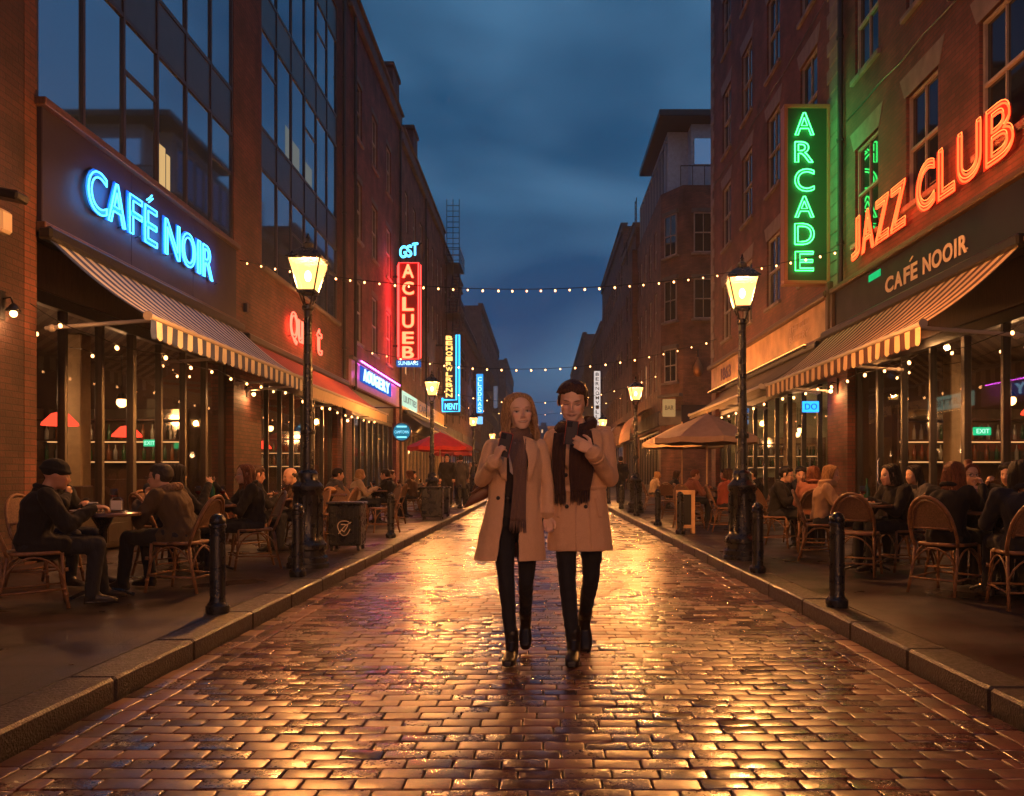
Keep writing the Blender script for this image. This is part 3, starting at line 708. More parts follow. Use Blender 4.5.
g = MB(); g.bbox((FX-.16, 2.8, 5.0), (FX+.02, 17.85, 5.1), .02); g.bbox((FX-.12, 2.8, 4.14), (FX+.02, 17.85, 4.22), .02); g.bbox((FX-.12, 17.76, 4.22), (FX+.02, 17.9, 5.0), .01); g.build('fascia_trim', WOOD, rt)
g = MB(); g.bbox((FX-.07, 18.2, 4.22), (FX+.02, 30.6, 4.98), .01); g.build('fascia_board', pmat('old_painted_fascia', (.50, .30, .17), .5, var=.4, vscale=1.6, bump=.2, bscale=5), rt)
g = MB(); g.bbox((FX-.2, 18.05, 4.98), (FX+.02, 30.8, 5.12), .03); g.bbox((FX-.12, 18.1, 4.14), (FX+.02, 30.7, 4.22), .02); g.bbox((FX-.14, 17.95, 3.9), (FX+.02, 18.15, 5.3), .03); g.build('fascia_trim', WOOD, rt)
for zq, ya, yb in ((8.35, 5, 17.2), (11.5, 18.2, 30.5)):
    g = MB(); g.tube([(FX-.03, ya+(yb-ya)*k/14, zq-.12*math.sin(math.pi*k/14)*abs(math.sin(k*1.3))) for k in range(15)], .012, 5); g.build('cable', BLACK, rt)
g = MB(); g.bbox((FX-.12, 12.5, 8.3), (FX+.01, 12.75, 8.6), .01); g.build('junction_box', DARKFR, rt)
# ---- R2 : corner building with penthouse -------------------------------------
rt = thing('corner_building', 'brick corner building with a cut corner and a glazed penthouse under a flat overhanging roof', 'building', (FX, 49, PV))
HB = 15.7
wins = [(y, z, .9, h) for y in (46, 48.2, 50.4, 52.6, 54.4) for (z, h) in ((5.7, 2.0), (9.0, 2.0), (12.3, 2.0))]
mb = MB(); face_holes(mb, 1, FX, 44, 55.5, -.1, HB, holes_of(wins) + [(44.8, 55.0, PV, 3.6)])
mb.quad((FX,44,-.1),(FX,44,HB),(7.1,42.5,HB),(7.1,42.5,-.1)); mb.quad((7.1,42.5,-.1),(7.1,42.5,HB),(18,42.5,HB),(18,42.5,-.1))
mb.quad((FX,55.5,-.1),(18,55.5,-.1),(18,55.5,HB),(FX,55.5,HB)); mb.quad((18,42.5,-.1),(18,42.5,HB),(18,55.5,HB),(18,55.5,-.1)); mb.add([(FX,44,HB),(7.1,42.5,HB),(18,42.5,HB),(18,55.5,HB),(FX,55.5,HB)], [(0,1,2,3,4)])
mb.build('wall', BR_BROWN, rt)
for (y, z, w_, h) in wins: put_window(rt, 1, y, z, w_, h, 'sash', True)
shopfront(rt, 1, 44.8, 55.0, 3.6, 8, DARKFR, wall=CREAM, depth=3)
ang = math.atan2(1.5, .9)    # direction of the cut face
for (z, h) in ((5.9, 1.7), (9.0, 2.1), (12.3, 2.1)):
    o = put_window(rt, 1, 43.25, z, .95, h, 'sash', False, x=6.65, rz=math.atan2(.9, 1.5)*1.0)
    o.location += V((-.2*.86, -.2*.5, 0))*.8
for z in (9.0, 12.3):
    for xq in (8.1, 9.8):
        o = put_window(rt, 1, 42.33, z, .95, 2.0, 'sash', False, x=xq, rz=R(90)); 
SLATE = pmat('penthouse_cladding', (.34, .44, .52), .5, var=.15)
g = MB(); g.box((6.55, 44, HB+.002), (17, 50.2, 18.95)); g.box((6.55, 50.205, HB+.002), (17, 55.3, 18.5)); g.box((7.6, 43.0, HB+.002), (17, 43.99, 18.95)); g.build('penthouse_wall', SLATE, rt)
g = MB(); g.bbox((5.85, 42.0, 18.96), (17.5, 50.6, 19.3), .03); g.build('roof', DARKFR, rt)
for i in range(9):
    y = 44.2+i*1.22; g = MB(); g.box((6.50, y+.06, 16.1), (6.545, y+1.16, 18.2)); g.build('pane', WINMIR, rt)
g = MB()
for i in range(10): y = 44.2+i*1.22; g.bbox((6.42, y-.05, 15.8), (6.55, y+.05, 18.4), .01)
g.bbox((6.42, 44, 18.4), (6.55, 55.3, 18.55), .01); g.bbox((6.42, 44, 15.72), (6.55, 55.3, 15.9), .01); g.build('mullion_grid', pmat('pale_aluminium', (.2, .26, .32), .4), rt)
for xq in (7.75, 8.75, 9.85): g = MB(); g.box((xq, 42.93, 16.9), (xq+.95, 42.98, 18.2)); g.build('pane', WINMIR, rt)
g = MB()
for q in range(9): g.tube([(7.0+q*.6, 42.6, HB), (7.0+q*.6, 42.6, HB+1.0)], .025, 4)
g.tube([(7.0, 42.6, HB+1.0), (12, 42.6, HB+1.0)], .03, 4); g.build('balcony_rail', DARKFR, rt)
g = MB(); g.bbox((FX-.15, 44.1, 3.75), (FX+.01, 55.3, 4.5), .01); g.bbox((7.0, 42.35, 3.75), (12, 42.49, 4.7), .01); g.build('fascia_board', FASCIA_C, rt)
g = MB(); d = V((.9, -1.5, 0)).normalized(); nrm = V((-1.5, -.9, 0)).normalized(); p0 = V((FX, 44, 0))
for (a, b, zl, zh, o1) in ((0, 1.75, 5.15, 5.3, .25), (.0, 1.75, 3.75, 4.4, .12)):
    P = [p0+d*a, p0+d*b, p0+d*b+nrm*o1, p0+d*a+nrm*o1]
    g.add([(p.x, p.y, zl) for p in P]+[(p.x, p.y, zh) for p in P], [(3,2,1,0),(4,5,6,7),(0,1,5,4),(1,2,6,5),(2,3,7,6),(3,0,4,7)])
g.build('corner_fascia', DSTONE, rt)
g = MB(); g.bbox((FX-.35, 54.6, 3.9), (FX+.2, 55.4, 15.7), .03); g.build('pilaster', BR_DARK, rt)
r3 = simple_building('low dark brick building with roof ladders, just past the glazed penthouse', 1, 55.5, 64, 17.4, BR_DARK, pitch=2.2, w_=.9)
g = MB()
for yq in (57, 57.8): g.tube([(FX+.2, yq, 17.4), (FX+.2, yq, 19.8)], .04, 4)
for z in np.arange(17.6, 19.8, .4): g.tube([(FX+.2, 57, z), (FX+.2, 57.8, z)], .03, 4)
g.tube([(FX-.1, 60, 16), (FX-.15, 60, 17.8), (FX+.1, 60, 18.6), (FX+.5, 60, 18.8)], .05, 5); g.build('roof_ladder', DARKFR, r3)
simple_building('long brown brick warehouse with three rows of dark windows, far right side', 1, 64, 86, 19.9, BR_BROWN, pitch=2.2, w_=.9)
simple_building('narrow brown building behind the white vertical sign', 1, 86, 104, 16.5, BR_DARK, pitch=2.5)
simple_building('dark building with an overhanging cornice projecting at the right end of the street', 1, 104, 150, 18.4, DSTONE, X=5.3, pitch=3.5, w_=1.4, ground=False)
# distant town beyond the end of the street
LITF = emat('distant_window', (1, .6, .3), .9); LITC = emat('distant_window_blue', (.3, .6, 1), .7)
FARM = pmat('distant_wall_hazed', (.09, .10, .13), .9, var=.2, vscale=.1)  # distance haze put into the blue-grey wall colour
adj = ['broad', 'stepped', 'slim', 'low', 'wide', 'squat', 'tall narrow', 'plain']
for i, (px0, px1, pt, Y) in enumerate(((497, 517, 404, 330), (515, 528, 421, 300), (526, 541, 432, 360), (538, 552, 426, 400), (550, 563, 434, 340), (560, 576, 420, 380), (574, 590, 408, 310))):
    x0, x1, z1 = xx(px0, Y), xx(px1, Y), zz(pt, Y)
    t = thing('distant_building', f'{adj[i]} dark distant block with tiny lit windows, number {i+1} from the left'.replace(f', number {i+1} from the left', ['', ', above the woman', ', between the heads of the couple', ', nearest the middle of the street', ', beside the head of the man', ', mostly behind the man', ', at the right end'][i]), 'building', ((x0+x1)/2, Y, 0))
    g = MB(); g.box((x0, Y, -.2), (x1, Y+25, z1)); g.box((x0+(x1-x0)*.2, Y+3, z1+.002), (x0+(x1-x0)*.6, Y+12, z1+1.8)); g.build('wall', FARM, t)
    g = MB(); rr = random.Random(i)
    for _ in range(22):
        a = rr.uniform(x0+.5, x1-1.2); z = rr.uniform(1, z1-2.5); g.box((a, Y-.06, z), (a+.7, Y-.02, z+.9), 0 if rr.random() < .7 else 1)
    g.build('window_glow', [LITF, LITC], t)

# interiors
for (sd, y1, place) in ((-1, L1b, 'in the near left cafe'), (-1, L1d, 'in the second cafe on the left'), (1, RS1b, 'in the near right cafe'), (1, RS2b, 'in the pale green shop')):
    backbar(sd, y1, 'wooden back bar with lit bottle shelves '+place, place)
for (sd, y0, y1, n_, pl, mt) in ((-1, 10.9, 16.8, 3, 'in the near left cafe', None), (-1, 19.4, 25.5, 3, 'in the second cafe on the left', GLOBEW), (-1, 28.5, 35.5, 2, 'in the blue lit bar', emat('blue_globe', (.06, .25, 1), 8)),
                          (-1, 39.5, 52, 3, 'behind the red umbrella', GLOBEW), (1, 5.5, 16.8, 4, 'in the near right cafe', None), (1, 19.0, 29.5, 4, 'in the pale green shop', emat('pale_globe', (.85, 1, .60), 8)),
                          (1, 46, 54, 2, 'in the corner building', GLOBEW)):
    for i in range(n_):
        y = y0+(y1-y0)*(i+.5)/n_; ordn = ['first', 'second', 'third', 'fourth'][i]
        pendant(sd*(FX+1.6+.7*(i % 2)), y, 2.55, 3.45, f'globe lamp hanging {pl}, {ordn} from the near end')
def lit_panel(name, label, cat, x, y, z, w_, h, mat, txt=None, tmat=None, sd=1, facing='camera'):
    t = thing(name, label, cat, (x, y, z))
    g = MB()
    g.bbox((-w_/2, 0, 0), (w_/2, .06, h), .01); g.local('sign_case', mat, t)
    if txt: letter('lettering', txt, (x-w_/2*.75, y-.004, z+h*.22), (1,0,0), (0,0,1), w_*.75, h*.56, tmat, t, ext=.006)
    return t
GREENP = emat('green_exit_face', (.01, .6, .22), 1.0); WHITEL = emat('white_letter', (.6, 1, .75), 1.3)
lit_panel('exit_sign', 'small green lit sign inside the near left cafe window', 'exit sign', -7.5, 16.3, 1.75, .26, .13, GREENP, 'EXIT', WHITEL)
lit_panel('exit_sign', 'small green lit sign inside the near right cafe window', 'exit sign', 7.2, 13.85, 1.85, .28, .13, GREENP, 'EXIT', WHITEL)
lit_panel('menu_screen', 'turquoise lit screen in the second left cafe beside the brick pier', 'screen', -7.0, 19.6, 1.5, .5, .28, emat('turq', (.1, .7, .6), 1.5))
lit_panel('lit_sign', 'blue lit sign hanging in the pale green shop window', 'sign', xx(811, 18.9), 18.9, zz(412, 18.9), .36, .24, emat('blue_face', (.02, .28, 1.0), 2.2), 'DO', emat('dk', (.01, .02, .1), .3))

REDGLOW = emat('red_reflection_glow', (1, .05, .02), 2.2)  # made-up glowing shades standing in for red reflections in the cafe windows
for k, (x, y, z, lb) in enumerate(((-7.3, 12.9, 2.05, 'red glow put in for a reflection, shade-shaped, in the near left cafe'), (-7.6, 15.6, 2.0, 'smaller red glow put in for a reflection, deeper in the near left cafe'), (7.4, 12.6, 2.2, 'red glow put in for a reflection in the near right cafe'), (7.2, 10.9, 2.15, 'red glow put in for a reflection nearer the right edge'), (-7.4, 22.5, 2.0, 'red glow put in for a reflection in the second left cafe'))):
    t = thing('pendant_lamp', lb, 'lamp', (x, y, 3.4), 0)
    g = MB(); g.tube([(0,0,0),(0,0,z-3.4+.1)], .008, 6); g.local('cord', BLACK, t)
    g = MB(); g.lathe([(.26,-.10),(.25,-.06),(.12,.08),(.05,.10)], (0,0,z-3.4), 18); g.local('lamp_shade', REDGLOW, t, True)
# ------------------------------------------------------------------ neon signs
UL, UR = (0, 1, 0), (0, -1, 0); UPZ = (0, 0, 1)
def wall_letters(root, sd, items, z0, z1, mat, name='neon_letter', outline=.02, off=.1, ext=.02, bold=0):
    k_ = (FX-off)/FX; z0, z1 = EYE+(z0-EYE)*k_, EYE+(z1-EYE)*k_
    for (ch, pa, pb) in items:
        if sd < 0: a, b = wy(pa, FX-off), wy(pb, FX-off); O = (-FX+off, a, z0); U = UL
        else: a, b = wy(pa, FX-off), wy(pb, FX-off); O = (FX-off, a, z0); U = UR
        letter(name, ch, O, U, UPZ, abs(b-a), z1-z0, mat, root, outline=outline, ext=ext, bold=bold)
BLUEN = emat('neon_ice_blue', (.06, .52, 1.0), 4); BLUEH = emat('neon_deep_blue', (.0, .26, 1.0), 2.22)
t = thing('neon_sign', 'ice blue neon sign reading CAFÉ NOIR on the charcoal fascia', 'neon sign', (-FX+.07, 13.7, 4.8))
its = [('C',85.5,105.5),('A',105.5,124.5),('F',127,141),('E',142.5,156),('N',163,178.5),('O',180,194),('I',195.5,199.5),('R',201,212)]
wall_letters(t, -1, its, 4.82, 5.45, BLUEN, outline=.012, off=.15, bold=.028)
g = MB(); ya, yb = wy(147, 6.04), wy(152, 6.04); g.tube([(-FX+.16, ya, 5.42), (-FX+.16, (ya+yb)/2, 5.47), (-FX+.16, yb, 5.54)], .013, 6); g.tube([(-FX+.16, ya+.06, 5.40), (-FX+.16, yb+.03, 5.50)], .012, 6); g.build('neon_accent', BLUEN, t)
for ch, pa, pb in its:      # deep blue backing letters standing off the board
    letter('backing_letter', ch, (-FX+.09, wy(pa, FX-.09)-.04, 4.77), UL, UPZ, wy(pb, FX-.09)-wy(pa, FX-.09), .62, pmat('blue_enamel', (.015, .16, .48), .4), t, ext=.02, bold=.0)
g = MB()
for k in range(9): y = 11.8+k*.52; g.tube([(-FX+.06, y, 4.78), (-FX+.12, y, 4.80), (-FX+.14, y+.1, 4.84)], .008, 5)
g.build('bracket', BLACK, t)
ORN = emat('neon_orange', (1.0, .045, .010), 5.5)
ORC = emat('neon_amber_core', (1.0, .17, .035), 2.96)
t = thing('neon_sign', 'orange red neon sign reading JAZZ CLUB on the right brick wall', 'neon sign', (FX-.07, 14, 5.4))
its = [('J',852.5,862),('A',863,876),('Z',876.5,891),('Z',891.5,908),('C',918,937),('L',939.5,957.5),('U',959,984),('B',987,1017)]
wall_letters(t, 1, its, 5.42, 6.22, ORN, outline=.015, off=.16, bold=.03)
for ch, pa, pb in its:
    letter('backing_letter', ch, (FX-.09, wy(pa, FX-.09)+.04, 5.36), UR, UPZ, abs(wy(pb, FX-.09)-wy(pa, FX-.09))+.02, .80, pmat('red_enamel', (.30, .02, .008), .4), t, ext=.03, bold=.01)
    letter('neon_core', ch, (FX-.15, wy(pa, FX-.15)-.035, 5.40), UR, UPZ, abs(wy(pb, FX-.15)-wy(pa, FX-.15))-.07, .71, ORC, t, outline=.007)
t = thing('painted_lettering', 'cream painted words CAFÉ NOOIR on the dark right fascia', 'lettering', (FX-.07, 13.8, 4.5))
CRL = pmat('cream_letters', (.62, .46, .36), .5)
wall_letters(t, 1, [('C',885.5,893.5),('A',894.5,902.5),('F',904,910),('E',911,917.5),('N',923,931),('O',932,942),('O',943,953),('I',954.5,957),('R',959,967.5)], 4.45, 4.73, CRL, name='letter', outline=None, off=.065, ext=.008, bold=.03)
g = MB(); g.tube([(FX-.07, wy(914), 4.75), (FX-.07, wy(917), 4.81)], .012, 5); g.build('accent', CRL, t)
g = MB(); g.sphere((FX-.07, wy(972), 4.46), .015, 8, 5); g.build('full_stop', CRL, t)
t = thing('small_sign', 'tiny green lit plate at the left end of the dark right fascia', 'sign', (FX-.07, 15.5, 4.85))
g = MB(); g.bbox((FX-.075, 15.35, 4.8), (FX-.065, 15.9, 4.93), .003); g.build('plate', emat('green_plate', (.01, .5, .15), 0.89), t)
# green ARCADE blade sign
y = 18.2; GRN = emat('neon_green', (.05, 1.0, .16), 5)
xa, xb, zt, zb = xx(786, y), xx(828, y), zz(107, y), zz(282, y)
t = thing('neon_sign', 'tall vertical sign with green neon letters reading ARCADE, projecting from the right brick wall', 'neon sign', (xb, y, zb))
g = MB(); g.bbox((xa, y, zb), (xb, y+.22, zt), .02); g.build('sign_case', pmat('sign_case_green', (.012, .07, .035), .4), t)
FRB = pmat('copper_frame', (.34, .15, .08), .4)
g = MB(); g.bbox((xa-.05, y-.05, zb-.05), (xb+.05, y+.24, zb+.03), .01); g.bbox((xa-.05, y-.05, zt-.03), (xb+.05, y+.24, zt+.05), .01)
g.bbox((xa-.05, y-.05, zb+.03), (xa+.03, y+.24, zt-.03), .01); g.bbox((xb-.03, y-.05, zb+.03), (xb+.05, y+.24, zt-.03), .01); g.build('sign_frame', FRB, t)
for ch, p0, p1 in (('A',113,137),('R',142,164),('C',169,193),('A',196.5,219),('D',223.5,246),('E',251.5,272)):
    letter('neon_letter', ch, (xx(794, y-.06), y-.03, zz(p1, y)), (1,0,0), UPZ, (815-794)*y/FOC, (p1-p0)*y/FOC, GRN, t, outline=.014, bold=.03)
    
g = MB()
for z in (zb+.4, (zb+zt)/2, zt-.35): g.tube([(xb, y+.1, z), (FX+.02, y+.1, z)], .035, 6); g.box((FX-.03, y, z-.12), (FX, y+.2, z+.12))
g.build('bracket', DARKFR, t)
# red blade sign ACLUEB with a blue script above and a blue plate below
y = 35.5; xa, xb, zt, zb = xx(398, y), xx(419.5, y), zz(262, y), zz(360, y)
RDN = emat('neon_red', (1.0, .025, .02), 7); RDL = emat('neon_red_letter', (1.0, .12, .05), 4.5)
t = thing('neon_sign', 'tall vertical red neon sign reading ACLUEB on the left brick terrace', 'neon sign', (xa, y, zb))
g = MB(); g.bbox((xa, y, zb), (xb, y+.25, zt), .02); g.build('sign_case', pmat('sign_case_red', (.22, .02, .02), .4), t)
g = MB(); q = .04; g.tube([(xa+q, y-.04, zb+q), (xb-q, y-.04, zb+q), (xb-q, y-.04, zt-q), (xa+q, y-.04, zt-q), (xa+q, y-.04, zb+q)], .028, 6); g.build('neon_border', RDN, t)
g = MB()
for xq in (xa-.03, xb+.03): g.tube([(xq, y+.12, zb+.1), (xq, y+.12, zt-.1)], .025, 6)
g.build('added_edge_tube', RDN, t)  # side tubes added to throw red light on the wall
for ch, p0, p1 in (('A',264.5,278),('C',282,295),('L',297.5,311),('U',314.5,328),('E',332,344),('B',346.5,358.5)):
    letter('neon_letter', ch, (xx(402.5, y), y-.03, zz(p1, y)), (1,0,0), UPZ, 11.5*y/FOC, (p1-p0)*y/FOC, RDL, t, ext=.05, bold=.02)
g = MB(); g.tube([(-FX, y+.1, zt-.6), (xa+.02, y+.1, zt-.6)], .04, 6); g.tube([(-FX, y+.1, zb+.6), (xa+.02, y+.1, zb+.6)], .04, 6); g.build('bracket', DARKFR, t)
BLL = emat('neon_light_blue', (.08, .55, 1.0), 3.70)
t = thing('neon_sign', 'small blue neon script reading GST on top of the red vertical sign', 'neon sign', (xx(410, y), y, zz(260, y)))
for ch, a, b, p0, p1 in (('G',400,406.5,247,258.5),('S',407,412,246,257.5),('T',412.5,418,244,256)):
    letter('neon_letter', ch, (xx(a, y), y-.03, zz(p1, y)), (1,0,.15), UPZ, (b-a)*y/FOC, (p1-p0)*y/FOC, BLL, t, outline=.022)
g = MB(); g.tube([(xx(418, y), y-.03, zz(246, y)), (xx(422, y), y-.03, zz(243, y))], .03, 5); g.tube([(xx(402, y), y+.05, zz(261.5, y)), (xx(402, y), y+.02, zz(256, y))], .025, 5); g.tube([(xx(415, y), y+.05, zz(261.5, y)), (xx(415, y), y+.02, zz(255, y))], .025, 5); g.build('bracket', DARKFR, t)
t = thing('lit_sign', 'blue lit plate with small letters under the red vertical sign', 'sign', (xx(408, y), y, zz(366, y)))
g = MB(); g.bbox((xx(396.5, y), y-.08, zz(366.5, y)), (xx(420.5, y), y+.2, zz(360.4, y)), .01); g.build('sign_case', emat('blue_plate', (.03, .16, .6), 0.59), t)
letter('lettering', 'SUNBARS', (xx(398.5, y), y-.085, zz(365.3, y)), (1,0,0), UPZ, 20*y/FOC, 3.8*y/FOC, emat('pale_blue_letter', (.4, .75, 1), 1.93), t, ext=.02)
# Quint sign on the brick panel
RDQ = emat('neon_scarlet', (1.0, .07, .04), 5.0)
t = thing('neon_sign', 'red neon word Quint on the brick panel behind the near left street lamp', 'neon sign', (-FX+.05, 22, 4.7))
for ch, a, b, z0, z1 in (('Q',285,292.5,4.42,5.22),('u',293,298,4.52,5.12),('i',299,300.7,4.52,5.28),('n',301.5,307,4.52,5.12),('t',311.5,317.5,4.48,5.25)):
    letter('neon_letter', ch, (-FX+.1, wy(a), z0), UL, UPZ, wy(b)-wy(a), z1-z0, RDQ, t, outline=.018, bold=.02)
g = MB()
for k in range(6): g.tube([(-FX, 20.8+k*.5, 4.6), (-FX+.1, 20.8+k*.5, 4.62)], .01, 5)
g.build('bracket', BLACK, t)
# blue letters on lilac fascia
t = thing('lit_lettering', 'pale blue lit block letters reading AOUGERY on the lilac fascia', 'neon sign', (-FX+.12, 31, 4.4))
g = MB(); g.bbox((-FX+.095, wy(357), 4.36), (-FX+.13, wy(388), 4.90), .005); g.build('back_plate', emat('blue_glow_panel', (.02, .12, .6), 0.81), t)
LB = emat('letter_lit_blue', (.35, .7, 1.0), 2.37)
for i, ch in enumerate('AOUGERY'):
    a = 359+i*4.0-(i*i*.03); letter('letter', ch, (-FX+.14, wy(a), 4.42), UL, UPZ, (wy(a+3.3)-wy(a)), .42, LB, t, ext=.04, bold=.02)
t = thing('fascia_lamp', 'linear blue violet lamp along the top of the lilac fascia', 'lamp', (-FX+.2, 31, 5.0))
g = MB(); g.tube([(-FX+.22, 28.3, 4.99), (-FX+.22, 36.0, 4.99)], .02, 6); g.build('tube', emat('violet_tube', (.75, .08, .8), 16), t)
t = thing('lit_sign', 'pale green lit panel with dark letters on the cream fascia', 'sign', (-FX+.1, 39.5, 4.4))
g = MB(); g.bbox((-FX+.095, wy(399), 4.25), (-FX+.16, wy(414), 4.9), .01); g.build('sign_case', emat('pale_green_panel', (.55, .8, .6), 0.96), t)
letter('lettering', 'LIUITTIES', (-FX+.165, wy(400), 4.42), UL, UPZ, wy(413)-wy(400), .3, BLACK, t, ext=.01)
t = thing('painted_lettering', 'dark letters on the lit cream fascia past the pale green panel', 'lettering', (-FX+.1, 47, 4.4))
letter('lettering', 'CAFE LANE', (-FX+.1, wy(417), 4.4), UL, UPZ, wy(433)-wy(417), .35, BLACK, t, ext=.01)
def spill(root_label, loc, sd, sy_, sz_, col, W):
    """the light the neon tubes throw on the wall behind them"""
    r_ = [o for o in bpy.data.objects if o.get('label', '').startswith(root_label)][0]
    L = bpy.data.lights.new('neon_fill_light', 'AREA'); L.shape = 'RECTANGLE'; L.size = sz_; L.size_y = sy_; L.energy = W; L.color = col
    lo = bpy.data.objects.new('neon_fill_light', L); COL.objects.link(lo); lo.parent = r_; lo.location = V(loc)-r_.location
    lo.rotation_euler = (0, R(90 if sd < 0 else -90), 0)
spill('ice blue neon sign', (-FX+.24, 13.75, 5.1), -1, 4.4, .5, (.02,.30,1), 60)  # area lights added to boost each sign's wash on its wall
spill('orange red neon sign', (FX-.26, 13.9, 5.75), 1, 5.6, .7, (1,.10,.02), 26)
spill('red neon word', (-FX+.22, 22.0, 4.8), -1, 2.6, .4, (1,.04,.02), 60)
spill('tall vertical red', (-FX+.55, 34.6, 7.8), -1, .3, 4.2, (1,.03,.04), 130)
spill('tall vertical sign with green', (FX-.95, 17.3, 7.3), 1, .3, 3.2, (.05,1,.2), 30)
spill('linear blue violet', (-FX+.35, 32, 4.6), -1, 7.5, .2, (.8,.1,.75), 16)
# trough lamps that wash the painted fascias
def trough(label, sd, y0, y1, z, mat, off=.3):
    t = thing('fascia_lamp', label, 'lamp', (sd*(FX-off), (y0+y1)/2, z))
    g = MB(); g.bbox((sd*(FX-off-.04), y0, z), (sd*(FX-off+.04), y1, z+.05), .01); g.build('lamp_housing', BLACK, t)
    g = MB(); g.box((sd*(FX-off-.025), y0+.02, z+.051), (sd*(FX-off+.025), y1-.02, z+.058)); g.build('tube', mat, t)
    g = MB(); g.tube([(sd*FX, y0+.3, z+.02), (sd*(FX-off), y0+.3, z+.02)], .015, 5); g.tube([(sd*FX, y1-.3, z+.02), (sd*(FX-off), y1-.3, z+.02)], .015, 5); g.build('bracket', BLACK, t)
trough('amber trough lamp under the old painted fascia beside the chest high awning', 1, 19.0, 30.0, 4.06, emat('amber_tube', (1, .36, .08), 9)); 
trough('amber trough lamp under the cream fascia behind the red umbrella', -1, 38, 53, 4.08, emat('amber_tube2', (1, .5, .16), 8))
for o in [o for o in bpy.data.objects if o.get('label', '').startswith('amber trough lamp under the old')]: o['label'] = 'amber trough lamp under the old painted fascia on the right'
t = thing('painted_lettering', 'dark number 1863 at the far end of the old painted fascia', 'lettering', (FX-.08, 29, 4.5))
letter('lettering', '1863', (FX-.085, wy(723.5), 4.38), UR, UPZ, wy(723.5)-wy(733.5), .42, pmat('violet_ink', (.10, .04, .12), .5), t, ext=.01, bold=.02)
t = thing('painted_lettering', 'faded lettering at the near end of the old painted fascia', 'lettering', (FX-.08, 20, 4.5))
for i, (s_, p) in enumerate((('THE OLD', 4.66), ('BAKERY', 4.40))):
    letter('lettering', s_, (FX-.085, 20.9, p), UR, UPZ, 1.5, .16, pmat('faded_ink', (.62, .42, .34), .6), t, ext=.008)
# yellow marquee with blue frame, far left
y = 50.0
t = thing('neon_sign', 'vertical marquee with amber letters in a blue neon frame, far left', 'neon sign', (xx(441, y), y, zz(412, y)))
g = MB(); g.bbox((xx(443, y), y, zz(411, y)), (xx(459.5, y), y+.3, zz(336, y)), .02); g.build('sign_case', pmat('sign_case_blue', (.02, .04, .08), .4), t)
BL2 = emat('neon_cyan', (.03, .45, .95), 2.59)
g = MB(); g.tube([(xx(442.5, y), y-.05, zz(398, y)), (xx(442.5, y), y-.05, zz(411.5, y)), (xx(459.5, y), y-.05, zz(411.5, y)), (xx(459.5, y), y-.05, zz(335, y)), (xx(456.5, y), y-.05, zz(335, y)), (xx(456.5, y), y-.05, zz(400, y)), (xx(443, y), y-.05, zz(400, y))], .05, 5); g.build('neon_border', BL2, t)
AMB = emat('amber_letter', (1, .5, .12), 2.22)
for i, ch in enumerate('BEHOIRWLRBNN'):
    z1 = zz(336+i*5.2, y); letter('letter', ch, (xx(446, y), y-.03, z1-4.1*y/FOC), (1,0,0), UPZ, 6.5*y/FOC, 4.1*y/FOC, AMB, t, ext=.05, bold=.02)
letter('lettering', 'MENT', (xx(445, y), y-.03, zz(409.5, y)), (1,0,0), UPZ, 13*y/FOC, 6*y/FOC, BLL, t, ext=.05)
g = MB(); g.tube([(-FX, y+.1, zz(345, y)), (xx(444, y), y+.1, zz(345, y))], .05, 5); g.tube([(-FX, y+.1, zz(395, y)), (xx(444, y), y+.1, zz(395, y))], .05, 5); g.build('bracket', DARKFR, t)
# bright blue banner
y = 76.0
t = thing('lit_sign', 'narrow bright blue lit vertical sign far down the left side', 'sign', (xx(480, y), y, zz(413, y)))
g = MB(); g.bbox((xx(476.5, y), y, zz(413, y)), (xx(483, y), y+.2, zz(374, y)), .02); g.build('sign_case', emat('blue_banner', (.02, .30, 1.0), 1.33), t)
letter('lettering', 'S', (xx(478, y), y-.03, zz(412, y)), (1,0,0), UPZ, 3.6*y/FOC, 5*y/FOC, emat('pale_b', (.3, .7, 1), 2.6), t, ext=.05)
for i, ch in enumerate('CLODRA'): letter('lettering', ch, (xx(478, y), y-.03, zz(381+i*5, y)), (1,0,0), UPZ, 3.6*y/FOC, 4.0*y/FOC, MATS['pale_b'], t, ext=.05)
g = MB(); g.tube([(-FX, y+.1, zz(380, y)), (xx(477, y), y+.1, zz(380, y))], .05, 5); g.build('bracket', DARKFR, t)
t = thing('lit_sign', 'small pale blue lit box below the bright blue vertical sign', 'sign', (xx(480, y), y, zz(424, y)))
g = MB(); g.bbox((xx(476.8, y), y, zz(424, y)), (xx(482.6, y), y+.2, zz(416.5, y)), .02); g.build('sign_case', emat('pale_blue_box', (.15, .45, .9), 1.4), t)
g = MB(); g.tube([(-FX, y+.1, zz(420, y)), (xx(477, y), y+.1, zz(420, y))], .05, 5); g.build('bracket', DARKFR, t)
y = 92
t = thing('lit_sign', 'faint greyish vertical banner beyond the bright blue sign', 'sign', (xx(496, y), y, zz(408, y)))
g = MB(); g.bbox((xx(493.5, y), y, zz(408, y)), (xx(497.5, y), y+.2, zz(386, y)), .02); g.build('banner', emat('faint_banner', (.25, .3, .45), 0.26), t)
g = MB(); g.tube([(-FX, y+.1, zz(390, y)), (xx(494, y), y+.1, zz(390, y))], .05, 5); g.build('bracket', DARKFR, t)
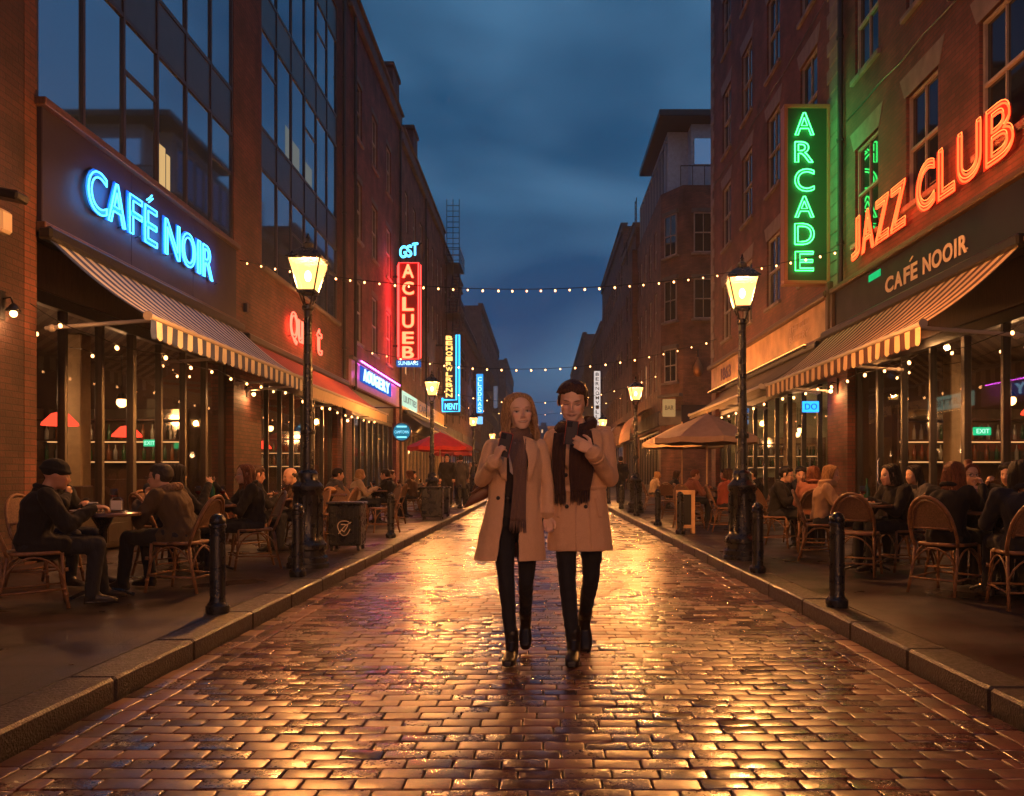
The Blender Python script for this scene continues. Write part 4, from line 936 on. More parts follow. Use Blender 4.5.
# white vertical sign right
y = 84.0
t = thing('lit_sign', 'tall narrow white lit vertical sign with dark letters, far down the right side', 'sign', (xx(598, y), y, zz(425, y)))
g = MB(); g.bbox((xx(594.2, y), y, zz(425, y)), (xx(600.4, y), y+.3, zz(371, y)), .02); g.build('sign_case', emat('white_face', (.85, .72, .66), 0.70), t)
for i, ch in enumerate('BERNOMVILLE'): letter('lettering', ch, (xx(595.6, y), y-.03, zz(376+i*4.7, y)), (1,0,0), UPZ, 3.4*y/FOC, 3.3*y/FOC, BLACK, t, ext=.03, bold=.01)
g = MB(); g.tube([(xx(600, y), y+.1, zz(380, y)), (FX, y+.1, zz(380, y))], .05, 5); g.build('bracket', DARKFR, t)
# round sign
y = 29.0
t = thing('round_sign', 'round turquoise lit sign with white bands hanging near the end of the red awning', 'sign', (xx(402, y), y, zz(432, y)))
g = MB(); M = Matrix.Translation(t.location) @ Matrix.Rotation(R(90), 4, 'X'); rr_ = 9.6*y/FOC
a = MB(); a.lathe([(rr_*.97, -.06), (rr_, -.05), (rr_, .05), (rr_*.97, .06)], n=28); g.add([M @ V(p) for p in a.v], a.f); g.build('sign_rim', BLACK, t)
a = MB(); a.lathe([(rr_*.88, .061), (rr_*.88, .07)], n=28); g = MB(); g.add([M @ V(p) for p in a.v], a.f); g.build('sign_face', emat('teal_face', (.01, .20, .34), 0.67), t)
letter('lettering', 'CAMPTOWN', (xx(395, y), y-.072, zz(433.6, y)), (1,0,0), UPZ, 14*y/FOC, 3.0*y/FOC, emat('teal_letter', (.25, .8, 1), 1.19), t, ext=.01)
g = MB()
for zq in (427.5, 438): g.box((xx(397, y), y-.076, zz(zq, y)), (xx(407, y), y-.07, zz(zq-1.6, y)))
g.build('band', MATS['teal_letter'], t)
g = MB(); g.tube([(xx(402, y), y, zz(432, y)+rr_), (xx(402, y), y, 3.5), (-FX, y, 3.5)], .025, 6); g.build('bracket', BLACK, t)
# yellow box sign on the corner building + hanging ornament on R1 end
y = 42.0
t = thing('box_sign', 'cream lit square sign on the cut corner of the corner building', 'sign', (xx(669, y), y, zz(416, y)))
g = MB(); g.bbox((xx(663, y), y, zz(416.5, y)), (xx(675.5, y), y+.2, zz(399, y)), .02); g.build('sign_case', emat('cream_face', (.75, .40, .14), 0.41), t)
letter('lettering', 'BAR', (xx(665, y), y-.02, zz(410, y)), (1,0,0), UPZ, 8.5*y/FOC, 4.5*y/FOC, pmat('brown_ink', (.08, .04, .02), .5), t, ext=.02)
t = thing('sculpted_sign', 'gilded teardrop ornament on the dark side wall of the corner building', 'ornament', (xx(698, 42.4), 42.4, zz(369, 42.4)))
g = MB(); 
a = [(.02,.62),(.05,.5),(.16,.3),(.26,.1),(.28,-.1),(.2,-.3),(.05,-.38)]
g.lathe([(r*.9, z) for r, z in a][::-1], tuple(t.location), 12); g.build('ornament', pmat('gilt', (.45, .2, .07), .4, metal=.6), t, True)
g = MB(); g.tube([(t.location.x, 42.4, t.location.z+.6), (t.location.x, 42.42, t.location.z+1.0), (t.location.x, 42.52, t.location.z+1.0)], .03, 5); g.build('bracket', DARKFR, t)
# white/cream shop canopies far right
for i, (pa, pb, zt_, yy, lab, colr) in enumerate(((646, 664, 412, 50, 'salmon painted sign board on the facade past the corner building', (.45, .20, .12)), (626, 640, 424, 64, 'pale rounded canopy over a far right shop', (.5, .4, .32)))):
    t = thing('shop_canopy', lab, 'canopy', (FX, yy, zz(zt_, yy)))
    x0, x1 = xx(pa, yy), FX
    g = MB()
    for k in range(8):
        a0, a1 = math.pi/2*k/8, math.pi/2*(k+1)/8; z0 = zz(zt_, yy)-1.5
        P = lambda a, q: (FX-1.3*math.cos(a), yy+q, z0+1.5*math.sin(a))
        g.quad(P(a0, -3), P(a0, 3), P(a1, 3), P(a1, -3))
    g.box((FX-1.31, yy-3, z0-.25), (FX-1.28, yy+3, z0))
    g.build('fabric', pmat('canopy_%d' % i, colr, .8), t)

# ------------------------------------------------------------------ street lamps
LPANE = bpy.data.materials.new('lantern_glass'); _t, _n, _l = nt(LPANE); _n.remove(_n['Principled BSDF'])
tr = _n.new('ShaderNodeBsdfTransparent'); em = _n.new('ShaderNodeEmission'); em.inputs[0].default_value = (1, .47, .11, 1); em.inputs[1].default_value = 3.0
mx = _n.new('ShaderNodeMixShader'); mx.inputs[0].default_value = .62; _l.new(tr.outputs[0], mx.inputs[1]); _l.new(em.outputs[0], mx.inputs[2]); _l.new(mx.outputs[0], _n['Material Output'].inputs[0])
def make_lamp():
    t = thing('street_lamp', '', 'street lamp', (0,0,0), 0, 'lantern street lamps along both kerbs')
    g = MB(); g.lathe([(.25,0),(.25,.05),(.235,.06),(.235,.12),(.21,.14),(.21,.20),(.225,.22),(.225,.27),(.185,.31),(.165,.34),(.165,.86),(.185,.89),(.185,.95),(.14,1.0),(.12,1.03),(.12,1.10),(.085,1.14)], n=12); g.local('base', BLACKM, t, True, auto=35)
    g = MB()
    for a in range(12):
        an = 2*math.pi*a/12; g.box((-.012,.150,.36),(.012,.176,.84), M=Matrix.Rotation(an, 4, 'Z'))
    g.local('base_fluting', BLACKM, t)
    g = MB(); g.lathe([(.068,1.12),(.062,1.2),(.056,2.2),(.050,3.0),(.07,3.02),(.07,3.06),(.045,3.08)], n=12); g.lathe([(.085,1.55),(.09,1.58),(.085,1.61)], n=12); g.local('post', BLACKM, t, True, auto=35)
    g = MB(); 
    for a in range(4):
        an = math.pi/4+a*math.pi/2; c, s = math.cos(an), math.sin(an); g.tube([(.03*c,.03*s,3.04),(.07*c,.07*s,3.10),(.115*c,.115*s,3.205)], .011, 6)
    g.lathe([(.13,3.20),(.145,3.205),(.145,3.22),(.13,3.23)], n=4, rot=math.pi/4); g.local('cradle', BLACKM, t)
    # lantern frame
    b, tp = .135, .262; z0, z1 = 3.23, 3.59; fr = MB()
    for a in range(4):
        an = math.pi/4+a*math.pi/2; c, s = math.cos(an), math.sin(an); fr.tube([(b*c,b*s,z0),(tp*c,tp*s,z1)], .011, 4)
        an2 = an+math.pi/2; c2, s2 = math.cos(an2), math.sin(an2)
        fr.tube([(tp*c,tp*s,z1),(tp*c2,tp*s2,z1)], .013, 4); fr.tube([(b*c,b*s,z0),(b*c2,b*s2,z0)], .011, 4)
    fr.local('lantern_frame', BLACKM, t)
    for a in range(4):
        an = math.pi/4+a*math.pi/2; an2 = an+math.pi/2; f = .965
        P = lambda r, a_, z: (r*f*math.cos(a_), r*f*math.sin(a_), z)
        g = MB(); g.quad(P(b,an,z0+.01), P(b,an2,z0+.01), P(tp,an2,z1-.01), P(tp,an,z1-.01)); g.local('lantern_glass', LPANE, t)
    g = MB(); rt4 = math.pi/4
    g.lathe([(.292,3.593),(.297,3.603),(.275,3.62),(.20,3.675),(.12,3.72),(.08,3.735)], n=4, rot=rt4); g.lathe([(.06,3.735),(.066,3.75),(.066,3.785),(.045,3.805),(.022,3.82),(.016,3.84),(.028,3.855),(.018,3.875),(.005,3.92)], n=10)
    g.local('lantern_roof', BLACKM, t)
    g = MB(); g.sphere((0,0,3.41), (.04,.04,.065), 10, 8); g.local('bulb', emat('lamp_bulb', (1, .6, .22), 30), t, True)
    return t
def add_lamp_light(o, W):
    L = bpy.data.lights.new('lamp_light', 'POINT'); L.energy = W; L.color = (1, .37, .088); L.shadow_soft_size = .09
    lo = bpy.data.objects.new('lamp_light', L); COL.objects.link(lo); lo.parent = o; lo.location = (0,0,3.41)
lp0 = None
LW = 2250
spec = [(-2.73, 9.96, 'nearest street lamp on the left, between the bollard and the litter bin'), (-2.95, 23.0, 'second street lamp on the left, in front of the red umbrella'), (-2.97, 37.3, 'third street lamp on the left, small beside the woman\'s shoulder'), (-2.98, 52.0, 'fourth street lamp on the left, tiny by the woman\'s head'), (-2.98, 68.0, 'fifth street lamp on the left, mostly hidden behind the woman'),
        (2.58, 10.9, 'nearest street lamp on the right, by the bollard and seated diners'), (2.72, 24.4, 'second street lamp on the right, in front of the beige umbrellas'), (2.80, 38.5, 'third street lamp on the right, small beside the man\'s shoulder'), (2.9, 53.5, 'fourth street lamp on the right, tiny behind the man'), (2.9, 69, 'fifth street lamp on the right, tiny near the street end'),
        (-2.85, -5.6, 'unseen, added for front light behind the viewer on the left kerb'), (2.85, -5.2, 'unseen, added for front light behind the viewer on the right kerb')]  # last two: unseen lamps added behind the camera to light the couple's fronts
lamp_proto = make_lamp()
for i, (x, y, lab) in enumerate(spec):
    if i == 0: o = lamp_proto; o.location = (x, y, PV); o['label'] = 'tall black lantern: ' + lab
    else: o = dup(lamp_proto, (x, y, PV), random.uniform(-.15, .15), 'tall black lantern: ' + lab)
for o in [o for o in bpy.data.objects if o.name.startswith('street_lamp')]: add_lamp_light(o, LW if o.location.y > 0 else 2700)

# ------------------------------------------------------------------ bollards, bins, menu board
def make_bollard():
    t = thing('bollard', '', 'bollard', (0,0,0), 0, 'black bollards along the kerbs')
    g = MB(); g.lathe([(.085,0),(.09,.02),(.09,.06),(.075,.075),(.065,.09)], n=14); g.local('base', BLACKM, t, True, auto=30)
    g = MB(); g.lathe([(.062,.09),(.058,.12),(.056,.66),(.066,.67),(.066,.69),(.056,.70)], n=14)
    for a in range(8): g.box((-.006,.054,.14),(.006,.061,.62), M=Matrix.Rotation(a*math.pi/4, 4, 'Z'))
    g.local('post', BLACKM, t, True, auto=30)
    g = MB(); g.lathe([(.058,.70),(.062,.715),(.058,.74),(.042,.765),(.015,.778)], n=14); g.local('cap', BLACKM, t, True)
    return t
bp0 = make_bollard(); first = True
for (x, y, lab) in [(-2.53, 6.65, 'nearest on the left, in front of the seated woman with glasses'), (-2.59, 9.05, 'just in front of the nearest left street lamp'), (-2.58, 14.6, 'past the litter bin on the left'), (-2.62, 27.5, 'beside the pair of planters on the left'), (-2.6, 33.2, 'small one beyond the planters on the left'), (-2.62, 29.9, 'beside the walkers on the left'),
                    (2.42, 6.95, 'nearest on the right, before the blond diner'), (2.39, 9.37, 'just in front of the nearest right street lamp'), (2.54, 15.5, 'in front of the wooden menu board'), (2.5, 18.2, 'behind the menu board on the right'), (2.52, 22.4, 'beside the second right street lamp'), (2.55, 27.0, 'small one past the second right lamp'), (2.55, 32, 'tiny one near the far right walker')]:
    lab = 'short black bollard ' + lab
    if first: bp0.location = (x, y, PV); bp0['label'] = lab; first = False
    else: dup(bp0, (x, y, PV), random.uniform(0, 1), lab)
def make_bin(loc, label, emblem=True, w_=.46, h=.66, name='litter_bin', cat='bin'):
    t = thing(name, label, cat, loc)
    g = MB(); g.bbox((-w_/2,-.2,.07),(w_/2,.2,h), .02)
    for s in np.linspace(-w_/2+.05, w_/2-.05, 7): g.box((s-.008,-.204,.12),(s+.008,-.198,h-.06))
    g.local('body', BLACKM, t)
    for sx in (-1, 1):
        for sy in (-1, 1): g = MB(); g.bbox((sx*(w_/2-.04)-.02, sy*.16-.02, 0), (sx*(w_/2-.04)+.02, sy*.16+.02, .1), .004); g.local('leg', BLACKM, t)
    g = MB(); g.bbox((-w_/2-.03,-.23,h),(w_/2+.03,.23,h+.035), .012); g.local('lid', BLACKM, t)
    if emblem:
        EM = pmat('emblem_silver', (.45, .36, .30), .45)
        g = MB(); P = lambda a, r: (r*math.cos(a), -.212, h*.5+r*math.sin(a)*1.15)
        g.tube([P(a, .09+.008*math.sin(3*a)) for a in np.linspace(.5, 6.1, 20)], .007, 5); g.tube([P(2.4,.06), P(1.5,.04), P(.5,.06), P(-.4,.03), P(-1.6,.05), P(3.6,.05)], .008, 5); g.tube([P(3.9,.11), P(1.2,.02), P(.6,.12)], .007, 5)
        g.local('emblem', EM, t)
    return t
make_bin((-2.80, 12.3, PV), 'black metal litter bin with a pale round emblem, right of the nearest left lamp')
make_bin((-2.62, 20.6, PV), 'dark slatted box planter, front one of the pair under the second left lamp', False, .5, .76, 'planter_box', 'planter')
make_bin((-2.25-.33, 22.0, PV), 'dark slatted box planter, rear one of the pair under the second left lamp', False, .42, .74, 'planter_box', 'planter')
t = thing('menu_board', 'pale wooden framed menu board standing behind a bollard on the right', 'menu board', (xx(685.5, 15.7), 15.7, PV))
PW = pmat('pale_wood', (.55, .33, .17), .5, bump=.3, bscale=12, var=.2)
g = MB(); w_, h = .175, .80
g.bbox((-w_,-.02,0),(-w_+.07,.02,h), .006); g.bbox((w_-.07,-.02,0),(w_,.02,h), .006); g.bbox((-w_+.07,-.02,h-.08),(w_-.07,.02,h), .006); g.bbox((-w_+.07,-.02,.10),(w_-.07,.02,.16), .006); g.local('board_frame', PW, t)
g = MB(); g.box((-w_+.07,-.008,.16),(w_-.07,.008,h-.08)); g.local('chalkboard', BLACK, t)
for sx in (-1, 1): g = MB(); g.tube([(sx*(w_-.04),.02,h-.06),(sx*(w_-.04),.22,.0)], .015, 5); g.local('leg', PW, t)

# ------------------------------------------------------------------ awnings
def awning(label, sd, y0, y1, c1, c2, zw=4.12, zf=3.16, xf=4.83, stripe=.13, val=.24, arms=True, plain=False, sag=.0):
    t = thing('awning', label, 'awning', (sd*FX, (y0+y1)/2, zw))
    m1 = pmat('canvas_%s' % str(c1), c1, .8, bump=.35, bscale=4, var=.12, vscale=2, sheen=.0); m2 = pmat('canvas_%s' % str(c2), c2, .8, bump=.35, bscale=4, var=.12, vscale=2)
    n_ = max(2, int(round((y1-y0)/stripe))); st = (y1-y0)/n_
    g = MB(); S = 8
    def pt(u, y, dz=0):      # u 0 wall .. 1 front
        return (sd*(FX-.12 + (xf-FX+.12)*u), y, zw + (zf-zw)*u - .07*math.sin(math.pi*u) + dz + .008*math.sin(y*5.1)*u)
    for i in range(n_):
        a, b = y0+i*st, y0+(i+1)*st; mi = 0 if plain else i % 2
        for k in range(S):
            u0, u1 = k/S, (k+1)/S
            g.quad(pt(u0,a), pt(u0,b), pt(u1,b), pt(u1,a), mi); g.quad(pt(u0,a,-.012), pt(u1,a,-.012), pt(u1,b,-.012), pt(u0,b,-.012), mi)
    for y in (y0, y1):
        for k in range(S): g.quad(pt(k/S,y), pt((k+1)/S,y), pt((k+1)/S,y,-.012), pt(k/S,y,-.012), 0)
    g.build('canopy', [m1, m2], t, True)
    g = MB(); vw = st*2
    for i in range(n_):
        a, b = y0+i*st, y0+(i+1)*st; x = sd*xf; mi = 0 if plain else i % 2; fl = .006*math.sin(i*1.7)
        K = 5
        for k in range(K):
            ya, yb = a+(b-a)*k/K, a+(b-a)*(k+1)/K
            sc_ = lambda y: zf-.03-val+(.035*(1-math.sin(math.pi*min(1, max(0, (y-a)/(b-a))))) if not plain else 0)
            wob = lambda y: sd*.008*math.sin(y*4.3)
            for off in (0, -sd*.006):
                g.quad((x-wob(ya)*.3+off, ya, zf-.02), (x-wob(yb)*.3+off, yb, zf-.02), (x-wob(yb)+off-fl*sd, yb, sc_(yb)), (x-wob(ya)+off-fl*sd, ya, sc_(ya)), mi)
    g.build('valance', [m1, m2], t)
    g = MB(); g.tube([(sd*xf, y0-.04, zf), (sd*xf, y1+.04, zf)], .035, 8); g.build('front_bar', pmat('awning_bar', (.4, .34, .3), .4), t)
    for y in (y0-.05, y1+.05): g = MB(); g.tube([(sd*xf, y-.01, zf), (sd*xf, y+.01, zf)], .06, 10); g.build('end_cap', MATS['awning_bar'], t)
    g = MB(); g.bbox((sd*(FX-.2), y0-.08, zw-.02), (sd*(FX-.02), y1+.08, zw+.14), .03); g.build('cassette', BLACK, t)
    if arms:
        for y in [y0+.1] + ([(y0+y1)/2] if y1-y0 > 5 else []) + [y1-.1]:
            g = MB(); g.tube([(sd*(FX-.02), y, zf-.15+.02), (sd*(xf+.02), y, zf-.03)], .026, 6); g.sphere((sd*(FX-.1), y, zf-.13), .05, 8, 6); g.build('arm', MATS['awning_bar'], t)
    return t
BLU, CRM, CRM2, DKB = (.10, .16, .36), (.62, .55, .46), (.62, .46, .30), (.06, .045, .04)
awning('long blue and cream striped awning over the near left cafe', -1, 10.5, 17.2, (.03, .05, .15), (.60, .56, .50), stripe=.16)
awning('red awning with a striped valance over the second left cafe', -1, 17.6, 26.6, (.42, .06, .05), (.50, .11, .07), zw=4.0, zf=3.1, stripe=.16)
awning('orange and brown striped awning over the near right cafe', 1, 10.8, 18.2, (.66, .46, .28), (.07, .022, .02), zf=3.12, stripe=.16)
awning('plain olive canvas awning under the old painted fascia on the right', 1, 18.7, 27.6, (.12, .09, .055), (.12, .09, .055), zw=4.0, zf=3.15, plain=True, val=.12)
awning('dark canvas awning behind the red umbrella', -1, 38.5, 46, (.10, .075, .06), (.10, .075, .06), zw=4.0, zf=3.2, plain=True, val=.15, arms=False)
awning('grey awning past the red umbrella', -1, 46.6, 53.5, (.30, .24, .2), (.12, .09, .08), zw=4.0, zf=3.2, val=.15, arms=False, stripe=.3)
# striped valance for the red awning: recolour its valance with cream strips
for o in bpy.data.objects:
    if o.name.startswith('valance') and o.parent and o.parent['label'].startswith('red awning'):
        o.data.materials.clear(); o.data.materials.append(pmat('cream_strip', (.55, .40, .25), .8)); o.data.materials.append(pmat('brown_strip', (.08, .03, .025), .8))

# ------------------------------------------------------------------ string lights
BULB = emat('string_bulb', (1, .42, .13), 8); BULBD = emat('string_bulb_far', (1, .56, .26), 14)
def bulb_mesh(r):
    g = MB(); g.sphere((0,0,-r*1.1), (r, r, r*1.2), 8, 6); return g.mesh('bulb', BULB, True)
BM1, BM2, BM3 = bulb_mesh(.018), bulb_mesh(.024), bulb_mesh(.023)
def string(label, pts, step, bm, thick=.009, sagf=0.0, mat=None):
    """pts: polyline through hooks; each span sags by sagf"""
    pts = [V(p) for p in pts]; P = []
    for a, b in zip(pts, pts[1:]):
        n_ = max(2, int((b-a).length/.15)); s = sagf if isinstance(sagf, float) else sagf
        for k in range(n_+(b is pts[-1])):
            u = k/n_; P.append(a.lerp(b, u) - V((0,0,4*s*u*(1-u))))
    t = thing('string_light', label, 'string lights', tuple(P[0]), 0, 'strings of festoon bulbs')
    g = MB(); g.tube(P, thick, 5); g.build('cable', BLACK, t)
    d = step*.5; acc = 0
    for a, b in zip(P, P[1:]):
        L = (b-a).length
        while d <= acc+L:
            q = a.lerp(b, (d-acc)/L); o = mk('bulb', bm, t, q - P[0] - V((0,0,.02))); k_ = random.uniform(.85, 1.18); o.scale = (k_, k_, k_); o.rotation_euler = (random.uniform(-.3,.3), random.uniform(-.3,.3), 0); d += step*random.uniform(.94, 1.06)
        acc += L
    return t
string('string of festoon bulbs across the street, the nearest and highest in view', [(-FX, 17.5, 5.62), (FX, 17.6, 5.86)], .305, BM1, sagf=.70)
string('second string of bulbs across the street, in front of the red vertical sign\'s foot', [(-FX, 30.0, 5.6), (FX, 30.0, 6.0)], .52, BM2, .01, sagf=.85)
string('third string of bulbs across the street behind the couple\'s heads', [(-FX, 45, 6.0), (FX, 45.0, 6.5)], .75, BM2, .01, sagf=1.2)
string('farthest string of bulbs across the street', [(-FX, 66, 6.6), (FX, 66, 7.2)], 1.2, BM2, .01, sagf=1.0)
string('string of bulbs under the blue and cream awning', [(-6.1, 10.15, 3.25), (-5.6, 10.7, 2.95), (-5.15, 11.6, 2.86), (-5.1, 13.4, 2.86), (-5.1, 15.3, 2.86), (-5.1, 17.1, 2.9)], .75, BM3, .006, sagf=.05)
string('string of bulbs under the red awning', [(-5.1, 17.8, 2.85), (-5.1, 20.5, 2.85), (-5.1, 23.5, 2.85), (-5.1, 26.4, 2.9)], .8, BM3, .006, sagf=.06)
string('string of bulbs under the orange striped awning', [(6.05, 10.3, 3.2), (5.7, 10.7, 2.95), (5.15, 11.6, 2.84), (5.1, 13.6, 2.84), (5.1, 15.9, 2.84), (5.1, 18.0, 2.86)], .75, BM3, .006, sagf=.05)
string('string of bulbs along the ceiling edge inside the near left cafe', [(-6.6, 10.8, 3.2), (-6.9, 12.8, 3.1), (-6.6, 14.8, 3.15), (-6.9, 16.8, 3.2)], .9, BM3, .005, sagf=.1)
string('string of bulbs along the ceiling edge inside the near right cafe', [(6.9, 8.8, 3.1), (6.6, 10.8, 3.15), (6.9, 12.8, 3.1), (6.6, 15, 3.15), (6.9, 16.8, 3.2)], .9, BM3, .005, sagf=.1)
string('string of bulbs under the olive awning', [(5.1, 19.0, 2.9), (5.1, 21.5, 2.9), (5.1, 24.5, 2.9), (5.1, 27.3, 2.95)], .9, BM3, .006, sagf=.06)

# wall lamps
def sconce(label, x, y, z, sd, W=6):
    t = thing('wall_lamp', label, 'wall lamp', (x, y, z))
    o = -sd
    g = MB(); g.bbox((0, -.05, -.02), (o*.03, .05, .32), .008); g.tube([(o*.03,0,.22),(o*.12,0,.24),(o*.15,0,.16)], .012, 6); g.local('bracket', BLACK, t)
    g = MB(); g.lathe([(.03,.16),(.075,.10),(.085,.08)][::-1], (o*.15,0,0), 10); g.local('lamp_shade', BLACK, t, True)
    g = MB(); g.sphere((o*.15,0,.05), .04, 10, 8); g.local('bulb', emat('sconce_bulb', (1, .5, .18), 10), t, True)
    L = bpy.data.lights.new('sconce_light', 'POINT'); L.energy = W; L.color = (1, .45, .15); L.shadow_soft_size = .05
    lo = bpy.data.objects.new('sconce_light', L); COL.objects.link(lo); lo.parent = t; lo.location = (o*.15, 0, -.02)
sconce('small shaded lamp on the nearest left brick pier', -FX, 9.75, 3.0, -1, 14)
sconce('small shaded lamp on the brick pier between the two left awnings', -FX, 17.9, 2.85, -1, 22)
sconce('small shaded lamp on the brick pier between the two right shops', FX, 17.75, 2.9, 1, 22)
sconce('small shaded lamp on the wall by the second left pier', -FX, 26.6, 2.85, -1, 18)
sconce('small shaded lamp above the near right cafe door', FX-.0, 14.2, 3.35, 1, 16)
t = thing('flood_lamp', 'black flood lamp above the near end of the blue and cream awning', 'lamp', (-FX, 9.6, 4.35))
g = MB(); g.bbox((0,-.12,0),(.35,.12,.1), .02, M=Matrix.Rotation(R(12), 4, 'Y')); g.local('lamp_housing', BLACK, t)
g = MB(); g.tube([(0,0,.05),(.1,0,.05)], .03, 6); g.local('bracket', BLACK, t)
t = thing('junction_box', 'cream plastic box on the brick pier at the near end of the awning', 'box', (-FX, 9.65, 3.95))
g = MB(); g.bbox((0,-.1,0),(.14,.12,.26), .03); g.local('box', pmat('cream_plastic', (.5, .42, .36), .5), t)
t = thing('junction_box', 'small black box on the brick pier between the two left awnings', 'box', (-FX, 17.75, 4.6))
g = MB(); g.bbox((0,-.06,0),(.08,.06,.18), .01); g.local('box', BLACK, t)

# ------------------------------------------------------------------ umbrellas
def umbrella(label, x, y, r, zr, zt, col, n=8, rot=.2):
    t = thing('parasol', label, 'umbrella', (x, y, PV), rot)
    m = pmat('parasol_%s' % str(col), col, .8, bump=.3, bscale=5, var=.1)
    g = MB(); S = 5; zt -= PV; zr -= PV
    for k in range(n):
        a0, a1 = 2*math.pi*k/n, 2*math.pi*(k+1)/n
        def P(a, u, j, dz=0):
            rr = r*u; f = 1-.07*math.sin(math.pi*j)*u    # fabric pulled in between ribs
            return (rr*f*math.cos(a), rr*f*math.sin(a), zt-(zt-zr)*u**1.08 - .03*math.sin(math.pi*j)*u + dz)
        for i in range(S):
            for q in range(4):
                A, B = a0+(a1-a0)*q/4, a0+(a1-a0)*(q+1)/4; u0, u1 = i/S, (i+1)/S
                g.quad(P(A,u1,q/4), P(B,u1,(q+1)/4), P(B,u0,(q+1)/4), P(A,u0,q/4)); g.quad(P(A,u1,q/4,-.01), P(A,u0,q/4,-.01), P(B,u0,(q+1)/4,-.01), P(B,u1,(q+1)/4,-.01))
        for q in range(4):
            A, B = a0+(a1-a0)*q/4, a0+(a1-a0)*(q+1)/4; p, s = P(A,1,q/4), P(B,1,(q+1)/4)
            g.quad(p, s, (s[0], s[1], s[2]-.13), (p[0], p[1], p[2]-.13))
    g.local('canopy', m, t)
    for k in range(n):
        a = 2*math.pi*k/n; g = MB(); g.tube([(0,0,zt-.05),(r*.98*math.cos(a), r*.98*math.sin(a), zr-.02)], .012, 4); g.tube([(0,0,zr-.1),(r*.5*math.cos(a), r*.5*math.sin(a), (zt+zr)/2-.06)], .01, 4); g.local('rib', PW, t)
    g = MB(); g.tube([(0,0,.05),(0,0,zt+.04)], .025, 8); g.local('pole', PW, t); g = MB(); g.lathe([(.26,0),(.26,.05),(.06,.08),(.05,.3)], n=14); g.local('base', BLACKM, t)
umbrella('large beige parasol in front, on the right pavement', xx(707, 21), 21.0, 1.32, 2.12, 2.72, (.42, .27, .19), rot=.1)
umbrella('beige parasol partly hidden behind the larger one on the right', xx(682, 27), 27.0, 1.35, 2.2, 2.85, (.46, .33, .22), rot=.3)
umbrella('red parasol on the left pavement beyond the second lamp', xx(440, 30), 30.0, 1.15, 2.2, 2.72, (.55, .025, .02))
umbrella('small red parasol behind the first red one', xx(452, 38), 38.0, 1.0, 2.2, 2.7, (.40, .03, .02))

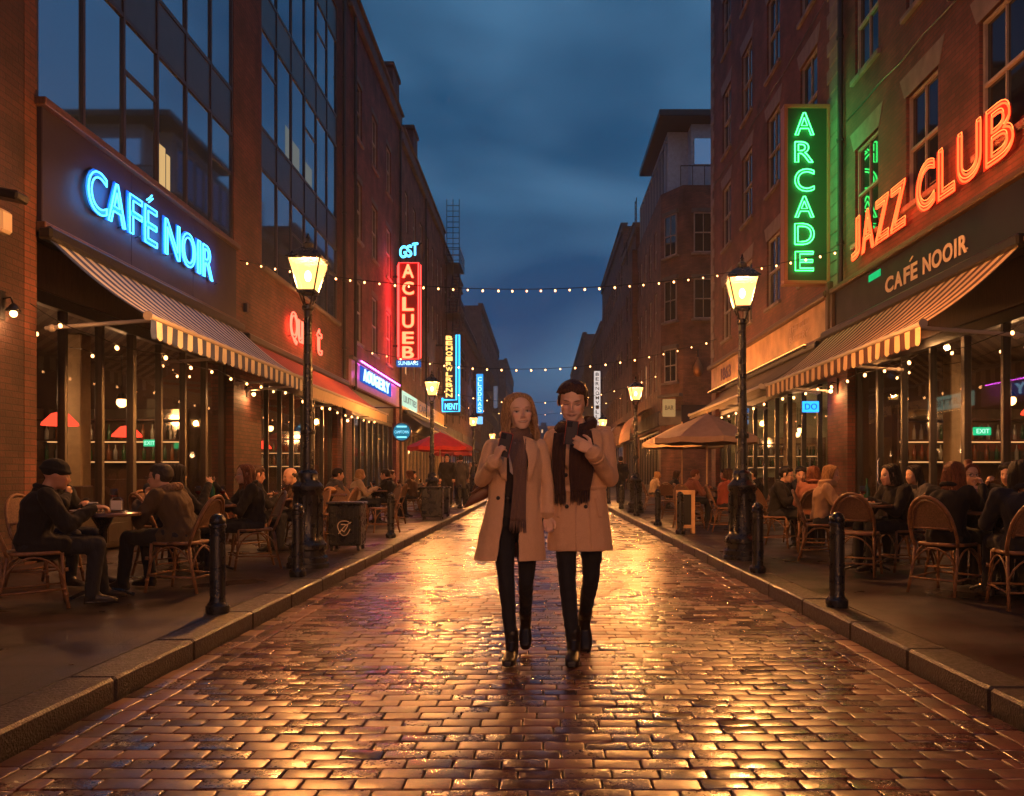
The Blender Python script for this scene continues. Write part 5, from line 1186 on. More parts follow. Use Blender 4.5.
# ------------------------------------------------------------------ cafe furniture
def make_chair(sd_=0):
    """bistro chair facing -y (sitter looks towards -y), origin on the floor under the seat"""
    t = thing('bistro_chair', '', 'chair', (0,0,0), 0, 'rattan bistro chairs')
    W, D, H = .21, .20, .45; rr = .0145
    def lg(p): g = MB(); g.tube(p, rr, 6); return g
    for sx in (-1, 1):
        g = lg([(sx*.22,-.23,0),(sx*.20,-.19,.25),(sx*.19,-.185,H)]);
        for z in (.1, .3): g.tube([(sx*.214,-.215,z),(sx*.212,-.212,z+.03)], rr*1.25, 6)
        g.local('leg', RATTAN, t, True)
        g = lg([(sx*.22,.28,0),(sx*.205,.215,.25),(sx*.20,.19,H)]); g.local('leg', RATTAN, t, True)
    g = MB()
    ring = [(W*math.cos(a)*(1 if abs(math.cos(a)) < .99 else 1), -.01+D*math.sin(a), H) for a in np.linspace(0, 2*math.pi, 25)]
    sq = lambda a: (math.copysign(abs(math.cos(a))**.55, math.cos(a))*W, math.copysign(abs(math.sin(a))**.55, math.sin(a))*D-.005)
    pr = [sq(a) for a in np.linspace(0, 2*math.pi, 29)]
    g.tube([(p[0], p[1], H) for p in pr], .017, 6); g.local('seat_frame', RATTAN, t, True)
    g = MB(); m_ = len(pr)-1; g.add([(p[0]*.97, p[1]*.97, H+.012) for p in pr[:-1]]+[(p[0]*.97, p[1]*.97, H-.006) for p in pr[:-1]], [tuple(range(m_)), tuple(range(2*m_-1, m_-1, -1))]+[(i, (i+1) % m_, m_+(i+1) % m_, m_+i) for i in range(m_)]); g.local('seat', CANE, t)
    # back hoop: rises from the back legs and arches
    hoop = []
    for a in np.linspace(0, math.pi, 17):
        x = .215*math.cos(a)*(1 if True else 0); z = .50+.38*math.sin(a)**.75; y = .20+.16*((z-.45)/.42); hoop.append((x, y, z))
    hoop = [(.20,.19,H-.02)]+hoop+[(-.20,.19,H-.02)]
    g = MB(); g.tube(hoop, .0165, 6); g.tube([(p[0]*.86, p[1]-.006, p[2]-.035) for p in hoop[2:-2]], .010, 5); g.local('back_frame', RATTAN, t, True)
    g = MB(); zs = np.linspace(.60, .845, 7); L = []
    for z in zs:
        s = max(0, min(1, (z-.50)/.38)); x = .205*math.sqrt(max(0, 1-s**(2/.75))) *.96; y = .20+.16*((z-.45)/.42); L.append((x, y, z))
    for (a, b) in zip(L, L[1:]):
        g.quad((-a[0],a[1]-.006,a[2]),(a[0],a[1]-.006,a[2]),(b[0],b[1]-.006,b[2]),(-b[0],b[1]-.006,b[2])); g.quad((-a[0],a[1]+.006,a[2]),(-b[0],b[1]+.006,b[2]),(b[0],b[1]+.006,b[2]),(a[0],a[1]+.006,a[2]))
    g.local('backrest', CANE, t)
    g = MB(); z = .60; y = .20+.16*((z-.45)/.42); g.tube([(-.20,y,z),(.20,y,z)], .013, 6); g.local('back_rail', RATTAN, t, True)
    for (a, b) in (((-.21,-.205,.16),(.21,-.205,.16)), ((-.21,.245,.14),(.21,.245,.14)), ((-.215,-.21,.16),(-.215,.25,.14)), ((.215,-.21,.16),(.215,.25,.14))):
        g = MB(); g.tube([a, b], .010, 6); g.local('stretcher', RATTAN, t, True)
    for (a, b) in (((-.205,-.20,.22),(.205,-.20,.22)), ((-.21,.23,.22),(.21,.23,.22)), ((-.21,-.20,.22),(-.21,.23,.22)), ((.21,-.20,.22),(.21,.23,.22))):
        a, b = V(a), V(b); pts = [a.lerp(b, u)+V((0,0,.2*math.sin(math.pi*u)**.6)) for u in np.linspace(0, 1, 11)]
        g = MB(); g.tube(pts, .009, 5); g.local('brace', RATTAN, t, True)
    return t
def make_table(sq=False):
    t = thing('cafe_table', '', 'table', (0,0,0), 0, 'small pedestal cafe tables')
    g = MB(); g.lathe([(.29,.715),(.31,.72),(.31,.74),(.30,.75)], n=28); g.local('tabletop', pmat('table_top', (.13, .07, .045), .22, var=.3, vscale=8), t, True, auto=40)
    g = MB(); g.lathe([(.05,.04),(.035,.1),(.03,.35),(.035,.6),(.09,.70),(.12,.715)], n=10); g.local('pedestal', BLACKM, t, True)
    for k in range(4): g = MB(); a = k*math.pi/2+.5; g.tube([(0,0,.08),(.16*math.cos(a),.16*math.sin(a),.05),(.25*math.cos(a),.25*math.sin(a),.012)], [.022,.018,.014], 6); g.local('foot', BLACKM, t)
    return t
CH0, TB0 = make_chair(), make_table(); _used = {'c': False, 't': False}
def chair(x, y, face, label):
    """face: heading in degrees the sitter looks to; 0 = towards the camera (-y), 90 = +x, 180 = away"""
    rz = R(face)
    if not _used['c']: _used['c'] = True; CH0.location = (x, y, PV+.004); CH0.rotation_euler = (0,0,rz); CH0['label'] = label; return CH0
    return dup(CH0, (x, y, PV+.004), rz, label)
def table(x, y, label):
    if not _used['t']: _used['t'] = True; TB0.location = (x, y, PV+.004); TB0['label'] = label; return TB0
    return dup(TB0, (x, y, PV+.004), random.uniform(0, 1.5), label)
TT = PV+.004+.752
def item(kind, x, y, label, cat=None):
    names = {'cup': ('mug', 'mug'), 'glass': ('wine_glass', 'glass'), 'tumbler': ('tumbler', 'glass'), 'plate': ('plate', 'plate'), 'holder': ('napkin_holder', 'napkin holder'), 'bottle': ('bottle', 'bottle'), 'candle': ('candle_jar', 'candle')}
    nm, ct = names[kind]; t = thing(nm, label, ct, (x, y, TT))
    if kind == 'cup':
        g = MB(); g.lathe([(.03,0),(.032,.005),(.042,.09),(.039,.09),(.03,.012),(.0,.01)], n=14); g.local('cup_body', PORC, t, True); g = MB(); g.tube([(.038,0,.07),(.062,0,.065),(.06,0,.03),(.034,0,.025)], .005, 5); g.local('handle', PORC, t, True)
    elif kind == 'glass':
        g = MB(); g.lathe([(.032,0),(.03,.004),(.005,.008),(.004,.08),(.02,.10),(.036,.13),(.037,.16),(.03,.20),(.028,.20),(.034,.155),(.03,.125),(.0,.10)], n=14); g.local('bowl', GLASSW, t, True)
        g = MB(); g.lathe([(.001,.104),(.022,.115),(.033,.14),(.0335,.142)], n=12); g.local('wine', pmat('red_wine', (.12, .01, .01), .1), t, True)
    elif kind == 'tumbler':
        g = MB(); g.lathe([(.028,0),(.034,.11),(.032,.11),(.026,.008),(.0,.008)], n=12); g.local('glass_body', GLASSW, t, True)
        g = MB(); g.lathe([(.0255,.01),(.030,.075)], n=12); g.local('drink', pmat('amber_drink', (.35, .13, .03), .1), t, True)
    elif kind == 'plate':
        g = MB(); g.lathe([(.06,0),(.065,.004),(.105,.016),(.104,.02),(.065,.009),(0,.008)], n=20); g.local('dish', PORC, t, True)
        g = MB(); rr = random.Random(int(x*100))
        for _ in range(6): g.sphere((rr.uniform(-.035,.035), rr.uniform(-.035,.035), .022), (.022,.018,.014), 8, 5)
        g.local('food', pmat('food', (.4, .2, .08), .6), t, True)
    elif kind == 'holder':
        g = MB(); g.bbox((-.06,-.03,0),(.06,.03,.02), .004); g.tube([(-.055,0,.01),(-.055,0,.10),(-.03,0,.125),(.03,0,.125),(.055,0,.10),(.055,0,.01)], .006, 6); g.local('rack', CHROME, t, False)
        g = MB(); g.box((-.045,-.012,.02),(.045,.012,.10)); g.local('napkins', PORC, t)
    elif kind == 'bottle':
        g = MB(); g.lathe([(.033,0),(.036,.01),(.036,.15),(.028,.18),(.013,.21),(.012,.27),(.015,.275),(.015,.285)], n=12); g.local('bottle_body', BOTC[0], t, True)
    elif kind == 'candle':
        g = MB(); g.lathe([(.03,0),(.034,.07),(.031,.07),(.028,.006),(0,.006)], n=12); g.local('jar', GLASSW, t, True)
        g = MB(); g.sphere((0,0,.045), (.008,.008,.018), 8, 6); g.local('flame', emat('flame', (1, .45, .12), 25), t)
    return t
# ------------------------------------------------------------------ people
def skin_mat():
    m = bpy.data.materials.new('skin'); t, n, l = nt(m); b = n['Principled BSDF']
    a = n.new('ShaderNodeAttribute'); a.attribute_name = 'tone'; l.new(a.outputs['Color'], b.inputs['Base Color'])
    b.inputs['Roughness'].default_value = .48; b.inputs['Subsurface Weight'].default_value = .12; b.inputs['Subsurface Radius'].default_value = (.02, .008, .004); b.inputs['Subsurface Scale'].default_value = .4
    return m
SKIN = skin_mat()
def remesh(mb, vox, smooth=2, name='body', mats=None, tone=None):
    me = bpy.data.meshes.new('tmp'); me.from_pydata(mb.v, [], mb.f); me.update()
    ob = bpy.data.objects.new('tmp', me); COL.objects.link(ob)
    md = ob.modifiers.new('r', 'REMESH'); md.mode = 'VOXEL'; md.voxel_size = vox; md.adaptivity = 0
    if smooth: s = ob.modifiers.new('s', 'SMOOTH'); s.factor = .5; s.iterations = smooth
    dg = bpy.context.evaluated_depsgraph_get(); out = bpy.data.meshes.new_from_object(ob.evaluated_get(dg)); out.name = name
    bpy.data.objects.remove(ob); bpy.data.meshes.remove(me)
    out.polygons.foreach_set('use_smooth', [True]*len(out.polygons))
    for m in (mats or []): out.materials.append(m)
    return out
def cloth(name, col, rough=.85, weave=260, fold=7, fs=.5, stripe=None, sheen=.3):
    if name in MATS: return MATS[name]
    m = bpy.data.materials.new(name); t, n, l = nt(m); b = n['Principled BSDF']
    b.inputs['Roughness'].default_value = rough; b.inputs['Sheen Weight'].default_value = sheen; b.inputs['Sheen Roughness'].default_value = .5; b.inputs['Specular IOR Level'].default_value = .25
    b.inputs['Sheen Tint'].default_value = (*[min(1, c*2+.1) for c in col], 1)
    tc = n.new('ShaderNodeTexCoord'); mp = n.new('ShaderNodeMapping'); mp.inputs['Scale'].default_value = (1, 1, .38); l.new(tc.outputs['Object'], mp.inputs[0])
    n1 = n.new('ShaderNodeTexNoise'); n1.inputs['Scale'].default_value = fold; n1.inputs['Detail'].default_value = 3; n1.inputs['Distortion'].default_value = .6; l.new(mp.outputs[0], n1.inputs[0])
    n2 = n.new('ShaderNodeTexNoise'); n2.inputs['Scale'].default_value = weave; n2.inputs['Detail'].default_value = 2; l.new(tc.outputs['Object'], n2.inputs[0])
    b1 = n.new('ShaderNodeBump'); b1.inputs['Strength'].default_value = fs; b1.inputs['Distance'].default_value = .05; l.new(n1.outputs[0], b1.inputs['Height'])
    b2 = n.new('ShaderNodeBump'); b2.inputs['Strength'].default_value = .5; b2.inputs['Distance'].default_value = .0015; l.new(n2.outputs[0], b2.inputs['Height']); l.new(b1.outputs[0], b2.inputs['Normal']); l.new(b2.outputs[0], b.inputs['Normal'])
    mr = n.new('ShaderNodeMapRange'); mr.inputs[1].default_value = .3; mr.inputs[2].default_value = .7; mr.inputs[3].default_value = .9; mr.inputs[4].default_value = 1.1; l.new(n2.outputs[0], mr.inputs[0])
    s = n.new('ShaderNodeVectorMath'); s.operation = 'SCALE'; s.inputs[0].default_value = col; l.new(mr.outputs[0], s.inputs['Scale'])
    if stripe:
        wv = n.new('ShaderNodeTexWave'); wv.inputs['Scale'].default_value = stripe; wv.bands_direction = 'X'; wv.inputs['Distortion'].default_value = 1.5; l.new(tc.outputs['Object'], wv.inputs[0])
        m2 = n.new('ShaderNodeMapRange'); m2.inputs[3].default_value = .5; m2.inputs[4].default_value = 1.3; l.new(wv.outputs['Fac'], m2.inputs[0])
        s2 = n.new('ShaderNodeVectorMath'); s2.operation = 'SCALE'; l.new(s.outputs[0], s2.inputs[0]); l.new(m2.outputs[0], s2.inputs['Scale']); s = s2
    l.new(s.outputs[0], b.inputs['Base Color']); MATS[name] = m
    return m
def hair_mat(name, col, rough=.55):
    if name in MATS: return MATS[name]
    m = bpy.data.materials.new(name); t, n, l = nt(m); b = n['Principled BSDF']; b.inputs['Roughness'].default_value = rough; b.inputs['Specular IOR Level'].default_value = .3
    tc = n.new('ShaderNodeTexCoord'); mp = n.new('ShaderNodeMapping'); mp.inputs['Scale'].default_value = (1, 1, .12); l.new(tc.outputs['Object'], mp.inputs[0])
    n1 = n.new('ShaderNodeTexNoise'); n1.inputs['Scale'].default_value = 230; n1.inputs['Detail'].default_value = 2; l.new(mp.outputs[0], n1.inputs[0])
    mr = n.new('ShaderNodeMapRange'); mr.inputs[1].default_value = .35; mr.inputs[2].default_value = .65; mr.inputs[3].default_value = .55; mr.inputs[4].default_value = 1.5; l.new(n1.outputs[0], mr.inputs[0])
    s = n.new('ShaderNodeVectorMath'); s.operation = 'SCALE'; s.inputs[0].default_value = col; l.new(mr.outputs[0], s.inputs['Scale']); l.new(s.outputs[0], b.inputs['Base Color'])
    b1 = n.new('ShaderNodeBump'); b1.inputs['Strength'].default_value = .8; b1.inputs['Distance'].default_value = .004; l.new(n1.outputs[0], b1.inputs['Height']); l.new(b1.outputs[0], b.inputs['Normal'])
    MATS[name] = m; return m
HAIR = {k: hair_mat('hair_'+k, c) for k, c in {'blond': (.32,.17,.07), 'brown': (.045,.02,.012), 'dark': (.010,.006,.006), 'auburn': (.13,.04,.018), 'grey': (.035,.028,.024), 'lightbrown': (.34,.21,.11)}.items()}
LEATHER = pmat('shoe_leather', (.014,.009,.008), .42, spec=.4, bump=.2, bscale=30, var=.3)
DENIM = cloth('dark_denim', (.016,.017,.024), .8, 300, 9, .5)

def chain(mb, pts, rad, n=12, flat=1):
    pts = [V(p) for p in pts]
    for i in range(len(pts)-1):
        a, b = pts[i], pts[i+1]; mb.tube([a, a.lerp(b, .5), b], [rad[i], (rad[i]+rad[i+1])/2, rad[i+1]], n)
    for p, r in zip(pts, rad): mb.sphere(p, r*.995, n, 8)
def loft(mb, rings, n=20, p=.9):
    vs = []; fs = []
    for (c, X, Y, a, b) in rings:
        for j in range(n):
            t = 2*math.pi*j/n; cx_, sy_ = math.cos(t), math.sin(t)
            vs.append(V(c)+V(X)*a*math.copysign(abs(cx_)**p, cx_)+V(Y)*b*math.copysign(abs(sy_)**p, sy_))
    k = len(rings)
    for i in range(k-1):
        for j in range(n): q = (j+1) % n; fs.append((i*n+j, i*n+q, (i+1)*n+q, (i+1)*n+j))
    fs.append(tuple(range(n-1,-1,-1))); fs.append(tuple((k-1)*n+j for j in range(n))); mb.add(vs, fs)
def hand(mb, W, F, N, T, s=1.0, curl=(25,35,25), thumb=(.6,.7,.35), spread=1.0):
    W, F, N, T = V(W), V(F).normalized(), V(N), V(T)
    N = (N - F*N.dot(F)).normalized(); T = (T - F*T.dot(F) - N*T.dot(N)).normalized()
    off = [.031,.0105,-.010,-.029]; ln = [.070,.078,.072,.056]; tips = []
    for k in range(4):
        B = W+F*(.088-.006*abs(k-1))*s+T*off[k]*s
        chain(mb, [W+T*off[k]*.55*s+F*.01*s, W+F*.05*s+T*off[k]*.85*s, B], [.0155*s,.0150*s,.0115*s], 8)
        th = 0; p = B; pts = [B]; d0 = F+T*off[k]*spread*2.0
        for ph, c in zip((.44,.31,.25), curl):
            th += R(c*(1+.08*(k-1))); p = p+(d0*math.cos(th)+N*math.sin(th)).normalized()*ln[k]*ph*s; pts.append(p)
        chain(mb, pts, [.0098*s,.0088*s,.0078*s,.0066*s], 8); tips.append(p)
    a = W+F*.022*s+T*.026*s; b = a+(F*thumb[0]+T*thumb[1]+N*thumb[2]).normalized()*.040*s; c = b+(F*(thumb[0]+.35)+T*(thumb[1]-.45)+N*(thumb[2]+.1)).normalized()*.030*s; d = c+(F*.8+T*(thumb[1]-.8)+N*.3).normalized()*.022*s
    chain(mb, [W+F*.01*s, a, b, c, d], [.014*s,.015*s,.0118*s,.0100*s,.0078*s], 8)
    return tips
def head_parts(mb, M, s, fem=False):
    def E(c, r, n=18, m=12): 
        mb.sphere(tuple(M @ (V(c)*s)), [q*s for q in r], n, m, M=M.to_3x3().to_4x4())
    def Cc(p, r): chain(mb, [M @ (V(q)*s) for q in p], [x*s for x in r], 10)
    w_ = .90 if fem else 1
    E((0,.018,.036), (.074,.094,.082)); E((0,-.020,-.030), (.058*w_,.068,.078)); E((0,.0,.0), (.070*w_,.082,.07))
    E((0,-.070,-.096), (.020*w_,.016,.015)); E((0,-.05,-.075), (.042*w_,.038,.03))
    for sx in (-1, 1):
        Cc([(sx*.052*w_,.005,-.050),(sx*.036*w_,-.038,-.080),(sx*.012,-.068,-.098)], [.015,.016,.013]); E((sx*.032*w_,-.058,-.044), (.024,.022,.028))
        E((sx*.035,-.062,-.018), (.023,.022,.021)); E((sx*.077*w_,.012,-.008), (.009,.018,.030), 10, 8); Cc([(sx*.014,-.080,.028),(sx*.042,-.069,.030)], [.004,.004] if fem else [.0075,.0075])
        E((sx*.0105,-.098,-.034), (.0075,.009,.007), 8, 6)
    Cc([(0,-.083,.018),(0,-.094,-.005),(0,-.106,-.026)], [.0065,.0065,.0085] if fem else [.0085,.0085,.0105])
    Cc([(-.023,-.077,-.0545 if fem else -.058),(0,-.087,-.0575),(.023,-.077,-.0545 if fem else -.058)], [.004,.0070,.004]); Cc([(-.019,-.077,-.063),(0,-.085,-.0685),(.019,-.077,-.063)], [.0045,.0078,.0045])
def paint(me, M, s, skin, fem=False, look='open', beard=0):
    n = len(me.vertices); a = np.empty(n*3); me.vertices.foreach_get('co', a); a = a.reshape(-1, 3)
    Mi = np.array(M.inverted()); h = (a @ Mi[:3,:3].T + Mi[:3,3])/s
    x, y, z = h[:,0], h[:,1], h[:,2]; ax = np.abs(x); front = (y < -.045)
    # eye sockets
    z = z*1.0; d2 = ((ax-.031)/.015)**2+((z-.005)/.010)**2; push = (.0035 if fem else .0050)*np.exp(-d2)*(front & (np.abs(z) < .05))
    ne = len(me.edges); ed = np.empty(ne*2, np.int64); me.edges.foreach_get('vertices', ed); ed = ed.reshape(-1, 2)
    deg = np.bincount(ed.ravel(), minlength=n).astype(float); msk = np.clip((z+.13)/.03, 0, 1)*(np.abs(y) < .14)*(ax < .12)*(z < .2)*(1-.6*np.exp(-((x/.016)**2+((z+.03)/.02)**2)))
    for _ in range(7):
        acc = np.stack([np.bincount(ed[:,0], a[ed[:,1],k], n)+np.bincount(ed[:,1], a[ed[:,0],k], n) for k in range(3)], 1)/np.maximum(deg, 1)[:,None]
        a = a+(acc-a)*(.55*msk)[:,None]
    R3 = np.array(M.to_3x3()); back = R3 @ np.array([0, 1.0, 0]); a2 = a + push[:,None]*back[None,:]*s
    me.vertices.foreach_set('co', a2.astype(np.float32).ravel())
    col = np.tile(np.array([*skin, 1.0]), (n, 1)); nz = .02*np.sin(a[:,0]*90)*np.sin(a[:,2]*77+a[:,1]*60); col[:,:3] *= (1+nz)[:,None]
    def mixc(mask, c, f=1.0): col[:,:3] = col[:,:3]*(1-(mask*f)[:,None])+np.array(c)*(mask*f)[:,None]
    blush = np.exp(-(((ax-.040)/.018)**2+((z+.022)/.018)**2))*front; mixc(blush, (skin[0]*1.02, skin[1]*.72, skin[2]*.68), .55)
    nose = np.exp(-((x/.014)**2+((z+.028)/.012)**2))*front; mixc(nose, (skin[0], skin[1]*.78, skin[2]*.74), .4)
    if beard: mixc(((z < -.035) & (z > -.12) & front & ~((ax < .02) & (z > -.052))).astype(float), (skin[0]*.55, skin[1]*.55, skin[2]*.55), beard)
    lip = np.clip(1.6-((x/.027)**2+((z+.0625-6*x*x)/.0085)**2), 0, 1)*front; mixc(np.clip(lip, 0, 1), (.34,.10,.085) if fem else (.33,.14,.11), .8)
    mouth = np.clip(1.5-((x/.021)**2+((z+.0628-(9.0*x*x if fem else 2*x*x))/.0016)**2), 0, 1)*front; mixc(mouth, (.10,.03,.025), .8)
    if fem: mixc(np.clip(1.6-((x/.0200)**2+((z+.0622-9.0*x*x)/.0030)**2), 0, 1)*front, (.62,.55,.48), .9)
    brow = np.clip(1.5-(((ax-.030)/.017)**2+((z-(.0305 if fem else .0275)+8*(ax-.034)**2)/(.0030 if fem else .0040))**2), 0, 1)*front; mixc(brow, (.09,.045,.025) if fem else (.05,.025,.015), .6 if fem else .85)
    so_ = np.exp(-(((ax-.031)/.018)**2+((z-.010)/.010)**2))*front; mixc(so_, (skin[0]*.6, skin[1]*.5, skin[2]*.48), .35 if fem else .5)
    if look == 'open':
        ey = np.clip(1.7-(((ax-.031)/.0150)**2+((z-.004)/.0072)**2), 0, 1)*front; mixc(ey, (.55,.50,.46), .9)
        ir = np.clip(1.6-(((ax-.031)/.0058)**2+((z-.004)/.0058)**2), 0, 1)*front; mixc(ir, (.03,.02,.015), 1)
        ln = np.clip(1.6-(((ax-.031)/.0155)**2+((z-.0105+((ax-.031)**2)*22)/.0020)**2), 0, 1)*front; mixc(ln, (.02,.012,.01), .95)
    else:
        ln = np.clip(1.6-(((ax-.031)/.015)**2+((z-.000-((ax-.031)**2)*14)/.0024)**2), 0, 1)*front; mixc(ln, (.02,.012,.01), .95)
    at = me.attributes.new('tone', 'FLOAT_COLOR', 'POINT'); at.data.foreach_set('color', col.astype(np.float32).ravel())
def catmull(P, n=10):
    P = [V(p) for p in P]; P = [P[0]*2-P[1]]+P+[P[-1]*2-P[-2]]; out = []
    for i in range(1, len(P)-2):
        for k in range(n):
            t = k/n; a, b, c, d = P[i-1:i+3]; out.append(.5*((2*b)+(c-a)*t+(2*a-5*b+4*c-d)*t*t+(3*b-a-3*c+d)*t**3))
    out.append(P[-2]); return out
def make_hair(style, M, s, mat, parent, length=.22, seed=0, strands=130, vox=.007):
    rr = random.Random(seed); mb = MB()
    def E(c, r): mb.sphere(tuple(M @ (V(c)*s)), [q*s for q in r], 18, 12, M=M.to_3x3().to_4x4())
    def Cc(p, r, n=8): chain(mb, [M @ (V(q)*s) for q in p], [x*s for x in r], n)
    objs = []
    if style == 'bald':
        E((0,.04,.0), (.072,.072,.045))
        for sx in (-1, 1): Cc([(sx*.068,.0,.0),(sx*.07,.04,.02)], [.012,.02])
    elif style in ('short', 'quiff'):
        E((0,.030,.054), (.079,.094,.080)); E((0,.048,.0), (.073,.070,.062))
        for sx in (-1, 1): Cc([(sx*.070,-.022,.035),(sx*.072,-.015,.0),(sx*.070,-.012,-.022)], [.013,.011,.006])
        for i in range(34):
            x0 = rr.uniform(-.06,.06); z0 = .098+rr.uniform(-.012,.012)-abs(x0)*.35; y0 = rr.uniform(-.03,.04); dx = rr.uniform(-.03,.01)
            Cc([(x0,y0,z0+.020),(x0+dx*.5,-.032,z0+.012),(x0+dx,-.057,z0-.008+rr.uniform(-.006,.006))], [.013,.011,.006], 6)
        for i in range(30):
            a = rr.uniform(.35, 2.8); Cc([(.078*math.cos(a)*1.0,.024+.095*math.sin(a),.06),(.083*math.cos(a),.026+.10*math.sin(a),rr.uniform(-.02,.02))], [.010,.006], 6)
    elif style == 'beanie':
        E((0,.018,.052), (.088,.106,.088)); mb2 = MB()
        mb2.tube([M @ (V((.087*math.cos(a),.018+.105*math.sin(a),.040-.018*math.sin(a)*-1*0))*s) for a in np.linspace(0, 2*math.pi, 25)], .014*s, 8, cap=False)
        mb.v_extra = None
        o_ = len(mb.v); mb.v += mb2.v; mb.f += [tuple(i+o_ for i in f) for f in mb2.f]; mb.m += mb2.m
    elif style in ('long', 'bun', 'bob'):
        E((0,.032,.051), (.079,.094,.081)); E((0,.045,-.01), (.076,.070,.085))
        if style == 'bun': E((0,.05,.135), (.042,.042,.036))
        for sx in (-1, 1): Cc([(sx*.012,-.030,.116),(sx*.058,-.040,.085),(sx*.078,-.026,.025),(sx*.080,-.012,-.05)], [.012,.014,.014,.012])
        if style != 'bun' :
            L = length
            for q in np.linspace(-1, 1, 7): Cc([(.07*q,.055-abs(q)*.03,-.03),(.085*q,.072-abs(q)*.045,-.10),(.09*q,.078-abs(q)*.05,-.07-L*.75)], [.03,.03,.018])
    me = remesh(mb, vox, 2, 'hair' if style != 'beanie' else 'beanie', [mat]); o = bpy.data.objects.new(me.name, me); COL.objects.link(o); o.parent = parent; objs.append(o)
    if style in ('long', 'bob') and strands:
        g = MB()
        for i in range(strands):
            ph = R(rr.uniform(48, 312)); sx = math.sin(ph); cy_ = -math.cos(ph); L = length*rr.uniform(.85, 1.1)
            ex = lambda e, k=1.0: (.084*k*math.cos(e)*sx,.026+.101*k*math.cos(e)*cy_,.044+.088*k*math.sin(e))
            wv = rr.uniform(-.012,.012); drop = -.06-L
            P = [(rr.uniform(-.004,.004)+.01*math.copysign(1, sx), min(.06, max(-.055, .03+cy_*.08)), .122), ex(R(50)), ex(R(14), 1.03), (.094*sx+wv,.030+.098*cy_,-.06), (.102*sx-wv,.022+.102*cy_+.006,-.06-L*.5), (.092*sx+rr.uniform(-.012,.012),.018+.095*cy_,drop)]
            pts = [M @ (p*s) for p in catmull(P, 4)]; k = len(pts); g.tube(pts, [ (.0042*s*(1-.75*(j/(k-1))**3)) for j in range(k)], 4)
        me2 = g.mesh('hair_strands', mat, True); o2 = bpy.data.objects.new('hair_strands', me2); COL.objects.link(o2); o2.parent = o; objs.append(o2)
    return objs
def shoe(mb, A, d, s=1.0, tilt=0.0):
    """A ankle, d horizontal toe direction, tilt raises the heel"""
    A = V(A); d = V((d[0], d[1], 0)).normalized(); side = V((-d.y, d.x, 0)); u = (d*math.cos(tilt)-V((0,0,1))*math.sin(tilt)); nn = V((0,0,1))*math.cos(tilt)+d*math.sin(tilt)
    H = .085*s
    def P(f, h): return A+u*f*s-nn*(H-h*s)
    rings = [(-.055,.030,.028,.026),(-.03,.038,.036,.036),(.02,.040,.038,.038),(.07,.036,.042,.033),(.12,.028,.046,.025),(.165,.022,.040,.019),(.19,.018,.026,.014)]
    loft(mb, [(P(f, h+.004), side, nn, a*s, b*s) for (f, h, a, b) in rings], 14, .8)
    chain(mb, [P(-.012,.05), A+nn*.09*s], [.043*s,.046*s], 12); chain(mb, [P(.05,.045), A+nn*.03*s], [.036*s,.040*s], 12)
    loft(mb, [(P(f,.006), side, nn, a*s, .009*s) for (f, a) in ((-.06,.026),(-.03,.037),(.02,.036),(.08,.042),(.13,.047),(.18,.036),(.198,.022))], 14, .8)
def torso_rings(J, k=1.0, kb=1.0, extra=0.0, low=True):
    hip, chest, neck = V(J['hip']), V(J['chest']), V(J['neck']); X = (V(J['shB'])-V(J['shA'])).normalized(); XH = (V(J['hpB'])-V(J['hpA'])).normalized()
    out = []
    sp = catmull([hip, chest, neck], 5); prof = [(.155,.105),(.150,.100),(.138,.094),(.135,.092),(.145,.100),(.160,.110),(.168,.112),(.172,.105),(.165,.09),(.10,.07),(.062,.058)]
    m_ = len(sp)
    for i, p in enumerate(sp):
        t = (sp[min(i+1, m_-1)]-sp[max(i-1, 0)]).normalized(); x = XH.lerp(X, i/(m_-1)); x = (x-t*x.dot(t)).normalized(); y = t.cross(x); a, b = prof[min(i, 10)]
        out.append((p, x, y, a*k+extra, b*kb+extra))
    return out
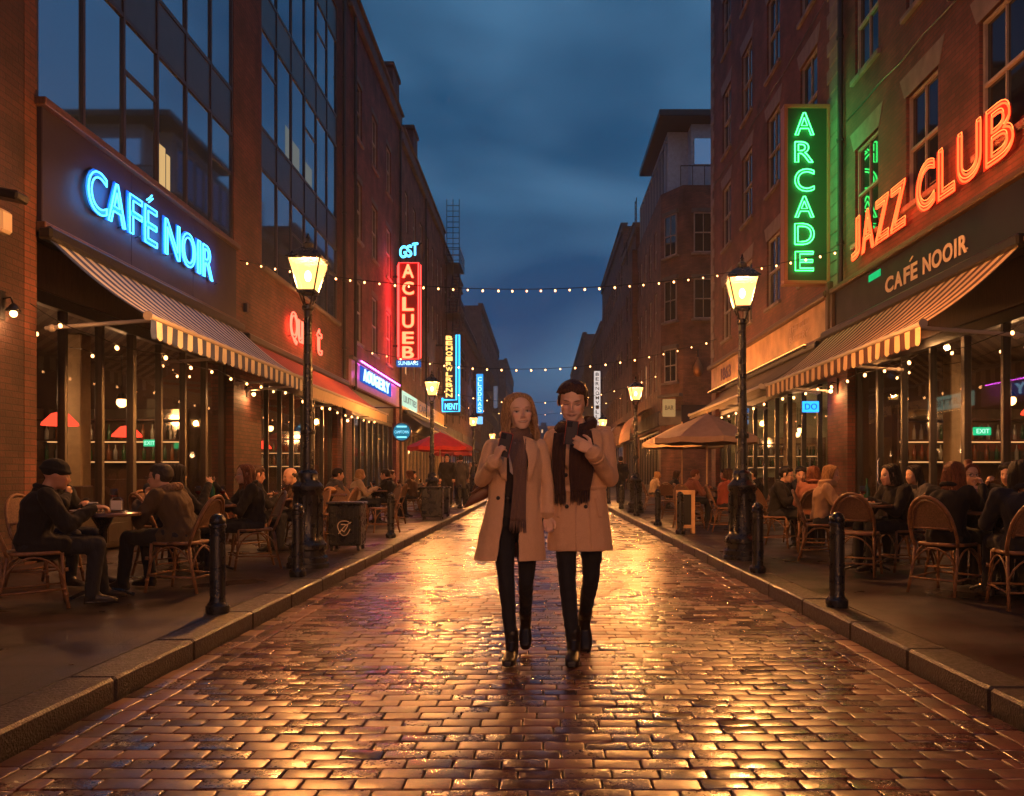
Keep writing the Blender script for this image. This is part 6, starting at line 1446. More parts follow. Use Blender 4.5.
def person(label, J, loc, rz, look, res=.0075, fem=False, group=None):
    """J: joints in the person's own frame (facing -y). Body is one continuous mesh = the top-level object."""
    s = J.get('s', 1.0); hs = J.get('hscale', (1.08, 1.04, 1.0))
    HM = Matrix.Translation(J['head']) @ Matrix.Rotation(R(J.get('yaw', 0)), 4, 'Z') @ Matrix.Rotation(R(J.get('pitch', 0)), 4, 'X') @ Matrix.Rotation(R(J.get('roll', 0)), 4, 'Y') @ Matrix.Diagonal((*hs, 1))
    mb = MB(); head_parts(mb, HM, s, fem)
    hb = HM @ (V((0,.025,-.055))*s)
    chain(mb, [J['neck'], V(J['neck']).lerp(hb, .5)+V((0,.006,0)), hb], [.060*s,.052*s,.050*s], 14)
    kk = .92 if fem else 1.0
    loft(mb, torso_rings(J, .92*kk, .92))
    for q in 'AB':
        chain(mb, [J['sh'+q], J['el'+q], J['wr'+q]], [.050*s*kk,.038*s*kk,.026*s*kk]); chain(mb, [J['hp'+q], J['kn'+q], J['an'+q]], [.080*s*kk,.046*s*kk,.030*s*kk])
        h = J.get('hand'+q)
        F = (V(J['wr'+q])-V(J['el'+q])).normalized()
        if h is None: h = dict(F=F, N=(0,0,-1), T=(-1 if q == 'B' else 1, 0, 0))
        hd = dict(h); hand(mb, J['wr'+q], hd.pop('F'), hd.pop('N'), hd.pop('T'), s*.98*(.92 if fem else 1), **hd)
    me = remesh(mb, res, 2, 'person', [SKIN]); paint(me, HM, s, look['skin'], fem, look.get('eyes', 'open'), look.get('beard', 0))
    o = bpy.data.objects.new('person', me); COL.objects.link(o); o.location = loc; o.rotation_euler = (0,0,rz); tag(o, label, 'person', group)
    make_hair(look['hair'], HM, s, look['hairmat'], o, look.get('hlen', .2), look.get('seed', 1), look.get('strands', 110), max(.007, res*.9))
    if look.get('glasses'):
        g = MB(); G = lambda p: HM @ (V(p)*s)
        for sx in (-1, 1): g.tube([G((sx*.032+.021*math.cos(a),-.100,.004+.016*math.sin(a))) for a in np.linspace(0, 2*math.pi, 15)], .0022*s, 5, cap=False); g.tube([G((sx*.053,-.098,.008)), G((sx*.077,.0,.008))], .002*s, 4)
        g.tube([G((-.011,-.102,.006)), G((.011,-.102,.006))], .002*s, 4)
        g2 = g.mesh('glasses', BLACK); og = bpy.data.objects.new('glasses', g2); COL.objects.link(og); og.parent = o
    return o, HM
def wrinkle(me, amp, seed=0, hi=1.0):
    n = len(me.vertices); a = np.empty(n*3); me.vertices.foreach_get('co', a); a = a.reshape(-1, 3); nn = np.empty(n*3); me.vertices.foreach_get('normal', nn); nn = nn.reshape(-1, 3)
    r_ = np.random.RandomState(seed % 1000); d = np.zeros(n)
    for k in range(14):
        f = r_.normal(0, 1, 3); f[2] *= .45 if k % 2 else 1.3; f = f/np.linalg.norm(f)*r_.uniform(14, 55)*hi; ph = r_.uniform(0, 6.28); q = r_.normal(0, 9, 3)
        w_ = np.sin(a @ f + ph + 1.2*np.sin(a @ q)); d += (1-np.abs(w_))**1.0*(1 if k % 3 else .5)
    d = (d-d.mean())/max(d.std(), 1e-6); a += nn*(np.clip(d, -2, 2)*amp*.5)[:,None]
    me.vertices.foreach_set('co', a.astype(np.float32).ravel()); me.update(); return me
def add_child(o, me, name):
    c = bpy.data.objects.new(name, me); COL.objects.link(c); c.parent = o; return c
def dress(o, J, top, legs=None, res=.011, bulk=.030, name='jacket', hood=None, shoes=True, scarf=None, skirt=0):
    s = J.get('s', 1.0); mb = MB(); rg = torso_rings(J, 1.0*s, 1.05*s, bulk)
    loft(mb, rg[:-1]); N = V(J['neck'])
    mb.sphere(N-V((0,0,.02)), (.075*s,.075*s,.05*s), 14, 8)
    for q in 'AB':
        w_ = V(J['wr'+q]); e = V(J['el'+q]); f = (w_-e).normalized()
        chain(mb, [J['sh'+q], e, w_-f*.01], [(.056+bulk*.7)*s,(.044+bulk*.6)*s,(.031+bulk*.4)*s]); chain(mb, [N-V((0,0,.05)), J['sh'+q]], [.062*s,(.052+bulk*.5)*s])
        if skirt: chain(mb, [J['hip'], V(J['hp'+q]), V(J['hp'+q]).lerp(V(J['kn'+q]), skirt)], [.13*s,.11*s,.092*s])
    me = wrinkle(remesh(mb, res, 3, name, [top]), .007, int(abs(J['head'][0])*1000)+len(mb.v)); add_child(o, me, name)
    if not scarf and not hood:
        mb = MB(); mb.tube([N+V((.078*s*math.cos(a), .012+.075*s*math.sin(a), .022+.022*math.sin(a))) for a in np.linspace(-.75, math.pi+.75, 14)], [.012]+[.024*s]*12+[.012], 8); add_child(o, remesh(mb, .009, 1, 'collar', [top]), 'collar')
    mb = MB(); chain(mb, [J['hpA'], J['hpB']], [.105*s,.105*s])
    for q in 'AB': a = V(J['an'+q]); chain(mb, [J['hp'+q], J['kn'+q], a-(V(J['kn'+q])-a).normalized()*.02], [.098*s,.070*s,.054*s])
    me = wrinkle(remesh(mb, res, 3, 'trousers', [legs or DENIM]), .004, 7); add_child(o, me, 'trousers')
    if shoes:
        for q in 'AB':
            mb = MB(); shoe(mb, J['an'+q], J.get('toe'+q, (0,-1,0)), s); add_child(o, remesh(mb, .009, 1, 'shoe', [LEATHER]), 'shoe')
    if hood is not None:
        mb = MB(); pts = [N+V((.095*math.cos(a), .02+.09*math.sin(a), .015+.03*math.sin(a))) for a in np.linspace(-.9, math.pi+.9, 12)]; chain(mb, pts, [.028]+[.04]*10+[.028], 10)
        add_child(o, remesh(mb, .010, 2, 'fur_hood' , [hood]), 'fur_hood')
    if scarf is not None:
        mb = MB(); 
        for k, zz_ in enumerate((.0, .035)): mb.tube([N+V((.085*math.cos(a), .0+.085*math.sin(a), zz_+.012*math.sin(a*2+k))) for a in np.linspace(0, 2*math.pi, 19)], .033, 8, cap=False)
        add_child(o, remesh(mb, .010, 1, 'scarf', [scarf]), 'scarf')
def seated(lean=8, arms='table', fem=False, yaw=0, pitch=8, s=1.0, twist=0, legs=0, headshift=0, roll=0):
    """sitter facing -y, hip at the origin, seat 0.45 high, table edge about 0.35 in front"""
    L = R(lean); hip = V((0,.02,.50)); f = lambda d, side=0.0: hip+V((side, -math.sin(L)*d, math.cos(L)*d))
    w_ = .165 if fem else .19
    tw = R(twist); X = V((math.cos(tw), math.sin(tw), 0))
    J = dict(s=s*(.95 if fem else 1), hip=hip, chest=f(.27)+V((0,.015,0)), neck=f(.455*s), shA=f(.41*s)-X*w_, shB=f(.41*s)+X*w_)
    hd = f(.455*s)+V((headshift,-.04-math.sin(L)*.10,.125)); J.update(head=hd, yaw=yaw, pitch=pitch, roll=roll, hpA=hip+V((-.09,0,-.01)), hpB=hip+V((.09,0,-.01)))
    k = legs; J.update(knA=(-.12-.03*k,-.44,.49), knB=(.13+.02*k,-.46,.49), anA=(-.13,-.40-.10*k,.095), anB=(.14,-.50+.08*k,.095), toeA=(-.1,-1,0), toeB=(.15,-1,0))
    if arms == 'table':
        J.update(elA=J['shA']+V((-.06,-.14,-.24)), elB=J['shB']+V((.06,-.14,-.24))); J.update(wrA=(-.13,-.42,.80), wrB=(.10,-.45,.80), handA=dict(F=(.5,-.9,0), N=(0,0,-1), T=(1,.4,0)), handB=dict(F=(-.6,-.8,0), N=(0,0,-1), T=(-1,.5,0)))
    elif arms == 'chin':
        J.update(elA=(-.17,-.36,.80), elB=J['shB']+V((.06,-.14,-.24)), wrB=(.05,-.42,.81), handB=dict(F=(-.8,-.5,0), N=(0,0,-1), T=(-1,.5,0)))
        J.update(wrA=V(J['head'])+V((-.05,-.13,-.19)), handA=dict(F=(.25,-.05,1), N=(.2,1,0), T=(.8,-.2,0), curl=(50,60,40)))
    elif arms == 'drink':
        J.update(elA=J['shA']+V((-.05,-.20,-.22)), elB=J['shB']+V((.06,-.14,-.24)), wrA=(-.10,-.42,.97), wrB=(.08,-.44,.80), handA=dict(F=(.35,-.5,.6), N=(.9,.1,0), T=(0,-.3,1), curl=(45,50,35)), handB=dict(F=(-.7,-.7,0), N=(0,0,-1), T=(-1,.5,0)))
    elif arms == 'phone':
        J.update(elA=J['shA']+V((-.04,-.12,-.26)), elB=J['shB']+V((.04,-.12,-.26)), wrA=(-.06,-.34,.92), wrB=(.08,-.36,.90), handA=dict(F=(.4,-.5,.6), N=(.3,.8,.6), T=(.8,-.3,.4), curl=(35,40,30)), handB=dict(F=(-.5,-.5,.6), N=(-.3,.8,.6), T=(-.8,-.3,.4), curl=(35,40,30)))
    elif arms == 'lap':
        J.update(elA=J['shA']+V((-.06,-.06,-.27)), elB=J['shB']+V((.06,-.06,-.27)), wrA=(-.08,-.30,.62), wrB=(.06,-.32,.63))
    return J
def standing(fem=False, s=1.0, stride=.12, away=False):
    H = .93*s; J = dict(s=s, hip=(0,0,H+.02), chest=(0,.01,H+.30), neck=(0,.02,H+.56), shA=(-.18,.02,H+.50), shB=(.18,.02,H+.50), head=(0,-.01,H+.71), hpA=(-.09,0,H), hpB=(.09,0,H),
        knA=(-.10,-stride*.8,.50*s), knB=(.10,stride*.3,.50*s), anA=(-.10,-stride,.09), anB=(.11,stride*1.6,.13), elA=(-.25,.04,H+.24), elB=(.25,.04,H+.24), wrA=(-.22,-.10,H+.03), wrB=(.23,-.08,H+.03), pitch=8)
    return J
# ------------------------------------------------------------------ the couple
SK1, SK2 = (.74,.49,.36), (.72,.46,.33)
COATW = cloth('camel_wool', (.64,.41,.26), .9, 220, 6, .55, sheen=.4); COATM = cloth('tan_gabardine', (.62,.385,.24), .85, 260, 6, .6, sheen=.35)
SCW = cloth('brown_check_scarf', (.15,.095,.08), .95, 160, 12, .6, stripe=None); SCM = cloth('dark_brown_scarf', (.05,.026,.022), .95, 150, 12, .7, stripe=None)
BTN = pmat('button_horn', (.02,.014,.012), .3)
def lev_at(levels, z):
    for (a, b) in zip(levels, levels[1:]):
        if b[0] <= z <= a[0]: t = (a[0]-z)/(a[0]-b[0]); return [a[i]+(b[i]-a[i])*t for i in range(5)]
    return levels[0] if z > levels[0][0] else levels[-1]
def surf(levels, x, z, off=0.0, p=.85):
    _, cx_, cy_, a, b = lev_at(levels, z); u = max(-.99, min(.99, (x-cx_)/(a+off))); th = math.asin(math.copysign(abs(u)**(1/p), u))
    return cy_-(b+off)*abs(math.cos(th))**p
def coat_shell(mb, levels, g0, g1, n=72, th=.016, over=0.0, p=.85, wav=.02, seed=0, sub=3):
    L = []
    for a, b in zip(levels, levels[1:]):
        for k in range(sub): L.append([a[i]+(b[i]-a[i])*k/sub for i in range(5)])
    L.append(list(levels[-1])); out = []; inn = []
    z0, z1 = L[0][0], L[-1][0]
    for (z, cx_, cy_, a, b) in L:
        ga = g0(z) if callable(g0) else g0; gb = g1(z) if callable(g1) else g1; low = max(0, min(1, (1.1-z)/.4))
        ro, ri = [], []
        for j in range(n+1):
            t = ga+(2*math.pi-ga-gb)*j/n; st, ct = math.sin(t), math.cos(t)
            w_ = 1+low*wav*(math.sin(5*t+seed)+.6*math.sin(9*t+1.7*seed)); e = over*max(0, (j/n-.85)/.15)
            X = math.copysign(abs(st)**p, st); Y = math.copysign(abs(ct)**p, ct)
            ro.append((cx_+(a*w_+e)*X, cy_-(b*w_+e)*Y, z)); ri.append((cx_+(a*w_+e-th)*X, cy_-(b*w_+e-th)*Y, z))
        out.append(ro); inn.append(ri)
    m_ = len(L); vs = [p_ for r_ in out for p_ in r_]+[p_ for r_ in inn for p_ in r_]; W = n+1; O = m_*W; fs = []
    for i in range(m_-1):
        for j in range(n):
            a = i*W+j; fs.append((a, a+1, a+W+1, a+W)); fs.append((O+a, O+a+W, O+a+W+1, O+a+1))
        a = i*W; fs.append((a, a+W, O+a+W, O+a)); a = i*W+n; fs.append((a, O+a, O+a+W, a+W))
    for j in range(n): fs.append((j, O+j, O+j+1, j+1)); a = (m_-1)*W+j; fs.append((a, a+1, O+a+1, O+a))
    mb.add(vs, fs)
def patch(mb, levels, Lft, Rgt, off, th=.012, nu=6, nv=10, fold=0, fq=3, wr=True):
    """cloth piece lying on the coat between two side lines given as (x, z) lists"""
    def along(P, t):
        k = t*(len(P)-1); i = min(int(k), len(P)-2); f = k-i; return P[i][0]+(P[i+1][0]-P[i][0])*f, P[i][1]+(P[i+1][1]-P[i][1])*f
    O, I = [], []
    for v in range(nv+1):
        a, b = along(Lft, v/nv), along(Rgt, v/nv)
        for u in range(nu+1):
            f = u/nu; x, z = a[0]+(b[0]-a[0])*f, a[1]+(b[1]-a[1])*f; w_ = fold*math.sin(f*math.pi*2*fq+v*.15)
            y = surf(levels, x, z, 0)-off-w_-.004; O.append((x, y-th, z)); I.append((x, y, z))
    W = nu+1; n_ = len(O); fs = []
    for v in range(nv):
        for u in range(nu): a = v*W+u; fs.append((a, a+1, a+W+1, a+W)); fs.append((n_+a, n_+a+W, n_+a+W+1, n_+a+1))
        a = v*W; fs.append((a, a+W, n_+a+W, n_+a)); a = v*W+nu; fs.append((a, n_+a, n_+a+W, a+W))
    for u in range(nu): a = u; fs.append((a, n_+a, n_+a+1, a+1)); a = nv*W+u; fs.append((a, a+1, n_+a+1, n_+a))
    mb.add(O+I, fs)
def fringe(mb, levels, x0, x1, z, off, n, L, rr, r=.0028):
    for i in range(n):
        x = x0+(x1-x0)*(i+.5)/n; y = surf(levels, x, z, 0)-off-.008; l_ = L*rr.uniform(.8, 1.1); d = rr.uniform(-.006,.006)
        mb.tube([(x,y,z+.004),(x+d*.5,y-.002,z-l_*.5),(x+d,y,z-l_)], [r,r*1.1,r*.5], 4)
def button(mb, levels, x, z, off=.012, r=.013):
    y = surf(levels, x, z)-off; mb.sphere((x, y, z), (r, .006, r), 10, 6)
def phone(loc, rot, label):
    t = thing('phone', label, 'phone', loc); t.rotation_euler = rot
    g = MB(); g.bbox((-.036,-.0045,-.074),(.036,.0045,.074), .004); g.local('phone_body', pmat('phone_black', (.05,.048,.058), .28), t)
    g = MB(); g.bbox((-.0385,-.003,-.0765),(-.0362,.006,.0765), .001); g.bbox((.0362,-.003,-.0765),(.0385,.006,.0765), .001); g.bbox((-.0362,-.003,.0742),(.0362,.006,.0765), .001); g.local('red_lit_rim', pmat('rim_red_light', (.45,.06,.04), .35), t)  # reddish light on the phone edges put into the rim colour
    g = MB(); g.box((-.033,.0046,-.070),(.033,.0052,.070)); g.local('screen', emat('phone_screen', (.7,.8,1), .35), t)
    g = MB(); g.bbox((-.030,-.0065,.035),(.0,-.0046,.068), .003)
    for (x, z) in ((-.022,.059),(-.008,.059),(-.022,.043)): g.sphere((x,-.007,z), (.006,.002,.006), 8, 5)
    g.local('camera_module', pmat('phone_lens', (.03,.03,.035), .1), t)
rr = random.Random(4)
# woman: origin between her feet
WX, WY = -.165, 5.47
J = dict(s=.95, hip=(0,.02,.93), chest=(0,.02,1.20), neck=(.005,.02,1.455), shA=(-.150,.01,1.390), shB=(.152,.015,1.390), head=(.028,-.015,1.603), hscale=(1.2,1.1,1.04), yaw=14, pitch=3, roll=-5,
    hpA=(-.085,.02,.90), hpB=(.085,.02,.90), knA=(-.055,-.04,.50), anA=(-.022,-.03,.098), toeA=(-.12,-1,0), knB=(.068,.06,.51), anB=(.058,.38,.21), toeB=(.0,-1,0),
    elA=(-.212,-.06,1.165), wrA=(-.112,-.265,1.292), elB=(.212,.03,1.15), wrB=(.208,-.02,.935),
    handA=dict(F=(.34,-.12,.95), N=(.35,.93,.0), T=(.55,-.2,-.2), curl=(30,35,30), thumb=(.7,.5,.5)), handB=dict(F=(.06,-.05,-1), N=(-.3,-.9,0), T=(-.3,-1,0), curl=(35,45,35)))
J['handA'] = dict(F=(.30,-.10,.9), N=(.75,.55,-.1), T=(-.2,.3,.3), curl=(38,42,28), thumb=(.9,.25,.4))
wo, HW = person('young woman in an open camel coat and brown scarf walking beside the man', J, (WX, WY, 0), 0, dict(skin=SK1, hair='long', hairmat=HAIR['lightbrown'], hlen=.17, seed=3, strands=520), res=.0052, fem=True)
LW_ = [(1.452,.0,.015,.070,.068),(1.43,.0,.012,.115,.080),(1.405,.0,.01,.148,.092),(1.36,0,.005,.166,.105),(1.28,0,.0,.176,.118),(1.15,-.005,0,.166,.120),(1.05,-.01,0,.166,.122),(.95,-.015,.005,.182,.132),(.85,-.022,.01,.200,.142),(.75,-.030,.015,.216,.150),(.655,-.038,.02,.232,.158)]
mb = MB()
gapR = lambda z: R(34) if z > 1.3 else R(34-(1.3-z)*10)      # on her left (image right) side
gapL = lambda z: R(14) if z < 1.15 else R(14+(z-1.15)*70)
coat_shell(mb, LW_, lambda z: R(12) if z < 1.1 else R(12+(z-1.1)*95), lambda z: R(16) if z < 1.2 else R(16+(z-1.2)*70), wav=.022, seed=1.3)
for q in 'AB':
    e, w_ = V(J['el'+q]), V(J['wr'+q]); f = (w_-e).normalized(); chain(mb, [V(J['sh'+q])+V((0,0,-.012)), V(J['sh'+q]).lerp(e, .5), e, e.lerp(w_, .55), w_-f*.02], [.058,.052,.047,.046,.042])
    mb.tube([w_-f*.055, w_-f*.012], [.050,.050], 14)
me = wrinkle(remesh(mb, .0062, 3, 'coat', [COATW]), .0035, 3, .8); add_child(wo, me, 'coat')
g = MB()
patch(g, LW_, [(-.05,1.455),(-.12,1.40),(-.135,1.33),(-.085,1.18)], [(-.035,1.45),(-.045,1.38),(-.050,1.30),(-.050,1.16)], .014, .008)
patch(g, LW_, [(.050,1.45),(.065,1.38),(.085,1.30),(.082,1.16)], [(.07,1.455),(.140,1.41),(.150,1.33),(.105,1.18)], .014, .008)
add_child(wo, g.mesh('lapel', COATW, True), 'lapel')
g = MB(); g.tube([(.085*math.cos(a),.018+.078*math.sin(a),1.462+.02*math.sin(a)) for a in np.linspace(-.5, math.pi+.5, 16)], [.016]+[.022]*14+[.016], 8); add_child(wo, remesh(g, .006, 2, 'collar', [COATW]), 'collar')
g = MB(); 
for (x, z) in ((-.105,1.055),(-.045,1.05)): button(g, LW_, x, z, .008)
add_child(wo, g.mesh('button', BTN, True), 'button')
# jumper, jeans
g = MB(); rg = torso_rings(J, .93, .98, .004); loft(g, rg[:-2]); add_child(wo, remesh(g, .008, 2, 'jumper', [cloth('dark_jumper', (.035,.03,.035), .9)]), 'jumper')
g = MB(); 
patch(g, [(z, a, b-.018, c*.9, d*.98) for (z, a, b, c, d) in LW_], [(-.035,1.42),(-.040,1.34),(-.030,1.22)], [(.01,1.42),(.016,1.34),(-.012,1.20)], -.012, .006); add_child(wo, g.mesh('shirt_front', cloth('pale_shirt', (.40,.34,.34), .8)), 'shirt_front')
g = MB(); chain(g, [J['hpA'], J['hpB']], [.10,.10])
for q in 'AB': a = V(J['an'+q]); k = V(J['kn'+q]); chain(g, [J['hp'+q], V(J['hp'+q]).lerp(k, .6), k, k.lerp(a, .35), a+(k-a).normalized()*.0], [.084,.064,.050,.048,.037])
add_child(wo, wrinkle(remesh(g, .0065, 3, 'jeans', [DENIM]), .003, 5), 'jeans')
g = MB(); shoe(g, J['anA'], (-.12,-1,0), .98); add_child(wo, remesh(g, .006, 1, 'boot', [LEATHER]), 'boot')
g = MB(); shoe(g, J['anB'], (.0,-1,0), .98, tilt=R(48)); add_child(wo, remesh(g, .006, 1, 'boot', [LEATHER]), 'boot')
g = MB(); g.tube([V(J['anA'])+V((-.02*math.cos(a)-.01,-.115-.018*math.sin(a),-.040-.005*math.sin(a))) for a in np.linspace(0, 2*math.pi, 11)], .004, 5); 
# scarf: loop round the neck and one long tail
g = MB()
for k, dz in enumerate((0, .03, .055)): g.tube([(.008+(.082-.012*k)*math.cos(a),.008+(.080-.010*k)*math.sin(a), 1.445+dz+.014*math.sin(a+k)-.018*max(0,-math.sin(a))) for a in np.linspace(0, 2*math.pi, 25)], .025-.003*k, 8, cap=False)
add_child(wo, remesh(g, .006, 2, 'scarf', [SCW]), 'scarf')
sc_ob = [c for c in kids(wo) if c.name.startswith('scarf')][0]
LWs = [(z, a, b, c*.98, d) for (z, a, b, c, d) in LW_]
g = MB(); patch(g, LWs, [(.005,1.43),(.000,1.30),(-.012,1.10),(-.030,.915)], [(.075,1.43),(.078,1.30),(.072,1.10),(.070,.905)], .006, .012, 16, 26, fold=.006, fq=2.5)
patch(g, LWs, [(-.045,1.42),(-.035,1.34),(-.012,1.24),(-.005,1.12)], [(-.005,1.43),(.015,1.34),(.015,1.24),(.012,1.12)], .002, .012, 8, 16, fold=.004, fq=2)
fringe(g, LWs, -.030, .070, .91, .008, 20, .07, rr)
add_child(wo, g.mesh('scarf_tail', SCW, True), 'scarf_tail')
# bag
t = thing('handbag', 'soft brown leather handbag hanging behind the woman\'s raised arm', 'handbag', (WX-.185, WY+.06, 1.10))
g = MB(); loft(g, [(V((-.01+.02*u, 0, 0))+V((dx, 0, dz)), V((0,1,0)), V((math.sin(.55),0,math.cos(.55))), a, b) for (u, dx, dz, a, b) in ((0,-.105,-.05,.04,.075),(0,-.10,-.05,.045,.08),(0,0,0,.055,.095),(0,.10,.045,.045,.08),(0,.115,.05,.02,.05))], 18, .7)
me = remesh(g, .008, 3, 'bag_body', [pmat('bag_leather', (.13,.06,.04), .4, bump=.4, bscale=9, var=.25)]); add_child(t, me, 'bag_body')
g = MB(); g.tube([(-.10,-.055,-.02),(.0,-.068,.045),(.10,-.05,.09)], .007, 6); g.tube([(-.09,0,.0),(-.02,.0,.16),(.06,.01,.26),(.10,.0,.31)], .009, 6); add_child(t, g.mesh('strap', pmat('strap_leather', (.22,.12,.08), .4), True), 'strap')
phone((WX-.058, WY-.262, 1.385), (R(6), R(14), R(-8)), 'dark phone held up in the woman\'s raised hand')

# man
MX, MY = .248, 5.52
J = dict(s=1.0, hip=(0,.02,.97), chest=(0,.02,1.25), neck=(-.01,.02,1.52), shA=(-.168,.01,1.455), shB=(.168,.01,1.455), head=(-.045,-.045,1.672), hscale=(1.2,1.1,1.04), yaw=-6, pitch=20, roll=2,
    hpA=(-.09,.02,.94), hpB=(.09,.02,.94), knA=(-.080,-.05,.52), anA=(-.038,-.05,.10), toeA=(-.10,-1,0), knB=(.078,.05,.53), anB=(.052,.34,.205), toeB=(.05,-1,0),
    elA=(-.222,.06,1.19), wrA=(-.196,-.03,.945), elB=(.198,-.05,1.175), wrB=(.065,-.27,1.352),
    handA=dict(F=(0,-.05,-1), N=(.6,-.7,0), T=(-.7,-.6,0), curl=(40,50,35)), handB=dict(F=(-.85,-.05,.45), N=(-.1,1,.1), T=(.3,0,.9), curl=(22,28,30), thumb=(.55,.75,.5)))
mo, HMm = person('young man in a belted tan trench coat and dark scarf looking down at his phone', J, (MX, MY, 0), 0, dict(skin=SK2, hair='quiff', hairmat=hair_mat('hair_chestnut', (.05,.022,.013)), seed=5, eyes='down', beard=.06), res=.0052)
LM = [(1.52,-.01,.015,.075,.075),(1.495,0,.012,.130,.088),(1.470,0,.01,.163,.100),(1.42,0,.005,.180,.115),(1.32,0,0,.180,.128),(1.20,0,0,.172,.122),(1.13,.0,0,.164,.120),(1.07,.0,0,.176,.130),(.96,0,.005,.190,.142),(.84,.0,.01,.202,.150),(.715,.003,.015,.214,.156)]
mb = MB(); coat_shell(mb, LM, R(-8), R(-14), over=.014, wav=.016, seed=.4)
for q in 'AB':
    e, w_ = V(J['el'+q]), V(J['wr'+q]); f = (w_-e).normalized(); chain(mb, [V(J['sh'+q])+V((0,0,-.014)), V(J['sh'+q]).lerp(e, .5), e, e.lerp(w_, .55), w_-f*.02], [.062,.058,.053,.050,.046]); mb.tube([w_-f*.06, w_-f*.012], [.054,.054], 14)
add_child(mo, wrinkle(remesh(mb, .0062, 3, 'coat', [COATM]), .0038, 5, .8), 'coat')
g = MB(); patch(g, LM, [(-.105,1.50),(-.150,1.43),(-.145,1.36),(-.08,1.24)], [(-.06,1.50),(-.055,1.42),(-.04,1.34),(-.03,1.22)], .014, .008); patch(g, LM, [(.06,1.50),(.055,1.42),(.05,1.34),(.03,1.22)], [(.105,1.50),(.150,1.43),(.145,1.36),(.07,1.24)], .014, .008)
add_child(mo, g.mesh('lapel', COATM, True), 'lapel')
g = MB(); g.tube([(.168*math.cos(a), -.0+.128*math.sin(a), 1.115) for a in np.linspace(0, 2*math.pi, 33)], .019, 8, cap=False, flat=.5); patch(g, LM, [(-.10,1.135),(-.115,1.10)], [(-.045,1.13),(-.05,1.09)], .02, .01); add_child(mo, g.mesh('belt', COATM, True), 'belt')
for sx in (-1, 1):
    g = MB(); g.tube([(sx*.09,.0,1.505),(sx*.13,-.0,1.508),(sx*.205,.0,1.50)], .022, 8, flat=.30); add_child(mo, g.mesh('epaulette', COATM, True), 'epaulette')
g = MB(); patch(g, LM, [(.095,1.055),(.118,.93)], [(.112,1.06),(.134,.93)], .004, .006); add_child(mo, g.mesh('pocket_welt', COATM, True), 'pocket_welt')
g = MB(); patch(g, LM, [(-.135,1.06),(-.15,.93)], [(-.118,1.06),(-.134,.93)], .004, .006); add_child(mo, g.mesh('pocket_welt', COATM, True), 'pocket_welt')
g = MB(); patch(g, LM, [(-.032,1.09),(-.034,.90),(-.030,.718)], [(-.022,1.09),(-.024,.90),(-.020,.718)], .0035, .006, 2, 12); add_child(mo, g.mesh('front_edge', COATM, True), 'front_edge')
g = MB()
for (x, z) in ((-.085,1.0),(.035,1.0),(.035,1.20),(-.09,1.2)): button(g, LM, x, z, .012)
e, w_ = V(J['elB']), V(J['wrB']); f = (w_-e).normalized(); g.sphere(w_-f*.10+V((.0,-.052,-.012)), (.011,.006,.011), 8, 6); add_child(mo, g.mesh('button', BTN, True), 'button')
g = MB()
for q in 'AB': e, w_ = V(J['el'+q]), V(J['wr'+q]); f = (w_-e).normalized(); g.tube([w_-f*.085, w_-f*.065], [.0545,.0545], 14)
add_child(mo, g.mesh('cuff_strap', COATM, True), 'cuff_strap')
g = MB(); chain(g, [J['hpA'], J['hpB']], [.105,.105])
for q in 'AB': a = V(J['an'+q]); k = V(J['kn'+q]); chain(g, [J['hp'+q], V(J['hp'+q]).lerp(k, .6), k, k.lerp(a, .35), a-(k-a).normalized()*.01], [.092,.071,.056,.053,.042])
add_child(mo, wrinkle(remesh(g, .0065, 3, 'jeans', [DENIM]), .0035, 9), 'jeans')
g = MB(); shoe(g, J['anA'], (-.10,-1,0), 1.08); add_child(mo, remesh(g, .006, 1, 'boot', [LEATHER]), 'boot')
g = MB(); shoe(g, J['anB'], (.05,-1,0), 1.08, tilt=R(46)); add_child(mo, remesh(g, .006, 1, 'boot', [LEATHER]), 'boot')
g = MB()
for k, (dz, rad, tr_) in enumerate(((-.015,.118,.038),(.03,.105,.036),(.065,.092,.030))): g.tube([(-.02+rad*math.cos(a),.0+rad*.92*math.sin(a), 1.495+dz+.02*math.sin(a+k*1.3)-.035*max(0,-math.sin(a))) for a in np.linspace(0, 2*math.pi, 27)], tr_, 9, cap=False)
add_child(mo, remesh(g, .0065, 2, 'scarf', [SCM]), 'scarf')
g = MB(); patch(g, LM, [(-.165,1.47),(-.178,1.35),(-.172,1.20),(-.160,1.08)], [(-.085,1.47),(-.092,1.35),(-.098,1.20),(-.092,1.07)], .024, .016, 12, 22, fold=.007, fq=2)
patch(g, LM, [(-.055,1.485),(-.070,1.34),(-.072,1.20),(-.062,1.10)], [(.072,1.485),(.092,1.34),(.080,1.20),(.062,1.10)], .028, .016, 18, 22, fold=.007, fq=3)
fringe(g, LM, -.160, -.092, 1.075, .03, 12, .07, rr, .0036); fringe(g, LM, -.062, .062, 1.10, .034, 22, .085, rr, .0036); add_child(mo, g.mesh('scarf_tail', SCM, True), 'scarf_tail')
phone((MX-.060, MY-.250, 1.462), (R(8), R(6), R(6)), 'dark phone held in the man\'s hand below his chin')

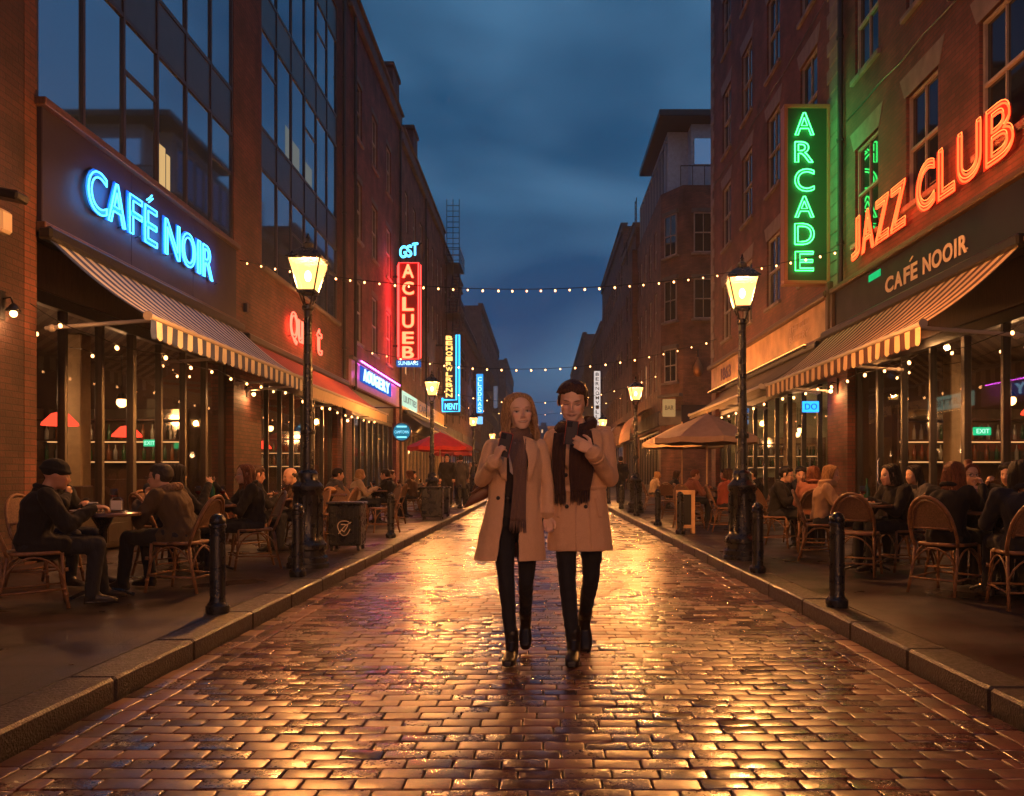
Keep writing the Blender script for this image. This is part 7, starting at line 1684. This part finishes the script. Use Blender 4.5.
# ------------------------------------------------------------------ seated people, chairs and tables
BK = cloth('black_coat', (.012,.011,.013), .9); NV = cloth('navy_coat', (.014,.016,.028), .9); OL = cloth('olive_parka', (.07,.045,.026), .85); BG = cloth('beige_coat', (.34,.21,.125), .85); RS = cloth('rose_coat', (.24,.09,.06), .85)
GY = cloth('grey_coat', (.06,.055,.06), .9); BW = cloth('brown_coat', (.09,.05,.03), .9); CRC = cloth('cream_jacket', (.36,.26,.18), .85); RDC = cloth('rust_top', (.22,.05,.03), .85); FUR = cloth('hood_fur', (.22,.14,.09), 1.0, 60, 40, 1.0)
BEANIE = cloth('black_knit', (.012,.012,.014), .95, 120)
def sit(label, x, y, face, top, lk, ch=None, chface=None, cdx=0, cdy=0, res=.010, pants=None, hood=None, scarf=None, name='jacket', skirt=0, **kw):
    fem = lk.get('fem', False); J = seated(fem=fem, **kw)
    o, _ = person(label, J, (x, y, PV+.01), R(face), lk, res=res, fem=fem); dress(o, J, top, pants, res=.013, name=name, hood=hood, scarf=scarf, skirt=skirt)
    if ch: chair(x+cdx, y+cdy, face if chface is None else chface, ch)
    return o
SKD = (.50,.29,.20)
def lk(hair, mat, skin=SKD, **k): return dict(skin=skin, hair=hair, hairmat=mat, **k)
D2 = (.42,.22,.15)
# left pavement
table(-3.84, 7.45, 'round cafe table with a white mug, nearest on the left pavement')
sit('seated man in a black coat and black beanie, nearest on the left', -4.12, 6.92, 122, BK, lk('beanie', BEANIE, D2, seed=2), 'rattan chair under the man in the black beanie, nearest on the left', lean=14, arms='table', pitch=12, s=1.0, skirt=.5)
sit('seated man with glasses in a brown fur hooded parka leaning on the table', -3.36, 7.95, -98, OL, lk('short', HAIR['grey'], glasses=True, seed=3), 'rattan chair under the man in the fur hooded parka', lean=22, arms='chin', pitch=6, hood=FUR, yaw=12, skirt=.3)
item('cup', -3.86, 7.32, 'white mug on the nearest left table'); item('holder', -3.72, 7.45, 'wire napkin holder on the nearest left table'); item('plate', -4.0, 7.42, 'small white plate of food on the nearest left table'); item('glass', -3.82, 7.60, 'wine glass behind the mug on the nearest left table')
table(-3.72, 9.55, 'cafe table crowded with glasses between two long haired women on the left')
sit('seated dark haired woman in black turned away, behind the man in the parka', -4.02, 9.15, 140, BK, lk('long', HAIR['dark'], fem=True, hlen=.2, seed=8), 'rattan chair under the dark haired woman turned away on the left', lean=10, arms='drink', yaw=15)
sit('seated woman with glasses and long auburn hair in a black coat, on the left', -3.34, 9.85, -62, BK, lk('long', HAIR['auburn'], fem=True, glasses=True, hlen=.22, seed=9), 'rattan chair under the auburn haired woman with glasses', lean=8, arms='drink', pitch=4, yaw=10)
for k, (kd, dx, dy, lb) in enumerate((('glass', -.10, -.08, 'wine glass at the near side of the crowded left table'), ('tumbler', .02, -.12, 'short amber tumbler on the crowded left table'), ('plate', .05, .10, 'plate of food on the crowded left table'), ('bottle', -.02, .12, 'green bottle on the crowded left table'), ('candle', -.12, .06, 'small candle in a jar on the crowded left table'), ('glass', .14, 0, 'wine glass by the auburn haired woman'))): item(kd, -3.72+dx, 9.55+dy, lb)
table(-3.78, 12.05, 'cafe table between the short haired man and the man in brown on the left')
sit('seated short haired man in a black jacket seen from behind, on the left', -4.05, 11.75, 125, BK, lk('short', HAIR['brown'], D2, seed=12), 'rattan chair under the short haired man seen from behind', lean=12, arms='table', pitch=14)
sit('seated balding man in a brown jacket facing the short haired man', -3.44, 12.35, -58, BW, lk('bald', HAIR['grey'], seed=13), 'rattan chair under the balding man in brown', lean=20, arms='table', pitch=18)
for (kd, dx, dy, lb) in (('plate', -.08, .02, 'plate on the table of the balding man'), ('tumbler', .06, -.1, 'tumbler on the table of the balding man'), ('glass', .10, .1, 'wine glass on the table of the balding man'), ('candle', 0, .12, 'candle jar on the table of the balding man')): item(kd, -3.78+dx, 12.05+dy, lb)
chair(-3.3, 13.6, -95, 'empty rattan chair behind the nearest left street lamp'); chair(-3.55, 15.4, 30, 'empty rattan chair just past the litter bin'); table(-3.65, 14.6, 'cafe table with a domed bread basket past the litter bin')
t = thing('bread_basket', 'round wicker basket with a domed loaf on the table past the litter bin', 'basket', (-3.6, 14.5, TT)); g = MB(); g.lathe([(.09,0),(.13,.06),(.135,.07),(.12,.065),(.08,.01)], n=16); g.local('basket', RATTAN, t, True); g = MB(); g.sphere((0,0,.055), (.11,.11,.075), 14, 8); g.local('loaf', pmat('loaf_crust', (.5,.26,.09), .6, bump=.5, bscale=18, var=.3), t, True)
chair(-3.0, 16.0, -60, 'empty rattan chair on the kerb side past the litter bin')
sit('seated person in dark grey beyond the litter bin, near the blue window', -3.9, 15.9, 120, GY, lk('short', HAIR['dark'], D2, seed=14), 'rattan chair under the person in dark grey beyond the bin', res=.014, lean=10)
sit('seated hooded person in black between the beanie man and the window', -4.85, 8.35, 75, BK, lk('long', HAIR['dark'], D2, fem=True, seed=51, strands=60), 'rattan chair under the hooded person by the near left window', lean=14, arms='chin', res=.012)
sit('seated person in navy behind the crowded left table, close to the window', -4.7, 10.5, 60, NV, lk('short', HAIR['brown'], D2, seed=52), 'rattan chair under the person in navy close to the left window', lean=12, arms='table', res=.012)
far_left = [(-3.95, 18.2, 110, CRC, 'blond', True, 'seated person in a cream jacket in front of the blue lit windows'), (-3.3, 18.6, -100, BK, 'dark', False, 'seated person in black opposite the cream jacket'), (-3.9, 21.3, 100, NV, 'brown', False, 'seated person in navy beyond the cream jacket, on the left'), (-3.3, 21.8, -90, BW, 'auburn', True, 'seated auburn person in brown behind the planters'), (-3.9, 25.2, 80, GY, 'dark', False, 'seated person in grey left of the red parasol'), (-3.5, 31.0, -20, RDC, 'brown', True, 'seated person in rust under the red parasol')]
for i, (x, y, fc, tp, hm, fm, lb) in enumerate(far_left): sit(lb, x, y, fc, tp, lk('bob' if fm else 'short', HAIR[hm], D2, fem=fm, seed=20+i, strands=40), 'rattan chair under the '+lb.replace('seated ', ''), res=.016, lean=8+3*(i % 3))
for (x, y, lb) in ((-3.62, 18.4, 'cafe table beside the cream jacketed person'), (-3.6, 21.5, 'cafe table behind the planters'), (-3.6, 25.4, 'cafe table left of the red parasol'), (-3.7, 30.0, 'cafe table under the red parasol')): table(x, y, lb); item('glass', x, y, 'wine glass on the '+lb)
# right pavement
sit('seated woman with long wavy auburn hair in black, back to the street, on the right', 3.72, 7.78, 125, BK, lk('long', HAIR['auburn'], fem=True, hlen=.30, seed=31, strands=220), 'rattan chair under the long haired woman, nearest full chair on the right', lean=10, arms='drink', yaw=20, pitch=6, skirt=.4)
sit('smiling woman with a bun and dark glasses facing the camera, on the right', 4.22, 8.55, 8, BK, lk('bun', HAIR['auburn'], SKD, fem=True, glasses=True, seed=32), 'rattan chair behind the smiling woman with a bun', lean=14, arms='chin', pitch=0, yaw=-10)
sit('seated person with dark hair and a black coat at the right edge', 3.98, 6.95, 170, NV, lk('bob', HAIR['dark'], D2, seed=33, hlen=.1), 'rattan chair cut by the right edge of the view', lean=14, arms='table', pitch=10, skirt=.4, cdx=-.02)
table(4.15, 7.75, 'cafe table among the three women on the right')
item('glass', 3.95, 7.72, 'wine glass by the long haired woman'); item('tumbler', 4.1, 7.95, 'tumbler by the smiling woman'); item('candle', 4.2, 7.7, 'candle jar on the table of the three women')
table(3.66, 9.55, 'small cafe table in front of the person facing left on the right')
sit('seated person with dark curly hair in black facing left, on the right', 4.08, 9.62, -80, BK, lk('bob', HAIR['dark'], SKD, seed=34, hlen=.05), 'rattan chair under the dark haired person facing left', lean=14, arms='table', pitch=8, legs=.5)
chair(3.42, 9.2, 150, 'dark empty rattan chair beside the blond diner')
item('glass', 3.6, 9.5, 'wine glass on the table of the person facing left'); item('bottle', 3.72, 9.7, 'green bottle on the table of the person facing left'); item('plate', 3.66, 9.4, 'plate on the table of the person facing left')
sit('seated blond woman in a beige coat facing right, right of the second bollard', 3.56, 10.75, 70, BG, lk('bob', HAIR['blond'], SKD, fem=True, hlen=.06, seed=35), 'rattan chair under the blond woman in beige', lean=10, arms='table', pitch=10, yaw=-14, scarf=BG)
table(4.0, 10.65, 'cafe table in front of the blond woman in beige'); item('cup', 3.88, 10.6, 'white mug by the blond woman'); item('candle', 4.0, 10.7, 'candle jar by the blond woman')
sit('seated man with glasses in a dark jacket, behind the near right lamp', 3.56, 12.75, 55, BK, lk('short', HAIR['dark'], SKD, glasses=True, seed=36), 'rattan chair under the man with glasses on the right', lean=12, arms='table', pitch=12, legs=.6)
sit('seated dark haired person in black facing the man with glasses', 4.05, 13.3, -10, NV, lk('short', HAIR['dark'], D2, seed=37), 'rattan chair under the person facing the man with glasses', lean=10, arms='table', pitch=12)
sit('seated person in rose coat between the man with glasses and the blond woman', 3.85, 12.0, 165, RS, lk('bob', HAIR['auburn'], D2, fem=True, seed=38, hlen=.08), 'rattan chair under the person in the rose coat', lean=8, arms='table')
table(3.92, 12.6, 'cafe table in front of the man with glasses'); item('plate', 3.8, 12.5, 'plate on the table of the man with glasses'); item('cup', 3.95, 12.7, 'mug on the table of the man with glasses'); item('glass', 4.05, 12.5, 'wine glass on the table of the man with glasses')
sit('seated person in black at the window behind the smiling woman', 5.0, 9.0, -50, BK, lk('short', HAIR['dark'], D2, seed=53), 'rattan chair at the window behind the smiling woman', lean=10, arms='drink', res=.012)
sit('seated dark haired woman in grey at the right window, behind the person facing left', 4.75, 10.6, -75, GY, lk('long', HAIR['dark'], SKD, fem=True, seed=54, strands=60), 'rattan chair at the right window, behind the person facing left', lean=12, arms='chin', res=.012)
sit('seated person in black right beside the long haired woman', 4.72, 7.35, -120, BK, lk('short', HAIR['brown'], D2, seed=55), 'rattan chair beside the long haired woman at the right edge', lean=12, arms='table', res=.012)
far_right = [(3.5, 16.2, 90, RDC, 'brown', True, 'seated person in rust behind the near right lamp'), (4.2, 16.5, -90, BK, 'dark', False, 'seated person in black opposite the rust top'), (3.35, 19.2, 100, RS, 'auburn', False, 'seated person in rose beside the menu board'), (4.3, 19.5, -95, GY, 'dark', False, 'seated person in grey under the beige parasol'), (3.5, 22.5, 80, NV, 'brown', True, 'seated person in navy under the beige parasol'), (3.5, 26.5, 90, CRC, 'blond', True, 'seated person in cream beyond the second right lamp')]
for i, (x, y, fc, tp, hm, fm, lb) in enumerate(far_right): sit(lb, x, y, fc, tp, lk('bob' if fm else 'short', HAIR[hm], D2, fem=fm, seed=40+i, strands=40), 'rattan chair under the '+lb.replace('seated ', ''), res=.016, lean=8+3*(i % 3))
for (x, y, lb) in ((3.85, 16.3, 'cafe table of the person in the rust top on the right'), (3.8, 19.4, 'cafe table beside the menu board'), (4.0, 22.6, 'cafe table under the beige parasol'), (4.0, 26.5, 'cafe table beyond the second right lamp')): table(x, y, lb); item('tumbler', x, y, 'tumbler on the '+lb)
chair(3.0, 17.2, 20, 'empty rattan chair left of the menu board'); chair(3.1, 20.6, 160, 'empty rattan chair behind the menu board')
# walkers
def walker(label, x, y, face, top, hair, res=.018, skirt=.6, hs='short', sv=1.0):
    J = standing(s=sv); o, _ = person(label, J, (x, y, PV if abs(x) > KX else 0), R(face), dict(skin=D2, hair=hs, hairmat=HAIR[hair], seed=int(abs(x)*10), strands=0), res=res); dress(o, J, top, None, res=.018, bulk=.03, skirt=skirt); return o
walker('person in a long black coat walking towards us on the left pavement', -3.05, 27.6, 0, BK, 'dark', .014, .9)
walker('person in grey walking just behind the long black coat on the left pavement', -2.78, 29.5, 180, GY, 'brown')
walker('person in black walking away on the right pavement past the umbrellas', 2.95, 31.5, 180, BK, 'dark', .014)
for i, (x, y, fc, tp, hm, lb) in enumerate(((-3.4, 35, 0, RDC, 'brown', 'person in rust walking under the far left shop fronts'), (-3.2, 42, 180, BK, 'dark', 'tiny person in black on the far left pavement'), (-3.9, 47, 0, CRC, 'blond', 'tiny person in cream on the far left pavement'), (-3.3, 55, 20, NV, 'dark', 'tiny person in navy on the far left pavement'), (3.4, 36, 0, BW, 'brown', 'person in brown coming towards us on the far right pavement'), (3.2, 44, 180, NV, 'dark', 'tiny person in navy on the far right pavement'), (3.9, 50, 0, RS, 'auburn', 'tiny person in rose on the far right pavement'))):
    walker(lb, x, y, fc, tp, hm, .024)
